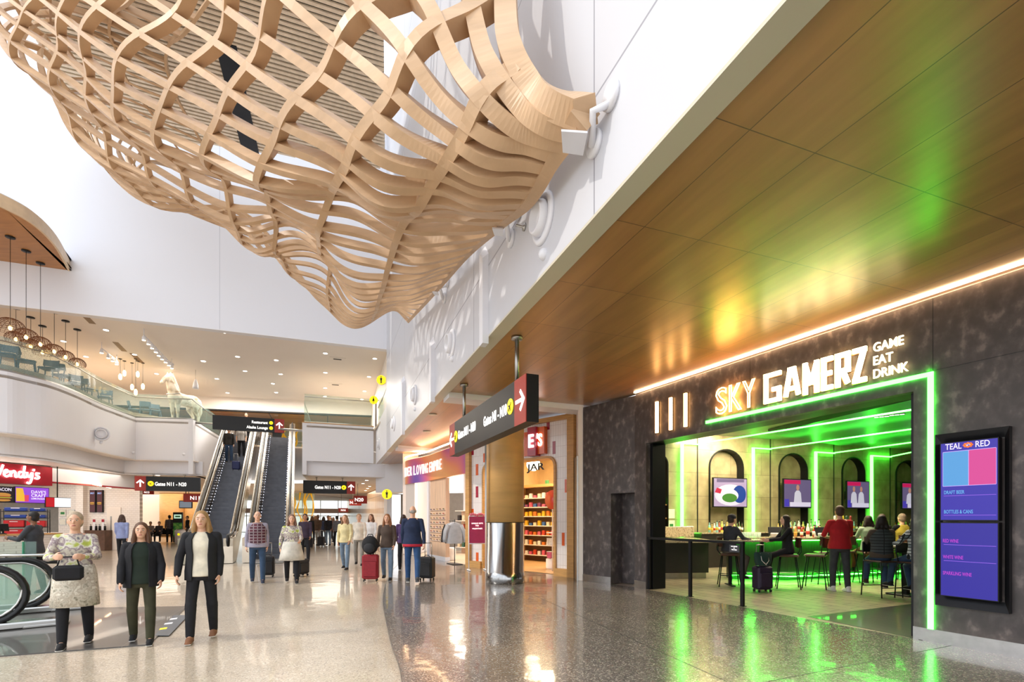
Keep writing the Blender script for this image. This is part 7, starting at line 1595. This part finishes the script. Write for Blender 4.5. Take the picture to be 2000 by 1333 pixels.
def suitcase(x, y, z, rz, h, w_, d, col_, label, handle=.35, tilt=0, group='rolling suitcases'):
    o = thing('suitcase', (x, y, z), rz, label, 'suitcase', group); o.rotation_euler = (R(tilt), 0, rz)
    mt = mat('case_' + col_.lstrip('#'), col_, .55, var=.12, scale=14)
    m = MB(); m.bbox((0, 0, .06 + h / 2), (w_, d, h), .035); m.build('shell', mt, o)
    m = MB(); m.bbox((0, -d / 2 - .008, .06 + h * .42), (w_ * .8, .03, h * .62), .012); m.build('front_pocket', mt, o)
    m = MB(); 
    for s in (-1, 1): m.tube([(s * w_ * .25, d * .3, h), (s * w_ * .25, d * .3, .06 + h + handle)], .009, 6)
    m.tube([(-w_ * .25, d * .3, .06 + h + handle), (w_ * .25, d * .3, .06 + h + handle)], .014, 6); m.build('pull_handle', M_steel2, o)
    m = MB(); m.tube([(-.07, 0, h + .06), (-.05, 0, h + .095), (.05, 0, h + .095), (.07, 0, h + .06)], .011, 6); m.build('carry_handle', M_black, o)
    for a in (-1, 1):
        for b_ in (-1, 1): m = MB(); m.lathe((a * w_ * .38 - .012, b_ * d * .33, .03), [(.03, 0), (.03, .024)], 12, M=Matrix.Rotation(R(90), 3, 'Y')); m.build('wheel', M_rubber, o)
    return o
def toward(x, y): return math.pi + math.atan2(-x, y)
TOC = math.pi     # facing the camera
def at_feet(px, py): p = FL(px, py); return p.x, p.y
P_multi = ramp_mat('cloth_multicolour', 'noise', [(.30, '#3c3a52'), (.42, '#c9c0ae'), (.50, '#7f6a74'), (.57, '#d8d2c2'), (.66, '#a8b04a')], .85, scale=9, detail=6)
P_tunic = ramp_mat('cloth_speckled_tunic', 'noise', [(.32, '#8d8672'), (.45, '#d6cfbf'), (.55, '#b9ad9a'), (.65, '#e6e0d0')], .85, scale=16, detail=8)
P_lime = cloth('lime', '#b4bd3a'); black = cloth('black', '#1b1b1f'); olive = cloth('olive', '#3b3a27'); jeans = cloth('denim', '#30455f'); pale_jeans = cloth('pale_denim', '#6f8397'); cream_k = cloth('cream_knit', '#e2d8c2'); navy = cloth('navy', '#1f2b47')
P_plaid = brick_mat('cloth_maroon_plaid', '#5a2230', '#3a1c2a', '#8b7b80', .09, .07, .012, .85, rot=(R(90), 0, 0), bump=0)
P_stripe = brick_mat('cloth_striped_blouse', '#e9e2da', '#e4dcd2', '#3c3a48', .05, 3, .012, .85, rot=(R(90), 0, 0), bump=0)
P_hstripe = brick_mat('cloth_dark_stripe', '#2b2b33', '#25252d', '#8a8690', 3, .07, .010, .85, rot=(R(90), 0, 0), bump=0)
P_quilt = brick_mat('cloth_quilted', '#3e4648', '#363e40', '#14181a', 3, .06, .008, .8, rot=(R(90), 0, 0), bump=.4)
P_check = brick_mat('cloth_teal_check', '#24505a', '#e0e4e2', '#101a1e', .06, .06, .008, .85, rot=(R(90), 0, 0), bump=0)
# foreground three
x, y = at_feet(147, 1262)
p1 = person(x, y, toward(x, y) - .15, 1.66, 'woman in multicoloured top and speckled tunic, leftmost of the three nearest walkers', P_multi, black, '#a8957c', legs=((-8, 10), (9, 3)), arms=((32, 14, 62), (32, 14, 62)), vox=.011, skirt=(P_tunic, .42, .015), fat=1.12)
m = MB()
for s in (-1, 1): pass
c_ = (Vector(p1['wl']) + Vector(p1['wr'])) / 2; o = thing('handbag', c_ - UPV * .28, p1.rotation_euler.z, 'dark handbag held in both hands by the woman in the tunic', 'bag'); m = MB(); m.bbox((0, 0, .09), (.28, .1, .18), .03); m.build('pouch', black, o); m = MB(); m.tube([(-.1, 0, .17), (-.07, 0, .28), (.07, 0, .28), (.1, 0, .17)], .009, 6); m.build('strap', black, o)
x, y = at_feet(276, 1257)
p2 = person(x, y, toward(x, y) - .1, 1.53, 'shorter brown haired person in black jacket and olive trousers, middle of three walkers', cloth('dark_green', '#1e2a20'), olive, '#5b3c28', 'light', legs=((10, 4), (-9, 12)), arms=((6, 14, 22), (10, 10, 14)), vox=.011, longhair=.16, vest=(black, 'open'), shoe_c='#1a1a1c', fat=1.05)
x, y = at_feet(394, 1250)
p3 = person(x, y, toward(x, y) - .15, 1.68, 'long haired woman in open black jacket and cream sweater, nearest walkers', cream_k, black, '#9a7648', 'light', legs=((-8, 11), (11, 4)), arms=((-4, 8, 16), (4, 16, 14)), vox=.011, longhair=.3, vest=(black, 'open'), shoe_c='#8a5f44', fat=.98)
# mid distance
x, y = at_feet(503, 1139)
person(x, y, toward(x, y), 1.76, 'grey bearded man in maroon plaid waistcoat and jeans left of the escalator foot', cloth('lilac_grey', '#9a95a4'), jeans, '#a9a39a', 'light', bald=True, vest=(P_plaid, 'closed'), legs=((10, 4), (-10, 10)), arms=((-8, 8, 12), (-10, 12, 10)), fat=1.15, shoe_c='#2a3040')
x, y = at_feet(523, 1128); suitcase(x, y, .0, .3, .52, .34, .24, '#1b1b20', 'black suitcase pulled beside the man in the plaid waistcoat')
x, y = at_feet(570, 1139)
person(x, y, toward(x, y), 1.68, 'woman in green and pink patterned jacket and pale skirt right of the plaid waistcoat man', P_multi, black, '#7a5a4a', 'light', legs=((12, 4), (-12, 10)), arms=((24, 10, 50), (-10, 16, 10)), skirt=(cloth('pale_skirt', '#cfc9bd'), .36, .06), fat=1.15, longhair=.05)
x, y = at_feet(588, 1126); suitcase(x, y, 0, 1.2, .42, .40, .25, '#202024', 'squat black wheeled bag beside the woman in the patterned jacket')
x, y = at_feet(596, 1098); person(x, y, TOC + .3, 1.75, 'dark haired man in a dark plum jacket just behind the patterned jacket woman', cloth('plum', '#3c3040'), black, '#241c18', 'tan', vox=.014)
for (px_, py_, h, lab, top_, bot_, hair_, lh, yw) in (
    (674, 1113, 1.70, 'person in pale yellow top and light jeans left of the white shirted pair', cloth('pale_yellow', '#d9cb9a'), pale_jeans, '#8a6a4e', .1, TOC),
    (701, 1105, 1.74, 'person in cream shirt and grey trousers in the middle of the white shirted group', cloth('cream_shirt', '#e6dccb'), cloth('grey_trousers', '#8b8780'), '#a8835c', 0, TOC + .2),
    (725, 1100, 1.74, 'person in white blouse directly left of the woman with the red suitcase', cloth('white_shirt', '#e8e6e4'), cloth('stone', '#a89c8c'), '#6a4a34', .05, TOC - .2),
    (756, 1133, 1.70, 'long haired woman in brown jacket and jeans holding the red suitcase', cloth('brown_jacket', '#4d3f36'), pale_jeans, '#8a5a38', .28, TOC + .1),
    (788, 1115, 1.70, 'person in purple jacket partly behind the man in navy', cloth('purple', '#4a3560'), black, '#3a2a24', .05, .2)):
    x, y = at_feet(px_, py_); person(x, y, yw, h, lab, top_, bot_, hair_, longhair=lh, legs=((14, 5), (-12, 10)), arms=((10, 8, 24), (-10, 12, 14)), vox=.013)
x, y = at_feet(724, 1136); o = suitcase(x, y, 0, .1, .62, .40, .25, '#8c1a26', 'upright red suitcase left of the woman in the brown jacket', .1)
bp_ = thing('backpack', (x - .02, y + .02, .70), .1, 'bulging black backpack resting on top of the red suitcase', 'backpack'); m = MB(); m.ball((0, 0, .22), (.21, .16, .24), 14); m.build('pack_body', black, bp_); m = MB(); m.ball((0, -.13, .15), (.14, .07, .13), 12); m.build('front_pocket', cloth('dark_grey', '#2c2c30'), bp_)
m = MB(); m.tube([(-.08, .02, .42), (-.05, .02, .49), (.05, .02, .49), (.08, .02, .42)], .012, 6); m.build('grab_loop', black, bp_)
x, y = at_feet(806, 1139); person(x, y, .15, 1.90, 'tall bald man in navy jacket and jeans with red waist band walking away', navy, cloth('mid_denim', '#2b4a74'), '#9a928a', 'light', bald=True, band=cloth('red_band', '#b8283a'), legs=((14, 6), (-14, 14)), arms=((10, 8, 12), (-16, 12, 6)), fat=1.2, shoe_c='#4a4a4c')
x, y = at_feet(834, 1134); suitcase(x, y, 0, -.3, .55, .38, .25, '#232326', 'black suitcase trailing the tall man in navy')
# far crowd
FC = [(600, 1070, 'grey coated traveller with a rucksack, leftmost in the far crowd', '#3a3a40', '#55606c', .9), (610, 1064, 'traveller in black jacket, second from left in the far crowd', '#1c1c20', '#26262a', .1), (621, 1067, 'traveller in brown coat with light trousers in the far crowd', '#5a4636', '#a09a90', 3.0),
      (632, 1062, 'traveller in dark blue jacket in the far crowd', '#26304a', '#303440', .2), (641, 1066, 'traveller in charcoal jacket and pale blue jeans in the far crowd', '#303034', '#8296aa', 3.3), (651, 1060, 'traveller in rust coloured jumper in the far crowd', '#7a4030', '#2c2c30', 3.0), (658, 1068, 'traveller in grey hooded top near the middle of the far crowd', '#77767a', '#24242a', .4),
      (616, 1056, 'tall traveller in black at the back of the far crowd', '#18181c', '#3a3a40', .1), (666, 1058, 'traveller in olive jacket at the right of the far crowd', '#4a4a34', '#2a3446', 2.8), (645, 1053, 'traveller in white shirt at the back of the far crowd', '#d8d4cc', '#303038', 3.1)]
for k, (px_, py_, lab, tc_, bc_, yw) in enumerate(FC):
    x, y = at_feet(px_, py_); person(x, y, yw, 1.66 + .03 * (k * 7 % 5), lab, cloth('c' + tc_[1:], tc_), cloth('c' + bc_[1:], bc_), ('#2a201a', '#6a4a32', '#8a8078')[k % 3], ('light', 'tan', 'brown')[k % 3], longhair=.12 * (k % 2), vox=.02, legs=((8, 4), (-8, 8)), group='far crowd in the concourse')
for k, (px_, py_, c_) in enumerate(((627, 1068, '#202024'), (604, 1072, '#26262c'))): x, y = at_feet(px_, py_); suitcase(x, y, 0, .2 * k, .5, .36, .24, c_, ('black suitcase standing in the middle of the far crowd', 'dark suitcase by the leftmost traveller of the far crowd')[k])
# left side
x, y = at_feet(66, 1162); person(x, y, 1.9, 1.72, 'dark haired person in charcoal jacket at the burger counter behind the glass barrier', cloth('charcoal', '#3a3b40'), black, '#1f1916', 'brown', legs=((6, 3), (-6, 5)), arms=((30, 12, 70), (25, 12, 70)), vox=.013, fat=1.25)
x, y = at_feet(238, 1098); person(x, y, .3, 1.72, 'person in lilac blue top walking away beyond the three walkers', cloth('lilac_blue', '#8f97bd'), black, '#4a352a', vox=.014, longhair=.05)
x, y = at_feet(331, 1060); person(x, y, .8, 1.78, 'man in dark striped jumper standing in the left gate area', P_hstripe, black, '#2a201a', vox=.016, legs=((3, 2), (-3, 3)))
x, y = at_feet(366, 1057); person(x, y, 2.6, 1.75, 'person in black jacket right of the green kiosk', black, cloth('grey_t', '#5a5a60'), '#3a2c24', vox=.016, legs=((3, 2), (-3, 3)))
for k, (px_, lab, c_) in enumerate(((294, 'left of two people seated on the gate bench', '#9a949a'), (311, 'right of two people seated on the gate bench, dark hair', '#4a4a55'))):
    p = atY(px_, 1058, 33.2); person(p.x, p.y, TOC + RA, 1.7, lab, cloth('g' + c_[1:], c_), black, '#2a201a', sit=.46, legs=((85, 85), (80, 80)), arms=((30, 5, 50), (30, 5, 50)), vox=.018)
# escalator riders
def on_esc(s_, lat): q = E2 + ED * s_ + EN * lat; return q.x, q.y, ez * (s_ - S0) / RUN + .10
x, y, z_ = on_esc(8.9, .22); person(x, y, TOC + .42, 1.68, 'woman in striped blouse and black trousers near the top of the left escalator', P_stripe, black, '#8a5f40', vox=.014, z=z_, legs=((5, 3), (-4, 4)), arms=((8, 12, 18), (4, 10, 10)), short_sleeve=True, fat=1.15)
x, y, z_ = on_esc(8.3, -.28); person(x, y, TOC + .42, 1.74, 'person in dark jacket and jeans on the left side of the left escalator', cloth('dark_brown', '#2c2622'), jeans, '#2a1e18', vox=.014, z=z_, legs=((4, 3), (-4, 4)), arms=((4, 10, 14), (4, 10, 10)))
x, y, z_ = on_esc(7.5, .12); suitcase(x, y, z_, TOC + .4, .42, .34, .22, '#242c5c', 'navy blue suitcase on the left escalator below the striped blouse')
x, y, z_ = on_esc(10.6, .3); person(x, y, TOC + .42, 1.72, 'person in dark green standing behind the striped blouse at the escalator top', cloth('bottle_green', '#1d3428'), black, '#2a2018', vox=.016, z=z_ - .1, legs=((3, 2), (-3, 3)))
# ---- bar guests
def seat(i): return STP[i]
x, y = seat(0); person(x, y, -1.25 + .0, 1.74, 'seated man in dark grey jacket and cap at the left high table', cloth('dark_grey_jacket', '#35373c'), cloth('tan_shorts', '#5a5248'), '#3a2c22', 'light', sit=.76, legs=((72, 62), (62, 78)), arms=((38, 8, 40), (38, 8, 40)), hat='#2a2a2e', vox=.012, fat=1.1, lean=6)
x, y = seat(1); person(x, y, 1.35, 1.68, 'seated woman in black with long dark hair at the high table', black, black, '#2a1f1a', 'light', sit=.76, legs=((75, 65), (66, 72)), arms=((40, 6, 45), (36, 8, 50)), longhair=.32, vox=.012, lean=4)
x, y = at_feet(1640, 1156); person(x, y, -.15, 1.84, 'standing man in red sweater and dark trousers seen from behind at the bar', cloth('red_sweater', '#b01c24', .1), cloth('slate_trousers', '#3a3d40'), '#4a3428', 'light', legs=((4, 2), (-4, 4)), arms=((24, 14, 60), (24, 14, 60)), vox=.011, shoe_c='#e8e6e0', fat=1.2, z=.006)
x, y = seat(5); person(x, y, -.2, 1.66, 'seated person in pale green top right of the man in red', cloth('pale_green', '#9fb59a'), cloth('rust_trousers', '#6a3a26'), '#2a1f1a', 'brown', sit=.76, legs=((72, 62), (66, 70)), arms=((35, 8, 50), (35, 8, 50)), vox=.013, longhair=.08)
x, y = seat(6); person(x, y, -.1, 1.76, 'seated man in black shirt at the bar counter', black, black, '#4a3a2c', 'light', sit=.76, legs=((72, 62), (66, 70)), arms=((35, 8, 50), (35, 8, 50)), vox=.013)
x, y = seat(7); person(x, y, .1, 1.78, 'seated man in yellow waistcoat over black sleeves at the bar', black, cloth('khaki', '#7a6a48'), '#8a7866', 'light', sit=.76, legs=((72, 62), (66, 70)), arms=((35, 10, 50), (35, 10, 50)), vox=.013, vest=(cloth('mustard', '#b3a03a'), 'closed'), fat=1.2)
x, y = CH1; person(x, y, -.35, 1.70, 'seated woman with curly dark hair and quilted vest nearest in the bar', cloth('brown_sleeve', '#4a4036'), jeans, '#1e1714', 'brown', sit=.73, legs=((70, 62), (60, 72)), arms=((35, 12, 50), (35, 14, 45)), vox=.012, vest=(P_quilt, 'closed'), fat=1.15, longhair=.06, shoe_c='#3a2a22', z=.006)
x, y = CH2; person(x, y, .1, 1.70, 'seated person in teal checked shirt at the right edge of the bar opening', P_check, jeans, '#2a201a', 'light', sit=.73, legs=((70, 62), (60, 72)), arms=((40, 12, 40), (35, 14, 45)), vox=.013, longhair=.22, z=.006)
x, y = at_feet(1489, 1157); o = suitcase(x, y, .006, .15, .50, .36, .26, '#2c2038', 'dark purple suitcase standing by the railing end in the bar', .45)
tb = thing('tote_bag', (x, y - .02, .006 + .56), .15, 'dark green tote bag with white rope handles on the purple suitcase', 'bag'); m = MB(); rows = [[Vector((w_ * math.cos(a) * 1.0, d_ * math.sin(a), z)) for a in [TW * i / 20 for i in range(21)]] for z, w_, d_ in ((0.02, .16, .09), (.1, .19, .10), (.26, .21, .06), (.30, .20, .035))]; m.sheet(rows); m.add(rows[0][:-1], [tuple(range(20))]); m.build('bag_body', cloth('bottle_green_bag', '#1f3a34'), tb)
for s in (-1, 1): m = MB(); m.tube([(-.09, s * .04, .27), (-.08, s * .08, .12), (0, s * .11, .04), (.08, s * .08, .12), (.09, s * .04, .27)], .009, 6); m.build('rope_handle', M_cream, tb)
# hand bag of the far waiters
# ---- apply the remesh / smooth modifiers so that every body is one plain mesh
bpy.context.view_layer.update()
dg = bpy.context.evaluated_depsgraph_get()
new = []
for o in REMESH:
    me = bpy.data.meshes.new_from_object(o.evaluated_get(dg)); new.append((o, me))
for o, me in new:
    mats_ = [s.material for s in o.material_slots]; o.modifiers.clear(); o.data = me; me.materials.clear()
    for mt in mats_: me.materials.append(mt)
    me.polygons.foreach_set('use_smooth', [True] * len(me.polygons)); me.polygons.foreach_set('material_index', [0] * len(me.polygons)); me.update()
for o in C.objects:
    for kk in ('wl', 'wr'):
        if kk in o: del o[kk]
